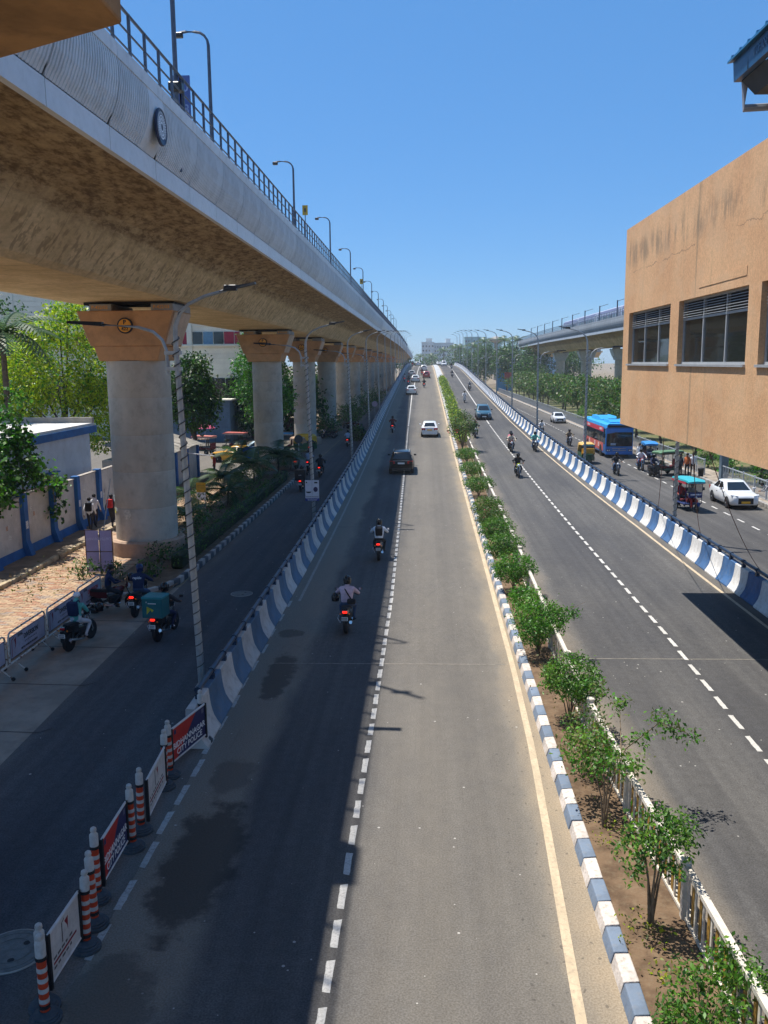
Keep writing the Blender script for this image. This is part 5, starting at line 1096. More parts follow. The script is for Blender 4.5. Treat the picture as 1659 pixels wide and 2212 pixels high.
# ---------------------------------------------------------------- rickshaws
def erick(label, loc, rz, top, frame, valance, cat='rickshaw'):
    t = thing('electric_rickshaw', label, cat, loc, rz, 'electric rickshaws')
    mt, mf, mv = (mat('rick_%d_%d_%d' % tuple(int(c * 999) for c in q), q, .55, .12, 4, dirt=.15) for q in (top, frame, valance))
    for x, y in ((0, 1.05), (-.45, -.75), (.45, -.75)): wheel(.26, .09, t, (x, y, .26), spokes=12)
    b = MB(); b.rbox(-.5, .5, -1.25, .5, .36, .46, .03, 1); b.hexa([(-.1, .5, .4), (.1, .5, .4), (.1, .95, .5), (-.1, .95, .5)], [(-.1, .5, .46), (.1, .5, .46), (.1, .95, .56), (-.1, .95, .56)]); b.build('chassis', mf, t)
    b = MB()
    for x in (-.48, .48):
        for y0, y1 in ((-1.2, -1.22), (-.3, -.3), (.55, .62)): b.tube([(x, y0, .42), (x, y1, 1.72)], .02, 5)
        b.tube([(x, -1.2, .8), (x, -.3, .8)], .016, 5); b.tube([(x, -1.22, 1.72), (x, .72, 1.72)], .02, 5)
    b.tube([(-.48, .62, 1.1), (.48, .62, 1.1)], .02, 5); b.tube([(0, 1.05, .26), (0, .85, .75), (0, .66, 1.05)], .03, 6); b.tube([(-.32, .5, 1.05), (0, .66, 1.06), (.32, .5, 1.05)], .016, 5)
    b.build('frame', mf, t)
    b = MB(); b.loft([[(-w_, y, z), (w_, y, z), (w_ * .96, y, z + .09), (0, y, z + .13), (-w_ * .96, y, z + .09)] for y, w_, z in ((-1.38, .5, 1.7), (-1.3, .56, 1.72), (.7, .56, 1.74), (.95, .5, 1.66))]); b.build('canopy', mt, t, smooth=40)
    b = MB(); b.loft([[(x, y, z) for x, y in ((-.57, -1.32), (.57, -1.32), (.57, .72), (-.57, .72))] for z in (1.60, 1.725)], caps=False); b.build('valance', mv, t)
    b = MB(); b.rbox(-.46, .46, -1.2, -.85, .5, .66, .04, 1); b.rbox(-.46, .46, -1.26, -1.18, .6, 1.15, .03, 1); b.rbox(-.46, .46, -.35, -.1, .5, .64, .04, 1); b.rbox(-.3, .3, .1, .4, .5, .72, .04, 1); b.build('seat', mat('rexine_maroon', (.16, .02, .025), .5), t)
    b = MB(); b.hexa([(-.42, .63, 1.12), (.42, .63, 1.12), (.42, .65, 1.12), (-.42, .65, 1.12)], [(-.42, .7, 1.62), (.42, .7, 1.62), (.42, .72, 1.62), (-.42, .72, 1.62)]); b.build('windscreen', mat('scratched_screen', (.1, .12, .13), .1, .1, 3, alpha=.35), t)
    b = MB(); b.rbox(-.38, .38, .66, .86, .82, 1.1, .05, 2); b.build('front_panel', mf, t)
    b = MB(); b.box(-.32, .32, .865, .872, .98, 1.06); b.build('name_strip', mat('silver_print', (.55, .55, .6), .4, .4, 20), t)
    b = MB(); b.ball((0, .9, .86), (.07, .05, .07), 8, 5); b.build('headlight', M_lamp, t)
    b = MB(); b.loft([[(-.07, y, z), (.07, y, z), (.07, y, z + .02), (-.07, y, z + .02)] for y, z in ((.75, .45), (.95, .56), (1.2, .54), (1.33, .4))]); b.build('front_mudguard', mf, t)
    for s in (-1, 1): b = MB(); b.rbox(s * .5 - .06, s * .5 + .06, .72, .75, 1.25, 1.42, .02, 1); b.tube([(s * .45, .7, 1.2), (s * .5, .73, 1.3)], .01, 4); b.build('mirror', M_trim, t)
    return t
def sitter(label, t, dx, dy, dz, shirt, trousers, rz=0, **k):
    c, s = math.cos(t.rotation_euler.z), math.sin(t.rotation_euler.z)
    return person(label, 'scoot', (t.location.x + dx * c - dy * s, t.location.y + dx * s + dy * c, t.location.z + dz), t.rotation_euler.z + rz, shirt, trousers, **k)
e1 = erick('electric rickshaw with a turquoise canopy, foremost on the east service road', (15.35, 51.3, .006), DN + .12, (.03, .36, .42), (.012, .03, .13), (.5, .04, .06))
sitter('driver of the turquoise rickshaw', e1, 0, .42, -.08, 'cream', 'red', hair=True)
sitter('passenger in red in the turquoise rickshaw', e1, .22, -.75, -.13, 'red', 'dark')
e2 = erick('electric rickshaw with a bright blue flat canopy near the railing', (18.9, 74.8, .006), DN - .1, (.03, .22, .55), (.03, .05, .12), (.03, .2, .5))
sitter('driver of the bright blue canopied rickshaw', e2, 0, .42, -.08, 'grey', 'dark')
e3 = erick('green rickshaw with dull canopy turned side-on by the kerb', (18.25, 67.5, .006), R(120), (.10, .2, .10), (.02, .07, .03), (.08, .05, .03))
for i, (x, y, a, tc) in enumerate([(-19.3, 88, 1.3, (.5, .12, .09)), (-16.5, 92, 1.5, (.5, .14, .1)), (-14.5, 87, 1.6, (.06, .28, .45)), (-21.5, 84, 1.2, (.5, .16, .12))]):
    erick(['red topped rickshaw by the shed in the market yard', 'second red topped rickshaw behind the taxis', 'blue topped rickshaw behind the taxis', 'faded red topped rickshaw farthest left in the market yard'][i], (x, y, .006), a, tc, (.05, .07, .05), (.4, .3, .25))
def auto(label, loc, rz, hood, front, low):
    t = thing('auto_rickshaw', label, 'auto rickshaw', loc, rz, 'auto rickshaws')
    mh, mf, ml = (mat('auto_%d_%d_%d' % tuple(int(c * 999) for c in q), q, .45, .08, 3) for q in (hood, front, low))
    for x, y in ((0, .95), (-.5, -.7), (.5, -.7)): wheel(.22, .1, t, (x, y, .22), spokes=6)
    b = MB(); b.loft([[(-w_, y, z0), (w_, y, z0), (w_, y, z1), (-w_, y, z1)] for y, w_, z0, z1 in ((-1.2, .58, .3, .95), (-.5, .62, .25, .9), (-.1, .62, .25, .5), (.5, .58, .25, .5), (.7, .45, .3, .95), (1.15, .2, .35, .85))]); b.build('body', ml, t, smooth=40)
    b = MB(); b.loft([[(-w_, y, .9), (w_, y, .9), (w_, y, 1.3), (-w_, y, 1.3)] for y, w_ in ((.6, .56), (.95, .38), (1.12, .2))][:2]); b.loft([[(-.56, .62, .78), (.56, .62, .78), (.5, .8, .95), (-.5, .8, .95)], [(-.57, .58, 1.0), (.57, .58, 1.0), (.52, .72, 1.05), (-.52, .72, 1.05)]]); b.build('front_cowl', mf, t, smooth=40)
    b = MB(); b.loft([[(-w_, y, z0), (w_, y, z0), (w_ * .95, y, z1 - .1), (w_ * .7, y, z1), (-w_ * .7, y, z1), (-w_ * .95, y, z1 - .1)] for y, w_, z0, z1 in ((-1.22, .58, .95, 1.55), (-1.05, .62, .95, 1.72), (-.55, .62, 1.5, 1.76), (.35, .6, 1.58, 1.74), (.58, .55, 1.56, 1.66))]); b.build('hood', mh, t, smooth=40)
    b = MB(); b.hexa([(-.5, .62, 1.02), (.5, .62, 1.02), (.5, .65, 1.02), (-.5, .65, 1.02)], [(-.48, .55, 1.54), (.48, .55, 1.54), (.48, .58, 1.54), (-.48, .58, 1.54)]); o = b.build('windscreen', M_glass, t)
    b = MB(); b.box(-.5, .5, .56, .63, 1.5, 1.6); b.build('sun_strip', mat('sun_strip_blue', (.02, .25, .4), .4), o)
    for s in (-1, 1): b = MB(); b.tube([(s * .55, .6, .9), (s * .53, .55, 1.6)], .025, 5); b.ball((s * .3, .98, .72), .06, 8, 5); b.build('lamp_and_pillar', M_trim, t)
    b = MB(); b.rbox(-.5, .5, -1.0, -.6, .5, .68, .04, 1); b.build('seat', M_black, t)
    return t
auto('auto rickshaw with a yellow hood beside the blue bus', (13.8, 75.6, .006), DN, (.62, .38, .10), (.6, .28, .02), (.015, .06, .03))
auto('yellow hooded auto rickshaw behind the second pier', (-12.0, 86.5, .006), R(60), (.72, .38, .02), (.6, .3, .02), (.02, .09, .03))
# ---------------------------------------------------------------- plants
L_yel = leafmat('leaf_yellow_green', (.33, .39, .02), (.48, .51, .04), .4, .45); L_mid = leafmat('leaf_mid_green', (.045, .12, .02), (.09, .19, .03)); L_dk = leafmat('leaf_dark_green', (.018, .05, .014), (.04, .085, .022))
L_sun = leafmat('leaf_fresh_green', (.08, .19, .018), (.15, .29, .03)); L_br = leafmat('leaf_bright_green', (.06, .20, .02), (.12, .30, .03)); L_gl = leafmat('leaf_glossy', (.035, .105, .018), (.075, .17, .03)); L_ol = leafmat('leaf_olive', (.10, .12, .04), (.18, .19, .06))
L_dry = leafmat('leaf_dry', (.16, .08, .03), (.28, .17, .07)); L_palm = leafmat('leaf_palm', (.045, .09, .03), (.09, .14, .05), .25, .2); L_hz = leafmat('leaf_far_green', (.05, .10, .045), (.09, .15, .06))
M_bark = mat('bark', (.10, .075, .055), .95, .25, 6, bump=.5); M_stem = mat('pale_stem', (.19, .14, .09), .9, .2, 8)
M_flr = mat('red_petal', (.6, .03, .05), .6); M_flp = mat('pink_petal', (.65, .08, .2), .6)
def tree(name, label, cat, loc, clumps, n, size, leaf, limbs, group=None, seed=1, crown='crown', bark=None, flowers=None, **k):
    t = thing(name, label, cat, loc, 0, group)
    b = MB()
    for pts, r in limbs: b.tube(pts, [r * (1 - .55 * i / max(1, len(pts) - 1)) for i in range(len(pts))], 6)
    b.build('trunk' if 'tree' in name else 'stem', bark or M_bark, t, True)
    link(crown, leaf_mesh(crown, clumps, n, size, leaf if isinstance(leaf, list) else [leaf], seed, **k), t)
    if flowers: link('blossom', leaf_mesh('blossom', clumps, flowers[1], size * .8, [flowers[0]], seed + 5, aspect=.9, inner=.95), t)
    return t
def stems(h, r, n, spread, seed, z0=0):
    g = random.Random(seed); L = []
    for i in range(n):
        a = 2 * math.pi * i / n + g.uniform(-.4, .4); q = spread * g.uniform(.5, 1)
        L.append(([(g.uniform(-.04, .04), g.uniform(-.04, .04), z0), (q * .35 * math.cos(a), q * .35 * math.sin(a), z0 + h * .5), (q * math.cos(a), q * math.sin(a), z0 + h)], r))
    return L
ZS = .14
def mb(label, x, y, clumps, n, size, leaf, limbs, seed, name='median_bush', **k):
    return tree(name, label, 'bush', (x, y, hr(y) + ZS), clumps, n, size, leaf, limbs, 'bushes in the median', seed, 'foliage', M_stem, **k)
mb('low leafy bush at the very bottom of the planted median', 3.45, 9.9, [(0, 0, .6, .5, .6, .38), (.45, .5, .75, .35, .3, .22), (-.35, -.3, .4, .3, .4, .3), (.7, .1, .9, .2, .3, .15)], 2700, .075, [L_sun, L_mid], stems(.7, .016, 7, .4, 3), 3)
mb('slender many-stemmed bush with an airy crown, second from the bottom of the median', 3.42, 12.3, [(.1, .05, 1.55, .48, .5, .24), (-.3, -.1, 1.3, .3, .3, .2), (.4, .2, 1.45, .25, .3, .2), (-.25, .15, .75, .13, .13, .1), (.15, -.35, 1.2, .2, .2, .12)], 1700, .078, [L_sun, L_gl], stems(1.5, .022, 7, .33, 5), 5, up=.7)
mb('straggly sapling leaning over the median fence with a long leafy branch', 3.3, 15.2, [(-.15, .9, 1.05, .5, .6, .42), (.15, .2, 1.15, .35, .35, .22), (.75, .6, 1.45, .18, .2, .12), (1.15, .8, 1.75, .2, .22, .12), (1.4, 1.1, 1.5, .22, .22, .12), (1.75, 1.0, 1.35, .16, .16, .08), (.5, -.2, 1.25, .25, .2, .14), (.55, 1.5, 1.7, .2, .2, .2), (.2, 1.9, 2.0, .14, .16, .14)], 1900, .088, [L_br, L_ol, L_sun], stems(1.1, .022, 4, .3, 7) + [([(0, .3, .3), (.5, .7, 1.2), (1.15, .8, 1.7), (1.75, 1.0, 1.38)], .016), ([(.4, .6, 1.1), (.55, 1.5, 1.6), (.2, 1.9, 2.0)], .011)], 11, up=.7)
mb('sparse olive shrub between the straggly sapling and the round bushes', 3.35, 17.4, [(0, 0, .9, .5, .7, .5), (.2, -.4, .5, .3, .3, .3)], 1300, .07, [L_ol, L_mid], stems(1.1, .014, 8, .45, 13), 13)
mb('leafy bush with bare lower stems by the crooked fence', 3.42, 19.9, [(0, 0, 1.2, .62, .75, .45), (.3, -.4, 1.0, .4, .4, .3), (-.3, .3, 1.0, .35, .4, .3)], 4200, .075, [L_sun, L_mid], stems(1.0, .02, 8, .4, 17), 17)
mb('big leafy bush with dry twigs beside the white fence panel', 3.3, 24.9, [(0, 0, 1.1, .78, .85, .5), (.35, .5, 1.0, .5, .5, .35), (.95, .1, 1.2, .3, .2, .14), (-.2, -.5, .8, .45, .4, .3)], 4800, .08, [L_sun, L_mid, L_br], stems(1.0, .02, 9, .5, 19) + [([(.3, 0, .9), (.9, .2, 1.3), (1.4, .3, 1.5)], .008)], 19)
mb('small bushy shrub just above the big leafy bush', 3.3, 28.3, [(0, 0, .75, .5, .7, .38)], 1500, .09, [L_sun, L_br], stems(.6, .016, 6, .3, 23), 23)
names = ['clipped round bush nearest the camera in the row of rounded bushes', 'second clipped round bush above the small shrub', 'third clipped round bush along the median', 'bush with pink flowers among the clipped round bushes', 'clipped bush just above the pink flowered one', 'fifth clipped green bush along the median', 'sixth small round bush along the median', 'small round bush right below the red flowered shrub']
for i, (y, r, h, lf) in enumerate([(32.0, .72, .62, [L_sun, L_br, L_mid]), (36.1, .74, .6, [L_sun, L_gl]), (39.7, .72, .6, [L_sun, L_mid]), (43.0, .7, .5, [L_mid, L_ol]), (46.0, .74, .55, [L_ol, L_sun, L_mid]), (53.8, .86, .55, [L_sun, L_mid]), (61, .84, .52, [L_sun, L_gl]), (69, .84, .52, [L_sun, L_mid])]):
    mb(names[i], 3.3, y, [(0, 0, h + .26, r * 1.06, r * .92, h * .8), (.2, .25, h + .26, r * .6, r * .55, h * .6), (-.22, -.2, h + .22, r * .6, r * .5, h * .6)], 3300, .085, lf, stems(.75, .02, 8, .42, 30 + i), 30 + i, inner=.82, flowers=(M_flp, 70) if i == 3 else None)
mb('tall dark shrub with red flowers standing above the median bushes', 3.3, 77.8, [(0, 0, 2.3, 1.15, 1.3, .8), (-.7, -.3, 1.8, .6, .7, .5), (.8, .2, 2.0, .55, .7, .5), (.1, .3, 3.0, .6, .7, .35)], 3000, .13, [L_dk, L_ol, L_mid], stems(2.4, .03, 12, .9, 43), 43, name='flowering_shrub', flowers=(M_flr, 60))
for i in range(14):
    y = 83 + 7.4 * i; q = rnd.uniform(.85, 1.2)
    mb(f'yellow green hedge shrub, {ORD[i]} beyond the red flowered shrub' if i else 'yellow green hedge shrub right behind the red flowered shrub', 3.45, y, [(0, 0, .85 * q, .66, 1.5, .65 * q), (.1, -1.7, .85, .5, 1.1, .45), (-.1, 1.7, 1.1 * q, .5, 1.2, .55), (0, rnd.uniform(-2, 2), 1.35 * q, .3, .5, .35)], 1500, .17, [L_yel, L_mid, L_ol, L_mid], stems(.8, .02, 6, .5, 60 + i), 60 + i, inner=.7)
lit = leaf_mesh('fallen_leaves', [(0, 0, 0, .55, 20, .004)], 420, .07, [L_dry, L_ol], 77, inner=.05, up=.95, spread=.3); lo = link('fallen_leaves', lit, None, (3.4, 26, .155)); tag(lo, kind='stuff')
gm = leaf_mesh('weed_tufts', [(0, 0, .05, .4, .8, .1), (-.1, -3.4, .04, .3, .5, .06), (.1, 3, .04, .3, .6, .06)], 420, .06, [L_ol, L_yel], 78, up=.1); go = link('weed_tufts', gm, None, (3.25, 11.8, .16)); tag(go, kind='stuff')
# palms -----------------------------------------------------------
def frond_mesh(L, n, wl, droop, seed, mt, fan=False):
    b = MB(); g = random.Random(seed); pts = []
    for i in range(n + 1):
        u = i / n; pts.append(Vector((0, L * (u - .18 * u * u), L * (.38 * u - droop * u * u))))
    b.tube([tuple(p) for p in pts], [.018 * L * (1 - .8 * i / n) + .004 for i in range(n + 1)], 4)
    for i in range(1, n + 1):
        p = pts[i]; d = (pts[i] - pts[i - 1]).normalized(); l = wl * math.sin(math.pi * min(.95, .15 + .8 * i / n)) * g.uniform(.85, 1.1)
        for s in (-1, 1):
            e = p + Vector((s * l * .85, d.y * l * .5, d.z * l * .5 - l * .32)); w_ = d * (L / n * .38)
            b.quad(tuple(p - w_), tuple(p + w_), tuple(e + w_ * .2 + Vector((0, 0, 0))), tuple(e - w_ * .2))
    return b.mesh('frond', mt)
def palm(label, loc, h, L, n, seed, group='palms', mt=None, droop=.42, wl=.3, name='palm_tree', thick=.12, cat='palm tree'):
    t = thing(name, label, cat, loc, 0, group); g = random.Random(seed); fm_ = [frond_mesh(L, 14, L * wl, droop + .12 * k, seed + k, mt or L_palm) for k in range(2)]
    b = MB(); b.tube([(0, 0, 0), (g.uniform(-.1, .1), g.uniform(-.1, .1), h * .5), (0, 0, h)], [thick * 1.2, thick, thick * .8], 8); b.build('trunk', M_bark, t, True)
    for k in range(n):
        a = 2.4 * k; el = .55 - 1.1 * (k / n); M_ = Matrix.Translation((0, 0, h)) @ Matrix.Rotation(a, 4, 'Z') @ Matrix.Rotation(el + g.uniform(-.1, .1), 4, 'X')
        link('frond', fm_[k % 2], t, M=M_)
    return t
for i, (x, y, h, L) in enumerate([(-12.9, 46.5, .5, 1.7), (-12.0, 52.5, .9, 1.9), (-13.2, 57, 1.2, 2.1), (-12.3, 62, 1.5, 2.3), (-11.4, 67.2, 1.6, 2.4), (-13.7, 64.5, 1.8, 2.4), (-10.9, 70.6, 1.0, 1.7), (-14.2, 52, .8, 1.8)]):
    palm(f'{["small feathery palm nearest the first pier", "dark feathery palm beside the hedge", "feathery palm below the blue signboard", "large feathery palm in front of the second pier", "feathery palm touching the second pier", "tall feathery palm left of the second pier", "low feathery palm at the foot of the second pier", "feathery palm beside the yellow sign"][i]}', (x, y, .1), h, L, 15, 100 + i, 'small palms in the shaded bed', mt=L_dk if i % 3 else L_palm, thick=.06, wl=.36, name='areca_palm')
palm('tall coconut palm at the left edge behind the white compound', (-25.5, 53, 0), 10.6, 4.2, 18, 140, 'palms', wl=.24, droop=.5, thick=.2, name='coconut_palm')
# trees west ------------------------------------------------------
def big(name, label, x, y, clumps, n, size, leaf, h, seed, group=None, r=.28, **k):
    g = random.Random(seed); limbs = [([(0, 0, 0), (g.uniform(-.3, .3), 0, h * .35), (0, 0, h * .55)], r)]
    for c in clumps: limbs.append(([(0, 0, h * .4), (c[0] * .5, c[1] * .5, (h * .4 + c[2]) / 2), (c[0], c[1], c[2])], r * .3))
    return tree(name, label, 'tree', (x, y, 0), clumps, n, size, leaf, limbs, group, seed, **k)
big('spreading_tree', 'big airy yellow green tree behind the white compound building', -24.0, 58, [(0, 0, 10.8, 2.6, 2.6, 1.5), (-2.5, 0, 9, 2, 2.2, 1.5), (2.2, -.5, 8.6, 1.9, 2.2, 1.8), (0, -1, 7.2, 2.6, 2.2, 1.6), (1.8, 0, 5.6, 1.8, 2, 1.4), (-2, -1, 6.2, 1.7, 2, 1.4), (.8, -.5, 12.1, 1.4, 1.5, .7), (3.2, -.5, 6.8, 1, 1.4, 1.2), (2.6, -1, 4.0, 1.2, 1.4, 1.0), (-4.6, -.5, 7.6, 1.8, 2, 1.6), (-4.2, -1, 5.2, 1.6, 1.8, 1.3)], 20000, .21, [L_yel, L_yel, L_yel, L_br], 10, 201, inner=.35, aspect=.55)
big('mango_tree', 'dark dense mango tree between the first two piers', -18.6, 70, [(0, 0, 7.4, 1.7, 1.9, 1.5), (1.2, -.3, 6, 1.1, 1.4, 1.3), (-1.2, 0, 6, 1.3, 1.5, 1.5), (.3, -.5, 4.6, 1.7, 1.7, 1.2), (.4, 0, 8.6, 1, 1.2, .7)], 8000, .27, [L_dk, L_dk, L_mid], 7, 202, inner=.6)
big('roadside_tree', 'bright green leafy tree behind the second pier', -16.2, 88, [(0, 0, 9.8, 1.9, 2.2, 1.5), (-1.3, 0, 8.4, 1.4, 1.8, 1.2), (1.2, -.4, 7.6, 1.6, 1.8, 1.6), (-.6, -.5, 6.2, 1.9, 1.9, 1.4), (1.8, 0, 5.2, 1.5, 1.8, 1.3), (.2, .2, 4, 1.8, 1.6, 1.0), (-1.2, 0, 11.0, .9, 1, .7)], 9500, .27, [L_br, L_br, L_mid], 9, 203, inner=.55)
for i, (x, y, h) in enumerate([(-20, 102, 8), (-15.6, 108, 7), (-18, 128, 8), (-16.5, 142, 7), (-19, 158, 9), (-16.8, 176, 8), (-17, 198, 8), (-16.5, 222, 8), (-17, 250, 9), (-17, 285, 9)]):
    q = h / 8
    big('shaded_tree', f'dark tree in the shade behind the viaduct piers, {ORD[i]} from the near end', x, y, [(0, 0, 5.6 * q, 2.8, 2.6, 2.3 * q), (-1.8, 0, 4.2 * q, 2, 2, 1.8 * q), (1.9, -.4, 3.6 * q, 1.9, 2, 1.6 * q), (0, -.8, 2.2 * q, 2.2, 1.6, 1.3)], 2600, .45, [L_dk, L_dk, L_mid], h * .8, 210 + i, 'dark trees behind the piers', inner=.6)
big('shaded_tree', 'dark tree at the far left behind the coconut palm', -31, 64, [(0, 0, 11, 2.6, 2.6, 2.2), (-2, 0, 8.5, 2.4, 2.4, 2), (2, 0, 8, 2.2, 2.2, 2), (0, 0, 5.5, 2.6, 2.4, 2)], 4200, .34, [L_dk, L_mid], 9, 299, inner=.5)
for i, (x, y, r) in enumerate([(-11.6, 104, 1.5), (-11.2, 124, 1.8), (-10.9, 132, 1.6), (-11.0, 148, 2.0), (-11.0, 168, 2.0), (-7.6, 99, .8), (-10.8, 190, 2.2)]):
    tree('roadside_bush', f'dark bush at the foot of the piers, {ORD[i]} of the row under the viaduct', 'bush', (x, y, 0), [(0, 0, r * .8, r, r * 1.5, r * .8)], 1300, .26, [L_dk, L_mid], stems(r, .03, 5, r * .5, i), 'bushes under the viaduct', 240 + i, 'foliage')
tree('yellow_shrub', 'pale yellow green shrub above the iron fence behind the market', 'bush', (-24.2, 113, 0), [(0, 0, 5.0, 2.2, 1.5, .8), (-1.2, 0, 4.3, 1.6, 1.2, .8), (1.4, 0, 3.4, 1.6, 1.2, 1.2)], 800, .35, [L_yel, L_br], [([(0, 0, 0), (0, 0, 4.6)], .1)], None, 250, 'foliage')
# creeper over the compound wall
tree('wall_creeper', 'leafy creeper hanging over the white and blue compound wall', 'creeper', (-18.2, 38.5, 0), [(-.4, .8, 5.3, .6, .8, .55), (.1, .2, 4.6, .6, .8, .5), (-.3, -1.2, 4.0, .7, .9, .5), (.25, 1.2, 3.6, .45, .7, .5), (.1, -.2, 3.5, .5, .9, .5), (.5, 2.1, 3.0, .3, .6, .35), (.45, 2.6, 2.3, .25, .45, .4), (.4, 2.5, 1.7, .2, .3, .3), (.2, -2.4, 2.9, .5, .7, .4), (.2, 3.3, 2.9, .3, .5, .3), (-.2, 2.4, 3.9, .3, .5, .3), (-.5, .3, 6.3, .5, .8, .5), (-.6, -.6, 5.2, .7, .9, .5), (-.3, -2.6, 4.6, .6, .9, .5), (.3, -3.6, 3.4, .5, .8, .5), (-.4, 1.0, 7.2, .35, .5, .35)], 3000, .2, [L_gl, L_br, L_dk], [([(0, 0, 0), (-.1, .4, 3), (-.4, .8, 5.4)], .06), ([(0, 0, 2.5), (.2, -2.4, 3)], .03), ([(0, .4, 3), (.5, 2.2, 3), (.4, 2.6, 1.7)], .03)], None, 260, 'foliage', M_stem, aspect=.85)
# hedge and bed under the viaduct
bed = strip('shaded_planting_bed', -12.5, -9.78, [31.8, 40, 50, 60, 68], lambda y: .1, M_soil); tag(bed, kind='structure')
he = thing('clipped_hedge', 'long clipped dark green hedge beside the striped kerb under the viaduct', 'hedge', (-10.45, 50, .1)); link('foliage', leaf_mesh('foliage', [(0, -14 + 1.0 * i, .42, .38, .75, .36) for i in range(29)], 5200, .1, [L_mid, L_gl, L_dk], 270, inner=.8), he)
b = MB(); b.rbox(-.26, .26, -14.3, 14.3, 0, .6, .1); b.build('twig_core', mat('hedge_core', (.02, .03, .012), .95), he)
for i, (x, y, r) in enumerate([(-11.6, 37, .5), (-12.6, 33.8, .42), (-12, 40, .6), (-11.8, 44, .7), (-12.2, 48.5, .8), (-11.6, 55, .8), (-12, 59.5, .9), (-13, 60.5, .9), (-12.6, 66.5, .8), (-11.2, 34.2, .38), (-13.9, 34.2, .4)]):
    tree('bed_shrub', ['dark shrub beside the nearest pier', 'small shrub in front of the nearest plinth', 'second dark shrub in the shaded bed', 'third dark shrub in the shaded bed', 'shrub under the small palm', 'shrub between palms in the shaded bed', 'tall shrub near the blue signboard', 'shrub behind the blue signboard', 'shrub at the foot of the second pier', 'thin small plant before the nearest plinth', 'small shrub left of the nearest plinth'][i], 'bush', (x, y, .1), [(0, 0, r, r, r, r * .8), (.2, .3, r * .7, r * .7, r * .8, r * .6)], 420 if r > .5 else 230, .13, [L_dk, L_mid], stems(r, .015, 5, r * .5, i), 'shrubs in the shaded bed', 280 + i, 'foliage')
M_kd = mat('dark_kerb_paint', (.06, .07, .08), .8, .2, 4, bump=.2, dirt=.5, dcol=(.2, .18, .15), rand=.2); M_kp = mat('faded_kerb_paint', (.34, .32, .29), .8, .2, 4, bump=.2, dirt=.6, dcol=(.16, .14, .12), rand=.15)
ks = thing('striped_kerb', 'black and white kerb stones curving round the shaded planting bed', 'kerb', (-9.7, 31, 0))
kq = [bevel_mesh(MB().box(-.1, .1, .008, .49, -.03, .24).mesh('kerb_stone', q), .02) for q in (M_kp, M_kd)]
pts = [(-12.3, 31.2), (-11.4, 31.25), (-10.7, 31.6), (-10.15, 32.4), (-9.85, 33.6), (-9.72, 36), (-9.66, 42), (-9.66, 68.5)]; acc = 0; i = 0
for (xa, ya), (xb, yb) in zip(pts, pts[1:]):
    l = math.hypot(xb - xa, yb - ya)
    while acc < l:
        u = acc / l; a = math.atan2(-(xb - xa), yb - ya)
        link('kerb_stone', kq[i % 2], ks, loc=(xa + (xb - xa) * u + 9.7, ya + (yb - ya) * u - 31, rnd.uniform(-.01, .01)), rot=(0, 0, a + rnd.uniform(-.03, .03))); acc += .5; i += 1
    acc -= l
# ---------------------------------------------------------------- brick footpath, wall and compound
def paver_mat():
    g = G('brick_paver'); v = g.pos(); r = g.M('FRACT', g.M('ADD', g.n('NewGeometry').outputs['Random Per Island'], g.n('ObjectInfo').outputs['Random']))
    c = g.mix(g.step(r, .0, .6), (.33, .18, .115), (.43, .31, .2)); c = g.mix(g.step(r, .75, .95), c, (.30, .24, .2))
    c = g.mix(1, c, g.mix(g.step(g.noise(v, 9, 4, .7), .3, .7), (.8, .8, .8), (1.12, 1.12, 1.12)), 'MULTIPLY')
    c = g.mix(g.M('MULTIPLY', g.step(g.noise(v, .7, 5, .7), .5, .7), .55), c, (.2, .14, .085)); return g.fin(c, .9, 0, .2)
M_pav = paver_mat()
fp = strip('brick_footpath', -16.45, -12.2, [14, 30, 48, 66], lambda y: .012, mat('paver_joint_sand', (.16, .115, .07), .95, .2, 3)); tag(fp, kind='structure')
pv = bevel_mesh(MB().box(-.155, .155, -.075, .075, 0, .05).mesh('brick_paver', M_pav), .008); far = MB(); cnt = 0; cand = []
for j in range(int((62 - 22) / .16)):
    for i in range(13): cand.append((-16.25 + .322 * i + (.16 if j % 2 else 0), 22 + .16 * j))
cand = [(x, y) for x, y in cand if x < -12.35 and math.hypot(x + 12.95, y - 39.8) > 1.75]
vis = [(x, y) for x, y in cand if 918 + 1900 * x / y > 0 and not (x > -12.9 - .0 and y < 27)]
vis.sort(key=lambda p: p[1]); near = set(vis[:298])
for x, y in cand:
    z = .012 + rnd.uniform(-.006, .006) - .03
    if (x, y) in near: link('brick_paver', pv, fp, loc=(x, y, z + .002), rot=(rnd.uniform(-.015, .015), rnd.uniform(-.015, .015), rnd.uniform(-.03, .03)))
    else: far.box(x - .154, x + .154, y - .074, y + .074, z, z + .05)
tag(far.build('distant_pavers', M_pav, fp), kind='stuff')
sw_ = MB(); sw_.box(-18.05, -16.62, 14, 66, 0, .13); tag(sw_.build('raised_footway', mat('footway_concrete', (.24, .19, .14), .9, .2, 1.5, bump=.3, dirt=.5)), kind='structure')
fk = thing('footway_kerb', 'weathered stone kerb between the brick footpath and the raised footway', 'kerb', (-16.53, 22, 0)); fkm = [bevel_mesh(MB().box(-.11, .11, .012, .78, -.02, .2).mesh('kerb_stone', mat('worn_stone', (.36, .29, .19), .9, .25, 3, bump=.4, dirt=.6, rand=.25)), .03, 2)]
for i in range(50): link('kerb_stone', fkm[0], fk, loc=(rnd.uniform(-.02, .02), .8 * i, rnd.uniform(-.015, .015)), rot=(0, 0, rnd.uniform(-.03, .03)))
dl = leaf_mesh('fallen_leaves', [(0, 0, 0, 1.4, 9, .004), (-1, -3, 0, .7, 2.5, .01)], 700, .12, [L_dry, L_ol], 79, inner=.02, up=.95, spread=.25); tag(link('fallen_leaves', dl, None, (-15.3, 34, .05)), kind='stuff')
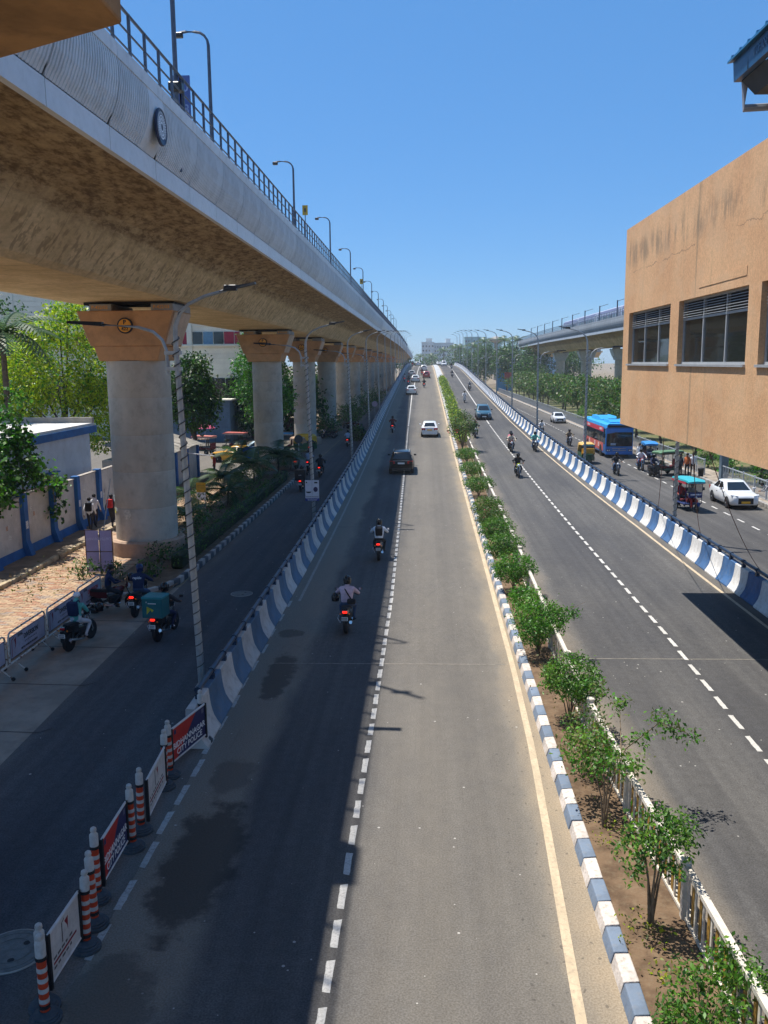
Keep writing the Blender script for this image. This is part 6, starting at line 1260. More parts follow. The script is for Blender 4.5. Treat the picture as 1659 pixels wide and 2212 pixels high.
M_wall = mat('dirty_white_wall', (.56, .51, .45), .85, .12, .8, bump=.15, dirt=.4, dcol=(.34, .27, .2)); M_wb = mat('wall_blue', (.025, .12, .34), .7, .15, 1.5, dirt=.25, dcol=(.1, .13, .18))
wl = thing('compound_wall', 'white compound wall with blue pilasters and blue skirting beside the footpath', 'wall', (-18.15, 22, 0))
for i in range(14):
    y = .9 + 3.08 * i; hgt = 2.78 + .05 * (i % 2)
    b = MB(); b.box(-.12, 0, y + .2, y + 2.88, .5, hgt); o = b.build('wall_panel', M_wall, wl)
    b = MB(); b.box(-.2, .06, y + .2, y + 2.88, hgt, hgt + .05); b.build('coping', mat('coping_concrete', (.33, .3, .27), .9, .2, 3), o)
    b = MB(); b.hexa([(-.12, y + .2, .1), (.14, y + .2, .1), (.14, y + 2.88, .1), (-.12, y + 2.88, .1)], [(-.12, y + .2, .5), (.02, y + .2, .5), (.02, y + 2.88, .5), (-.12, y + 2.88, .5)]); b.build('skirting', M_wb, wl)
    b = MB(); b.hexa([(-.15, y - .2, .1), (.42, y - .2, .1), (.42, y + .19, .1), (-.15, y + .19, .1)], [(-.15, y - .2, .8), (.2, y - .2, .8), (.2, y + .19, .8), (-.15, y + .19, .8)]); b.box(-.15, .2, y - .2, y + .19, .8, 2.95); b.build('pilaster', M_wb, wl)
    for k in range(2):
        w_, h_ = rnd.uniform(.12, .25), rnd.uniform(.15, .3); yy, zz = y + rnd.uniform(.5, 2.4), rnd.uniform(1.0, 2.0); c = rnd.choice([(.5, .5, .5), (.3, .25, .25), (.6, .57, .5), (.5, .3, .2)])
        b = MB(); b.box(.001, .006, yy, yy + w_, zz, zz + h_); b.build('pasted_notice', mat('poster_%d' % int(c[0] * 100 + c[1] * 10), c, .8, .5, 22), wl)
    b = MB(); b.box(.202, .208, y - .13, y + .1, 1.35, 1.7); b.build('pasted_notice', mat('poster_white', (.6, .6, .6), .8, .5, 25), wl)
cb = thing('compound_building', 'low white building with a blue roof band behind the compound wall', 'building', (-19.6, 30, 0))
M_shw = mat('white_wall_shade_tint', (.55, .58, .62), .8, .06, .6, dirt=.2)  # white wall; the bluish tone of its shaded side is put into the colour
b = MB(); b.box(-14, 0, 0, 20.6, 0, 4.75); b.build('wall', M_shw, cb)
b = MB(); b.box(-14.3, .35, -.3, 20.9, 4.75, 5.15); b.build('roof_band', M_wb, cb); b = MB(); b.box(-14.2, .25, -.2, 20.8, 5.15, 5.3); b.build('roof', mat('roof_whitewash', (.62, .6, .56), .9, .12, .7, dirt=.35), cb)
b = MB(); b.box(-6, -5.2, 17.5, 18.3, 5.3, 5.75); b.box(-14.2, .25, 20.5, 20.8, 5.3, 5.62); b.build('roof_parapet', M_conc, cb)
for y in (4, 9, 14): b = MB(); b.box(-.01, .03, y, y + 1.4, 1.6, 3); b.build('window', M_glass, cb); b = MB(); b.box(-.01, .3, y - .1, y + 1.5, 3.05, 3.12); b.build('sunshade', M_wb, cb)
# shed with corrugated roof
sh = thing('roadside_shed', 'small shed with sagging grey corrugated roof and painted blue posts', 'shed', (-17.6, 55, 0))
b = MB(); b.box(-3, 0, 0, 12, 0, 2.6); b.build('wall', M_wall, sh)
for y in (0, 3, 6, 9, 12): b = MB(); b.box(-.1, .14, y - .18, y + .18, 0, 2.6); b.build('post', M_wb, sh)
M_ast = mat('asbestos_sheet', (.27, .25, .22), .95, .2, 1.5, bump=.3, dirt=.5, rand=.15)
for i in range(12):
    b = MB(); vs = []; n = 10
    for k in range(n + 1):
        y = 1.06 * k / n; z = .03 * (k % 2); vs += [(-2.2, y, 1.0 + z), (1.2, y, z)]
    b.add(vs, [(2 * k, 2 * k + 1, 2 * k + 3, 2 * k + 2) for k in range(n)]); o = b.build('roof_sheet', M_ast, sh, loc=(-.6, -.3 + 1.04 * i, 2.65 + rnd.uniform(-.04, .06)))
b = MB(); b.box(.002, .02, 1.2, 2.4, 1.5, 2.2); b.build('shop_board', mat('shop_board_navy', (.02, .03, .12), .5, .6, 9, col2=(.3, .3, .35)), sh); b = MB(); b.box(.002, .03, 1.4, 2.2, .2, 1.4); b.build('poster', mat('poster_white', (.6, .6, .6)), sh)
b = MB(); b.tube([(0, 8, 2.3), (2.2, 8.4, 2.0)], .04, 6); b.build('tube_light', M_txtw, sh)
# cream office building and things behind the market
of = thing('office_building', 'cream clad office block with a strip of red window panels behind the trees', 'building', (-52, 104, 0)); M_cr = mat('cream_cladding', (.76, .71, .57), .7, .06, .5, rand=.05)
b = MB(); b.box(0, 33.4, .1, 14, 0, 17.5); b.build('wall', M_cr, of)
for z in [.6 + .62 * k for k in range(27)]:
    if not (4.3 < z < 7.1 or 10.8 < z < 12.4): b = MB(); b.box(0, 33.45, .03, .095, z, z + .585); b.build('cladding_board', M_cr, of)
for x in (3, 10, 17, 24.1, 30.4, 33.2): b = MB(); b.box(x, x + .6, -.12, .03, 0, 17.5); b.build('pilaster', M_cr, of)
M_rp = mat('red_panel', (.33, .02, .045), .5); M_bl = mat('blue_blind', (.12, .25, .36), .5)
for i in range(24):
    x = 3.7 + 1.24 * i; b = MB(); b.box(x, x + 1.15, .02, .09, 10.95, 12.35); b.build('window', [M_rp, M_rp, M_glass, M_bl, M_glass][i % 5], of); b = MB(); b.box(x, x + 1.15, .02, .09, 4.4, 7); b.build('window', M_glass, of)
b = MB(); b.box(3, 33.4, -.3, 0, 10.7, 10.85); b.box(3, 33.4, -.3, 0, 4.1, 4.25); b.build('ledge', M_cr, of)
st = thing('blue_shed', 'blue corrugated metal shed below the office block', 'shed', (-29, 98, 0)); b = MB()
for k in range(24): b.box(.3 * k, .3 * k + .16, -.04, 0, 0, 4.6)
b.box(0, 7.2, 0, 4, 0, 4.6); b.build('corrugated_wall', mat('faded_blue_sheet', (.10, .17, .24), .6, .12, 1), st); b = MB(); b.box(-.3, 7.5, -.5, 4.2, 4.6, 4.75); b.build('roof', M_cr, st)
yw = thing('yard_wall', 'brown yard wall with black iron fence on top behind the market', 'wall', (-48, 117, 0)); b = MB(); b.box(0, 31, 0, .25, 0, 1.5); b.build('wall', mat('brown_brickwork', (.16, .09, .06), .9, .25, 3, bump=.4), yw)
b = MB(); [b.tube([(.3 + .24 * k, .12, 1.5), (.3 + .24 * k, .12, 3.4)], .018, 4) for k in range(128)]; tag(b.build('iron_bars', M_black, yw), kind='stuff'); b = MB(); b.box(0, 31, .1, .14, 1.8, 1.86); b.box(0, 31, .1, .14, 3.1, 3.16); b.build('iron_rail', M_black, yw)
for x in (0, 6, 12, 18, 24, 30.6): b = MB(); b.box(x, x + .4, -.08, .33, 0, 3.7); b.build('gate_post', M_black, yw)
um = thing('pink_umbrella', 'open pink umbrella over a stall in the market yard', 'umbrella', (-23.2, 92, 0)); b = MB(); b.tube([(0, 0, 0), (0, 0, 2.3)], .025, 6); b.build('pole', M_steel, um); b = MB(); b.lathe([(1.1, 1.98), (.95, 2.1), (.55, 2.27), (.03, 2.36)], 12); b.build('canopy', mat('pink_cloth', (.62, .10, .20), .7), um)
sl2 = thing('market_stall', 'low brown market stall counter under the pink umbrella', 'stall', (-24.2, 92.6, 0)); b = MB(); b.box(-1.2, 1.2, -.5, .5, .7, .78); b.build('counter', M_plinth, sl2); b = MB(); [b.box(x, x + .08, y, y + .08, 0, .7) for x in (-1.1, 1.02) for y in (-.45, .37)]; b.build('legs', M_bark, sl2)
person('person in pink walking along the yard wall', 'walk', (-22.6, 112, 0), -1.4, 'pink', 'pink'); person('second person in pink behind the rickshaw roofs', 'walk', (-19.4, 108, 0), -1.5, 'pink', 'dark'); person('person in blue near the pink umbrella', 'stand', (-29.8, 106, 0), 3, 'blue', 'dark')
person('man in checked shirt standing between the second and third piers', 'stand', (-14.0, 99, 0), 2.6, 'checks', 'dark'); person('shopper in red shirt beside the shed', 'stand', (-16.4, 67.5, 0), 2.0, 'red', 'dark')
# ---------------------------------------------------------------- signs
def board(name, label, loc, w_, h_, z, m_, rz=0, post=M_steel, both=None, px=(0,)):
    t = thing(name, label, 'sign', loc, rz); b = MB(); [b.tube([(x, .05, 0), (x, .05, z + h_)], .035, 6) for x in px]; b.build('post', post, t); b = MB(); b.rbox(-w_ / 2, w_ / 2, -.02, .02, z, z + h_, .012, 1); b.build('panel', m_, t); return t
s1 = board('direction_sign', 'blue signboard with white lettering among the palms by the second pier', (-13.3, 66.5, 0), 1.25, 1.1, 1.25, mat('sign_blue', (.01, .07, .42), .4), px=(-.4, .4)); text('lettering', 'M.V. VEHICLES DEPT', .125, M_txtw, s1, (0, -.024, 1.92)); text('lettering', '1', .12, M_txtw, s1, (0, -.024, 1.6))
s2 = board('yellow_board', 'rounded yellow and white board in the shaded bed', (-13.3, 51.2, .1), .56, 1.05, .55, mat('sign_amber', (.55, .30, .02), .5), px=(-.2, .2)); b = MB(); b.box(-.27, .27, -.026, -.021, .56, 1.0); b.build('white_field', M_txtw, s2); text('lettering', 'NINTA', .13, M_txtk, s2, (0, -.028, .9)); b = MB(); [b.box(-.2, .2, -.025, -.022, z, z + .03) for z in (1.2, 1.3, 1.4)]; b.build('print_line', mat('ochre_print', (.3, .2, .05), .6), s2)
s3 = thing('awareness_sign', 'mauve double panel road safety sign seen from behind beside the brick footpath', 'sign', (-13.5, 35.2, 0)); M_mv = mat('mauve_sheet', (.33, .29, .47), .7, .06, 2); M_mvt = mat('mauve_lettering', (.50, .47, .62), .7)
b = MB(); b.tube([(-.02, .06, 0), (.02, .06, 1.9)], .045, 8); b.build('post', M_rail, s3); b = MB(); b.tube([(.08, .1, 1.4), (.55, .2, 4.0)], .02, 6); b.build('stay_pole', M_steel, s3)
for x0, x1 in ((-.58, -.03), (.03, .52)):
    for z0, z1 in ((.1, .95), (.98, 1.86)): b = MB(); b.rbox(x0, x1, -.02, .0, z0, z1, .01, 1); b.build('panel', M_mv, s3)
b = MB()
for x in (-.6, .53): b.box(x, x + .03, -.03, .01, .06, 1.9)
for z in (.06, .955, 1.87): b.box(-.57, .53, -.03, .01, z, z + .025)
b.build('frame', mat('rusty_frame', (.12, .07, .05), .8), s3)
for tx, x, z, q in (('DRUNK', .2, 1.5, .17), ('DRIVING', -.3, 1.5, .15), ('A ONE-WAY', .22, .45, .1), ('ROAD TO', -.3, .42, .13)): text('lettering', tx, q, M_mvt, s3, (x, -.024, z), mirror=True)
s4 = thing('helmet_poster', 'white safety poster with bowl and helmet pictures tied to the second lamp post', 'sign', (-6.1, 46.85, 1.27)); b = MB(); b.rbox(-.375, .375, -.015, .01, 0, 1.12, .008, 1); b.build('panel', mat('poster_paper', (.62, .62, .68), .6, .04, 3), s4); b = MB(); b.box(-.375, .375, -.02, -.016, 0, .14); b.build('blue_band', mat('band_blue', (.02, .03, .25), .5), s4)
text('lettering', 'CHOOSE YOUR SKULL', .068, M_txtk, s4, (0, -.02, .22)); text('lettering', 'BIDHANNAGAR TRAFFIC POLICE', .042, M_txtw, s4, (0, -.024, .1)); MB().box(-.25, .25, -.024, -.021, .03, .055).build('print_line', M_txtw, s4)
b = MB(); b.loft([[(-.19 + .0, -.0175, .53), (-.19, -.0175, .53), (-.19, -.0175, .53)]][:0] or [[(-.19 + r * math.cos(R(a)), y, .5 + .55 * r * math.sin(R(a))) for r, a in [(.15, q) for q in range(180, 361, 20)]] for y in (-.0175, -.0165)]); b.build('bowl_picture', M_txtk, s4)
b = MB(); b.ball((.19, -.016, .62), (.12, .004, .14), 14, 8); b.build('helmet_picture', mat('helmet_print', (.03, .02, .08), .5), s4); b = MB(); b.box(-.004, .004, -.0175, -.016, .32, 1.1); b.box(-.33, -.26, -.0175, -.016, .96, 1.04); b.box(.12, .3, -.0175, -.016, .95, 1.03); b.build('print_line', M_txtk, s4)
for i, (x, y, z, c) in enumerate([(-11.2, 77.5, 2.0, (.06, .07, .08)), (-6.7, 118, 3.2, (.55, .35, .4))]):
    s5 = thing('round_sign', ['dark back of a round road sign beside the second pier', 'small round pale sign beside the west barrier under the lamps'][i], 'sign', (x, y, 0)); b = MB(); b.tube([(0, .05, 0), (0, .05, z + .3)], .035, 6); b.build('post', M_steel, s5); b = MB(); b.lathe([(.38, -.015), (.38, .015)], 20, (0, 0, z), 'y'); b.build('disc', mat('sign_disc_%d' % i, c, .5), s5)
rs = thing('red_board', 'small red signboard among the trees near the blue kiosk', 'sign', (21.5, 232, 0)); b = MB(); b.box(-.05, .05, 0, .08, 0, 5); b.build('post', M_steel, rs); b = MB(); b.box(-.9, .9, -.05, 0, 4.3, 5.9); b.build('panel', mat('sign_red', (.45, .05, .04), .5), rs)
# ---------------------------------------------------------------- barricades and bollards
M_rust = mat('chipped_white_tube', (.50, .46, .40), .6, .1, 3, col2=(.2, .11, .07), scale=7, thr=(.5, .62)) if False else mat('chipped_white_tube', (.55, .51, .45), .6, .1, 7, col2=(.17, .095, .06), thr=(.52, .6))
M_sheet = mat('barricade_sheet', (.40, .38, .45), .6, .08, 2, dirt=.3)
def barricade(label, y0, y1, words, wm):
    L_ = y1 - y0 - .1; t = thing('barricade', label, 'barricade', (-11.68, y0, .012), 0, 'road diversion barricades')
    b = MB(); pts = [(0, 0, .28), (0, 0, 1.05), (0, .04, 1.15), (0, .14, 1.2), (0, L_ - .14, 1.2), (0, L_ - .04, 1.15), (0, L_, 1.05), (0, L_, .28)]; b.tube(pts, .028, 8); b.tube([(0, 0, .3), (0, L_, .3)], .028, 8); b.build('frame', M_rust, t, True)
    b = MB(); b.box(-.008, .008, .05, L_ - .05, .42, 1.06); b.build('panel', M_sheet, t); b = MB()
    for z in (.42, 1.04): b.box(.008, .014, .06, L_ - .06, z, z + .012)
    for y in (.06, L_ - .075): b.box(.008, .014, y, y + .012, .42, 1.05)
    b.build('panel_border', M_txtk, t)
    b = MB(); b.quad((.012, .32, .92), (.012, .44, .98), (.012, .42, .74), (.012, .32, .62), (.012, .38, .76)); b.quad((.0125, .14, .46), (.0125, .17, .46), (.0125, .19, .94), (.0125, .36, 1.0), (.0125, .36, 1.02), (.0125, .16, .96)); b.build('emblem', mat('maroon_print', (.22, .01, .02), .6), t)
    text('lettering', 'RVNL', .13, M_txtk, t, (.012, .72, .96), rot=(R(90), 0, R(90))); text('lettering', words, .21 if len(words) < 11 else .15, wm, t, (.012, 1.4, .83), rot=(R(90), 0, R(90)), bold=.02, sx=.9)
    text('lettering', '< < < < < < < <', .12, M_txtk, t, (.012, 1.36, .67), rot=(R(90), 0, R(90))); text('lettering', 'METRO WORK IN PROGRESS', .082, M_txtk, t, (.012, 1.26, .53), rot=(R(90), 0, R(90)))
    for y in (.3, L_ - .3):
        for s in (-1, 1):
            b = MB(); b.tube([(0, y, .3), (s * .3, y, .06)], .018, 6); o = b.build('leg', M_rust, t); b = MB(); b.lathe([(.055, -.02), (.055, .02)], 10, (s * .31, y, .055), 'y'); b.build('castor', M_black, o)
    return t
barricade('white tube barricade at the left edge, nearest of the diversion row', 20.65, 23.1, 'IN PROGRESS', M_txtr); barricade('rusty topped diversion barricade in front of the lit brick paving', 23.2, 25.7, 'DIVERSION', M_txtk); barricade('diversion barricade behind the man in the white cap', 25.75, 28.1, 'DIVERSION', M_txtk); barricade('farthest diversion barricade behind the maroon motorcycle', 28.15, 30.4, 'DIVERSION', M_txtr)
M_bor = mat('bollard_orange', (.50, .05, .015), .6, .12, 6, dirt=.3, dcol=(.2, .06, .03)); M_bow = mat('bollard_white', (.5, .48, .45), .6, .1, 6, dirt=.35); M_bbs = mat('rubber_base', (.045, .06, .075), .8, .15, 6, dirt=.3)
BOL = None
spots = [(-5.05, 10.2), (-5.16, 10.42), (-5.06, 11.66), (-5.13, 12.2), (-5.33, 12.85), (-5.26, 14.4), (-5.3, 14.98), (-5.36, 16.7), (-5.39, 17.2), (-5.12, 18.95)]
bl_ = ['orange striped bollard at the bottom left corner', 'bollard touching the corner one at its rear', 'bollard at the far end of the nearest white panel', 'bollard half hidden behind the end of the nearest white panel', 'bollard at the near end of the lower red police panel', 'bollard at the far end of the lower red police panel', 'bollard at the near end of the upper white panel', 'bollard half hidden at the far end of the upper white panel', 'bollard at the near end of the upper red police panel', 'bollard beside the end of the west crash barrier']
for i, (x, y) in enumerate(spots):
    if BOL is None:
        BOL = thing('bollard', bl_[i], 'bollard', (x, y, .005), 0, 'orange and white bollards'); b = MB(); b.lathe([(.215, 0), (.215, .045), (.19, .055), (.19, .08), (.165, .09), (.165, .11), (.12, .125), (.08, .16)], 20); b.build('base', M_bbs, BOL, smooth=30)
        b = MB(); b.lathe([(.065, .1), (.063, .95)], 14); b.build('post', M_bor, BOL, True)
        for z in (.28, .43, .58, .73): b = MB(); b.lathe([(.068, z), (.068, z + .065)], 14); b.build('reflective_band', M_bow, BOL, True)
        b = MB(); b.lathe([(.07, .93), (.07, 1.14), (.045, 1.17), (.04, 1.185), (.052, 1.21), (.045, 1.25), (.02, 1.27)], 14); b.build('cap', M_bow, BOL, smooth=40); [MB().lathe([(.075, z), (.075, z + .05)], 12).build('collar', M_black, BOL) for z in (.2, .9)]
    else: dup(BOL, bl_[i], (x, y, .005), rnd.uniform(0, 6)).rotation_euler = (rnd.uniform(-.03, .03), rnd.uniform(-.03, .03), rnd.uniform(0, 6))
M_pred = mat('police_red', (.46, .025, .02), .55, .1, 3, dirt=.3, dcol=(.25, .06, .05)); M_pnav = mat('police_navy', (.02, .025, .10), .5, .1, 3, dirt=.25, dcol=(.07, .07, .1)); M_pwh = mat('panel_white', (.58, .56, .54), .6, .08, 2, dirt=.3)
def ppanel(label, a, c, kind):
    a, c = Vector((a[0], a[1], 0)), Vector((c[0], c[1], 0)); L_ = (c - a).length; t = thing('police_panel' if kind else 'notice_panel', label, 'barrier panel', (a.x, a.y, .2), math.atan2(c.y - a.y, c.x - a.x) , 'barrier panels between the bollards')
    [MB().box(x - .03, x + .03, -.03, .03, -.02, .8).build('end_post', M_black, t) for x in (0, L_)]; [MB().tube([(0, 0, z), (L_, 0, z)], .025, 6).build('frame_bar', M_pwh, t) for z in (.05, .78)]
    b = MB(); b.box(.03, L_ - .03, -.008, .008, .07, .76); b.build('panel', M_pnav if kind else M_pwh, t); W = L_ - .06
    if kind:
        b = MB(); b.quad((.03, -.0095, .07), (.03 + W * .12, -.0095, .07), (.03 + W * .72, -.0095, .76), (.03, -.0095, .76)); b.build('red_field', M_pred, t)
        text('lettering', 'BIDHANNAGAR', .185, M_txtw, t, (L_ / 2, -.012, .36), bold=.012, sx=W / 1.36); text('lettering', 'CITY POLICE', .185, M_txtw, t, (L_ / 2, -.012, .19), bold=.012, sx=W / 1.36)
        for x in (.1, L_ - .18): b = MB(); b.quad((x, -.012, .62), (x + .09, -.012, .62), (x + .09, -.012, .72), (x, -.012, .72)); b.build('badge', M_pnav if x < .5 else mat('badge_grey', (.12, .13, .2), .5), t)
    else:
        b = MB(); b.quad((L_ * .5, -.0095, .66), (L_ * .5 + .12, -.0095, .68), (L_ * .5 + .1, -.0095, .46), (L_ * .5 + .08, -.0095, .55)); b.build('emblem', mat('maroon_print', (.22, .01, .02), .6), t)
        b = MB(); b.quad((L_ * .4, -.01, .4), (L_ * .43, -.01, .4), (L_ * .43, -.01, .68), (L_ * .5, -.01, .7), (L_ * .5, -.01, .72), (L_ * .4, -.01, .69)); [b.box(x, x + rnd.uniform(.05, .1), -.0105, -.0085, z, z + .035) for z in (.32, .18) for x in [L_ * .12 + .13 * k for k in range(int(L_ * 5.6))]]; tag(b.build('print', mat('faded_black_print', (.1, .09, .09), .6), t), kind='stuff')
        b = MB(); b.box(L_ * .12, L_ * .85, -.0105, -.0085, .25, .285); b.build('red_line', mat('maroon_print', (.22, .01, .02)), t)
    return t
ppanel('white notice panel nearest the bottom left corner', (-5.12, 10.56), (-5.1, 11.58), 0); ppanel('lower red and navy police panel between bollards', (-5.27, 12.98), (-5.3, 14.25), 1); ppanel('white notice panel between the two police panels', (-5.18, 15.05), (-5.27, 16.5), 0); ppanel('upper red and navy police panel beside the crash barrier end', (-5.38, 17.35), (-5.02, 18.8), 1)
M_iron = mat('manhole_iron', (.13, .14, .135), .6, .15, 8, bump=.4, metal=.3)
for i, (x, y, r) in enumerate([(-6.95, 32.1, .42), (-6.15, 11.55, .52)]):
    t = thing('manhole_cover', ['round manhole cover in the shaded service road', 'large manhole cover with two dark holes at the bottom left'][i], 'manhole cover', (x, y, .004)); b = MB(); b.lathe([(r, -.01), (r, .012), (r - .03, .018), (r - .03, .002)], 32, caps=False); b.build('ring', M_conc, t); b = MB(); b.lathe([(r - .035, -.005), (r - .04, .018)], 32); b.build('cover', M_iron, t)
    b = MB(); [b.lathe([(rr, .018), (rr, .023), (rr - .012, .023), (rr - .012, .018)], 32, caps=False) for rr in (r * .8, r * .55)]; b.build('raised_ring', M_iron, t); b = MB(); [MB().lathe([(.05, .018), (.05, .0205)], 12, (r * .45 * math.cos(a), r * .45 * math.sin(a), .001)).build('lift_hole', M_black, t) for a in (.9, -1.2)]
# ---------------------------------------------------------------- road lamps
M_pole = mat('lamp_pole_galvanised', (.36, .37, .37), .45, .12, 4, metal=.4); M_led = mat('led_head', (.02, .021, .024), .4)
def road_lamp(label, x, y, s, wrap):
    """s = +1: upper arm reaches towards +X (west row); the lower arm reaches to the other side"""
    t = thing('street_lamp', label, 'street lamp', (x, y, 0), 0, 'street lamps along the flyover barriers'); H = 9.7 + hr(y); ln = -.3 if s > 0 else -.05
    px = lambda z: ln * z / 9.7
    b = MB(); b.tube([(px(0), 0, 0), (px(H * .5), 0, H * .5), (px(H - .6), 0, H - .6)], [.1, .085, .07], 8)
    up = [(px(H - .6), 0, H - .6), (px(H) + s * .03, 0, H - .15), (px(H) + s * .16, 0, H + .18), (px(H) + s * .4, 0, H + .4), (px(H) + s * .8, 0, H + .58), (px(H) + s * 1.35, 0, H + .72)]
    b.tube(up, [.07, .06, .05, .045, .042, .04], 8); b.rbox(px(0) - .16, px(0) + .16, -.16, .16, 0, .06, .01, 1); b.build('pole', M_pole, t, True)
    e = up[-1]; b = MB(); b.hexa([(e[0] - s * .05, -.09, e[2] - .03), (e[0] + s * .75, -.1, e[2] + .14), (e[0] + s * .75, .1, e[2] + .14), (e[0] - s * .05, .09, e[2] - .03)], [(e[0] - s * .05, -.07, e[2] + .06), (e[0] + s * .75, -.08, e[2] + .19), (e[0] + s * .75, .08, e[2] + .19), (e[0] - s * .05, .07, e[2] + .06)]); b.rbox(e[0] + s * .12 - .16, e[0] + s * .12 + .16, -.1, .1, e[2] - .01, e[2] + .13, .02, 1); b.build('lamp_head', M_led, t)
    q = px(8.6) - s * .26; lo_ = [(q, 0, 8.35), (q, 0, 8.95), (q - s * .1, 0, 9.22), (q - s * .32, 0, 9.42), (q - s * .7, 0, 9.54), (q - s * 1.7, 0, 9.62)]
    b = MB(); b.tube(lo_, [.045, .045, .042, .04, .038, .036], 8); b.build('lower_arm', M_pole, t, True); [MB().box(min(q - .05, px(8.6) - .12), max(q + .05, px(8.6) + .12), -.06, .06, z, z + .09).build('clamp', M_steel, t) for z in (8.45, 8.85)]
    e = lo_[-1]; b = MB(); b.hexa([(e[0] + s * .1, -.09, e[2] - .05), (e[0] - s * .8, -.1, e[2] + .03), (e[0] - s * .8, .1, e[2] + .03), (e[0] + s * .1, .09, e[2] - .05)], [(e[0] + s * .1, -.07, e[2] + .06), (e[0] - s * .8, -.08, e[2] + .1), (e[0] - s * .8, .08, e[2] + .1), (e[0] + s * .1, .07, e[2] + .06)]); b.build('lower_lamp_head', M_led, t)
    if wrap:
        b = MB(); n = int(9 * 3.4 * 8); b.tube([(px(.4 + 9 * k / n) + .1 * math.cos(k * math.pi / 4), .1 * math.sin(k * math.pi / 4), .4 + 9 * k / n) for k in range(n)], .016, 4); b.tube([(up[k][0] + .05 * math.cos(k * 2.2), .05 * math.sin(k * 2.2), up[k][2]) for k in range(len(up))], .016, 4); b.build('wrapped_cable', mat('cable_grey', (.09, .09, .09), .7), t)
    return t
for i in range(13): y = 22.4 + 24.6 * i; road_lamp('nearest street lamp by the west barrier with a wrapped cable and two arms' if i == 0 else f'street lamp along the west barrier, {ORD[i]} from the camera', -6.02 if y < 60 else XL(y) - .85, y, 1, i < 4)
for i in range(12): y = 42.3 + 24.2 * i; road_lamp('nearest street lamp by the east barrier, cut by the concourse wall' if i == 0 else f'street lamp along the east barrier, {ORD[i]} from the camera', 12.0 if y < 80 else XR(y) + .85, y, -1, i < 4)
# ---------------------------------------------------------------- east side
ef = thing('roadside_railing', 'long grey steel railing along the east footpath', 'railing', (20.75, 42, 0)); M_er = mat('silver_railing_paint', (.42, .45, .48), .5, .1, 4, metal=.2)
b = MB()
for k in range(11): b.box(-.012, .012, .12 + .17 * k, .145 + .17 * k, .22, 1.28 if k % 3 else .95)
for k in range(5): b.box(-.012, .012, .2 + .36 * k, .38 + .36 * k, .5 + .2 * (k % 3), .53 + .2 * (k % 3))
b.box(-.02, .02, .04, 1.96, .18, .22); b.box(-.03, .03, .0, 2, 1.28, 1.34); epm = b.mesh('railing_panel', M_er); pp_ = MB().rbox(-.04, .04, -.04, .04, 0, 1.42, .01, 1).mesh('railing_post', M_er)
for i in range(105):
    y = 2 * i
    if 20.0 < y + 1 < 24: continue
    link('railing_panel', epm, ef, loc=(0, y, 0)); link('railing_post', pp_, ef, loc=(0, y, 0))
ekb = thing('east_kerb', 'grey kerb stones below the east railing', 'kerb', (20.15, 42, 0)); ekm = [bevel_mesh(MB().box(-.12, .12, .01, .79, -.02, .22).mesh('kerb_stone', q), .02) for q in (mat('grey_kerb_stone', (.36, .34, .31), .85, .15, 3, rand=.15), mat('dark_kerb_stone', (.22, .21, .2), .85, .15, 3, rand=.15))]
for i in range(220): link('kerb_stone', ekm[i % 2], ekb, loc=(0, .8 * i, 0))
sp_ = strip('east_footpath', 20.27, 22.3, [10, 60, 120, 250], lambda y: .17, mat('east_paving', (.30, .25, .2), .9, .2, 1.2, dirt=.3)); tag(sp_, kind='structure')
gp = thing('gate_pillar', 'blue grey square pillar in the gap of the east railing', 'pillar', (20.9, 62.3, 0)); b = MB(); b.rbox(-.25, .25, -.25, .25, 0, 2.3, .02, 1); b.build('pillar', mat('slate_paint', (.13, .18, .22), .6, .1, 2), gp); b = MB(); b.rbox(-.3, .3, -.3, .3, 2.3, 2.38, .02, 1); b.build('cap', M_conc, gp)
bn = thing('litter_bin', 'small black litter bin at the kerb beside the standing people', 'bin', (20.15, 64.9, .2)); b = MB(); b.lathe([(.18, 0), (.22, .55), (.24, .58)], 14); b.build('bin', M_black, bn, True); b = MB(); b.lathe([(.245, .57), (.2, .63), (.03, .66)], 14); b.build('lid', M_blkp, bn)
for i, (x, y, tp) in enumerate([(23.6, 52, (.3, .26, .2)), (23.4, 57.5, (.2, .2, .2)), (24, 47, (.35, .3, .2))]):
    t = thing('street_stall', f'low tarpaulin covered street stall behind the east railing, {ORD[i]} of three', 'stall', (x, y, .15)); b = MB(); [b.tube([(a, c, 0), (a, c, 1.9)], .03, 5) for a in (-1, 1) for c in (-1.6, 1.6)]; b.build('post', M_bark, t); b = MB(); b.hexa([(-1.3, -1.9, 1.8), (1.3, -1.9, 2.1), (1.3, 1.9, 2.1), (-1.3, 1.9, 1.8)], [(-1.3, -1.9, 1.86), (1.3, -1.9, 2.16), (1.3, 1.9, 2.16), (-1.3, 1.9, 1.86)]); b.build('tarpaulin', mat('tarp_%d' % i, tp, .8, .2, 3), t); b = MB(); b.box(-.8, .8, -1.3, 1.3, .7, .8); b.build('counter', M_bark, t)
for i in range(20):
    y = 62 + 9.2 * i; x = 24.0 + rnd.uniform(-.6, 1.2); q = rnd.uniform(.98, 1.2)
    big('frangipani_tree', f'low spreading leafy tree behind the east railing, {ORD[i]} from the near end', x, y, [(0, 0, 4.0 * q, 2.3, 2.6, 1.2 * q), (-1.6, .5, 3.4 * q, 1.6, 2, 1.0 * q), (1.6, -.5, 3.8 * q, 1.8, 2, 1.1 * q), (.2, 1.2, 4.8 * q, 1.5, 1.8, .8 * q), (-.8, -1.4, 2.7 * q, 1.2, 1.4, .8 * q)], 2600 if y < 130 else 1500, .36 if y < 130 else .44, [L_mid, L_gl, L_ol, L_dk], 4, 300 + i, 'trees behind the east railing', r=.16, inner=.35)
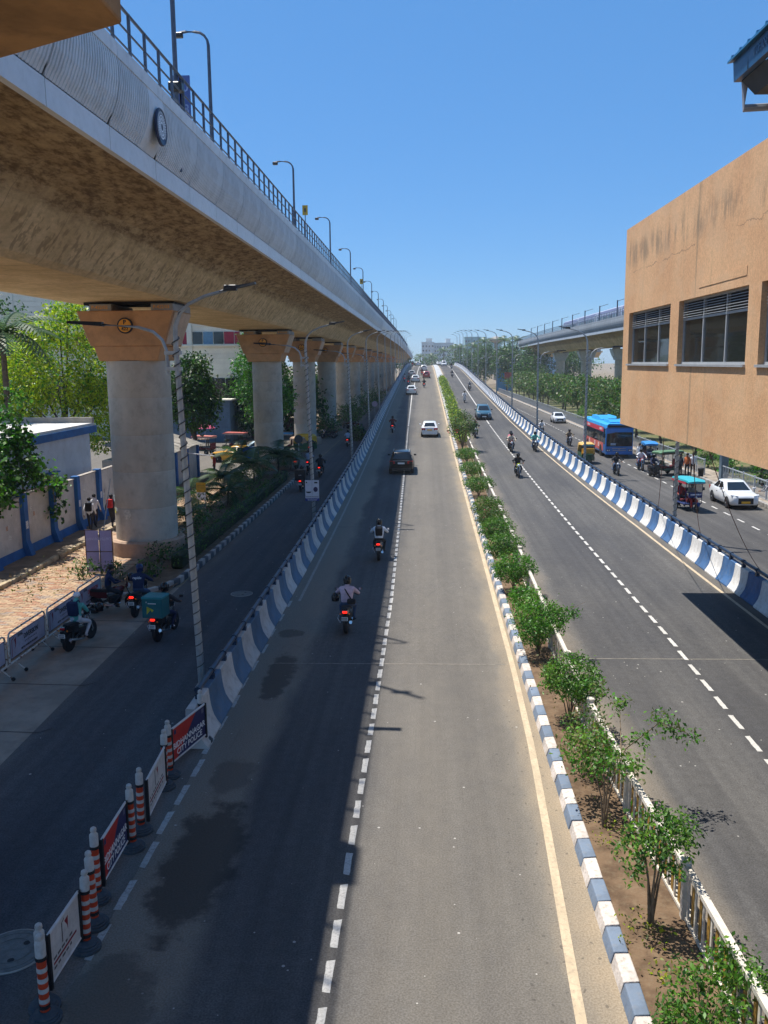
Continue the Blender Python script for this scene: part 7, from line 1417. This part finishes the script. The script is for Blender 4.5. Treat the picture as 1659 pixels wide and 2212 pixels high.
for i in range(16):
    y = 84 + 11.5 * i; x = 29.2 + rnd.uniform(-1, 1)
    big('garden_tree', f'dark leafy tree in the second row behind the east railing, {ORD[i]} from the near end', x, y, [(0, 0, 3.4, 2.4, 4.2, 2.0), (-1, 2, 4.6, 1.8, 2.2, 1.2), (.6, -2.5, 4.4, 1.8, 2.2, 1.3), (-.8, 0, 1.6, 2, 4, 1.3)], 1900, .36, [L_dk, L_mid, L_dk], 4, 500 + i, 'second row of trees behind the east railing', r=.16, inner=.55)
gl_ = tag(strip('park_lawn', 22.4, 60, [44, 100, 180, 300], lambda y: .03, mat('scrubby_lawn', (.07, .10, .03), .95, .3, .5, col2=(.17, .15, .07))), kind='structure')
for i, (x, y) in enumerate([(22.6, 50), (22.4, 55), (22.8, 59.5), (22.5, 66), (22.6, 71), (22.4, 118), (22.3, 126)]):
    tree('railing_shrub', f'leafy shrub just behind the east railing, {ORD[i]} from the near end', 'bush', (x, y, .1), [(0, 0, 1.2, .9, 1.5, .9), (.2, .8, 1.6, .7, .9, .7)], 500, .2, [L_mid, L_br], stems(1.2, .02, 6, .6, i), 'shrubs behind the east railing', 330 + i, 'foliage')
for i, (x, y, h) in enumerate([(27, 236, 9.5), (24, 262, 13), (31, 272, 13), (20, 300, 13.5), (27, 312, 14), (35, 300, 13), (41, 318, 13), (15, 345, 13), (23, 350, 15), (48, 290, 12), (52, 330, 13), (31, 330, 15)]):
    q = h / 10
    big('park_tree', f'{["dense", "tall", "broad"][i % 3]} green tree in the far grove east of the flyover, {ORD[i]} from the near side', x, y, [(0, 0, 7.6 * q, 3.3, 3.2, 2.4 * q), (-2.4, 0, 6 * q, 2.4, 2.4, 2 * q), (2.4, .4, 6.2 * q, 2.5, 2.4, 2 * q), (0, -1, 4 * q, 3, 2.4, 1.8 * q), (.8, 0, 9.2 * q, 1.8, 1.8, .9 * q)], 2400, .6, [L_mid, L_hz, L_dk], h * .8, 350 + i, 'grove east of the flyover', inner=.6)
for i, (x, y, h, L) in enumerate([(21, 318, 15.5, 4.5), (18, 330, 14, 4.5), (26.5, 300, 15.5, 4.5), (33, 322, 16, 4.5), (36, 296, 14.5, 4.5), (14, 352, 14, 4.5), (12.5, 372, 14.5, 4.5), (46, 300, 15, 4.5)]):
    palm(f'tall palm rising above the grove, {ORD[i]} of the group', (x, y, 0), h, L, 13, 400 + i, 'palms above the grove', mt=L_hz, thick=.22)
for i in range(26):
    x = -34 + 3.4 * i + rnd.uniform(-1, 1); y = 430 + rnd.uniform(0, 90); h = rnd.uniform(10.5, 13.5)
    if i % 2: palm(f'far palm beyond the flyover crest, {ORD[i // 2]} palm of that tree line from the west', (x, y, 0), h + 1, 5, 12, 430 + i, 'tree line beyond the crest', mt=L_hz, thick=.25)
    else: big('far_tree', f'far round tree beyond the flyover crest, {ORD[i // 2]} round tree of that line from the west', x, y, [(0, 0, h * .75, 3.6, 3, h * .25), (2.5, 0, h * .6, 2.5, 2.5, h * .25), (-2.5, 0, h * .6, 2.5, 2.5, h * .25)], 420, 1.1, [L_hz, L_mid], h * .8, 430 + i, 'tree line beyond the crest')
for i in range(34):
    x = (-420 + 14 * i) if i < 22 else (70 + 22 * (i - 22)); y = 480 + rnd.uniform(0, 120)
    big('horizon_tree', f'distant horizon tree beside the city blocks, {ORD[i]} in the line from the west', x, y, [(0, 0, 8, 6, 4, 4), (5, 0, 6, 5, 4, 3.5), (-5, 0, 6, 5, 4, 3.5)], 300, 1.6, [L_hz, L_mid], 8, 470 + i, 'trees on the horizon')
kk = thing('blue_kiosk', 'bright blue flat roofed hut among the trees east of the flyover', 'building', (21.6, 268, 0)); b = MB(); b.box(0, 4.6, 0, 4, 0, 8); b.build('wall', mat('hut_blue', (.04, .28, .62), .6, .05, 1), kk); b = MB(); b.box(-.2, 4.8, -.2, 4.2, 8, 8.2); b.build('roof', mat('hut_roof', (.3, .4, .5), .7), kk); b = MB(); b.box(1.8, 2.8, -.03, .02, 6.4, 7); b.build('window', M_glass, kk)
M_fw1 = mat('far_white_plaster', (.60, .62, .62), .8, .05, .2); M_fg = mat('far_green_plaster', (.28, .45, .45), .8, .06, .2); M_fb = mat('far_blue_plaster', (.25, .42, .55), .8, .06, .2)
def block(label, x0, x1, y, z, m_, floors, cols, group='distant buildings', extra=()):
    t = thing('city_block', label, 'building', (x0, y, 0), 0, group); w_ = x1 - x0; b = MB(); b.box(0, w_, 0, 14, 0, z); b.build('wall', m_, t); fh = z / (floors + .5)
    b = MB(); b.box(-.2, w_ + .2, -.2, 14.2, z, z + .5); b.build('parapet', m_, t)
    for f in range(floors):
        for c in range(cols):
            if (f * 7 + c * 3) % 11 == 0: continue
            q = MB(); xx = w_ * (c + .3) / cols; q.box(xx, xx + w_ / cols * .45, -.06, .02, fh * (f + .45), fh * (f + .45) + fh * .42); q.build('window', M_glass, t)
    for a, c, h in extra: b = MB(); b.box(w_ * a, w_ * c, 3, 9, z + .5, z + .5 + h); b.build('roof_room', m_, t)
    return t
block('tall white city block left of the far lamps', -2.4, 6.5, 640, 22.5, M_fw1, 7, 4, extra=((.35, .85, 2.6),)); block('long white city block joined to the tall one', 6.6, 20.5, 646, 22, M_fw1, 7, 8, extra=((.6, .85, 3),)); block('pale white city block behind the palms', 20, 28, 690, 19, M_fw1, 6, 5)
block('pale green glass city block behind the far palms', 27, 38, 610, 25, M_fg, 8, 6); block('second green city block, smaller', 45, 54, 640, 25, M_fg, 8, 5); block('pale blue city block right of the water tower', 53, 64, 600, 18, M_fb, 6, 6); block('low pale blue city block by the east viaduct end', 70, 90, 560, 16, M_fb, 5, 8)
wt = thing('water_tower', 'mushroom shaped water tower over the grove', 'water tower', (34, 430, 0)); b = MB(); b.lathe([(1.2, 0), (.8, 15), (1.0, 17.5), (3.6, 18.6), (3.7, 19.3), (2.2, 20), (.6, 20.6)], 14); b.build('tower', M_conc, wt, smooth=40)
M_cab = mat('red_cable', (.20, .09, .07), .6)
for i, (a, c, sg) in enumerate([((7.5, 23.6, 6.26), (11.9, 31, 1.2), .35), ((7.5, 28, 6.26), (11.9, 45, 1.2), .5), ((7.5, 25, 6.26), (11.9, 37.9, 1.2), .45)]):
    t = thing('hanging_cable', ['reddish cable hanging from the concourse to the east barrier, nearest of three', 'thin cable hanging farthest along the east barrier', 'thin cable between the other two hanging cables'][i], 'cable', a); b = MB(); a, c = Vector(a), Vector(c); b.tube([tuple((c - a) * u - Vector((0, 0, sg * 4 * u * (1 - u)))) for u in [k / 10 for k in range(11)]], .012, 4); b.build('cable', M_cab, t)
# ---------------------------------------------------------------- summer haze
b = MB(); b.box(-700, 700, -120, 1000, -1.2, 30)
hm = bpy.data.materials.new('summer_haze'); hm.use_nodes = True; hm.node_tree.nodes.remove(hm.node_tree.nodes['Principled BSDF'])
pvn = hm.node_tree.nodes.new('ShaderNodeVolumePrincipled'); pvn.inputs['Color'].default_value = (.86, .92, 1, 1); pvn.inputs['Density'].default_value = .0003; pvn.inputs['Anisotropy'].default_value = .2
hm.node_tree.links.new(pvn.outputs[0], hm.node_tree.nodes['Material Output'].inputs['Volume'])
tag(b.build('haze', hm), kind='stuff')
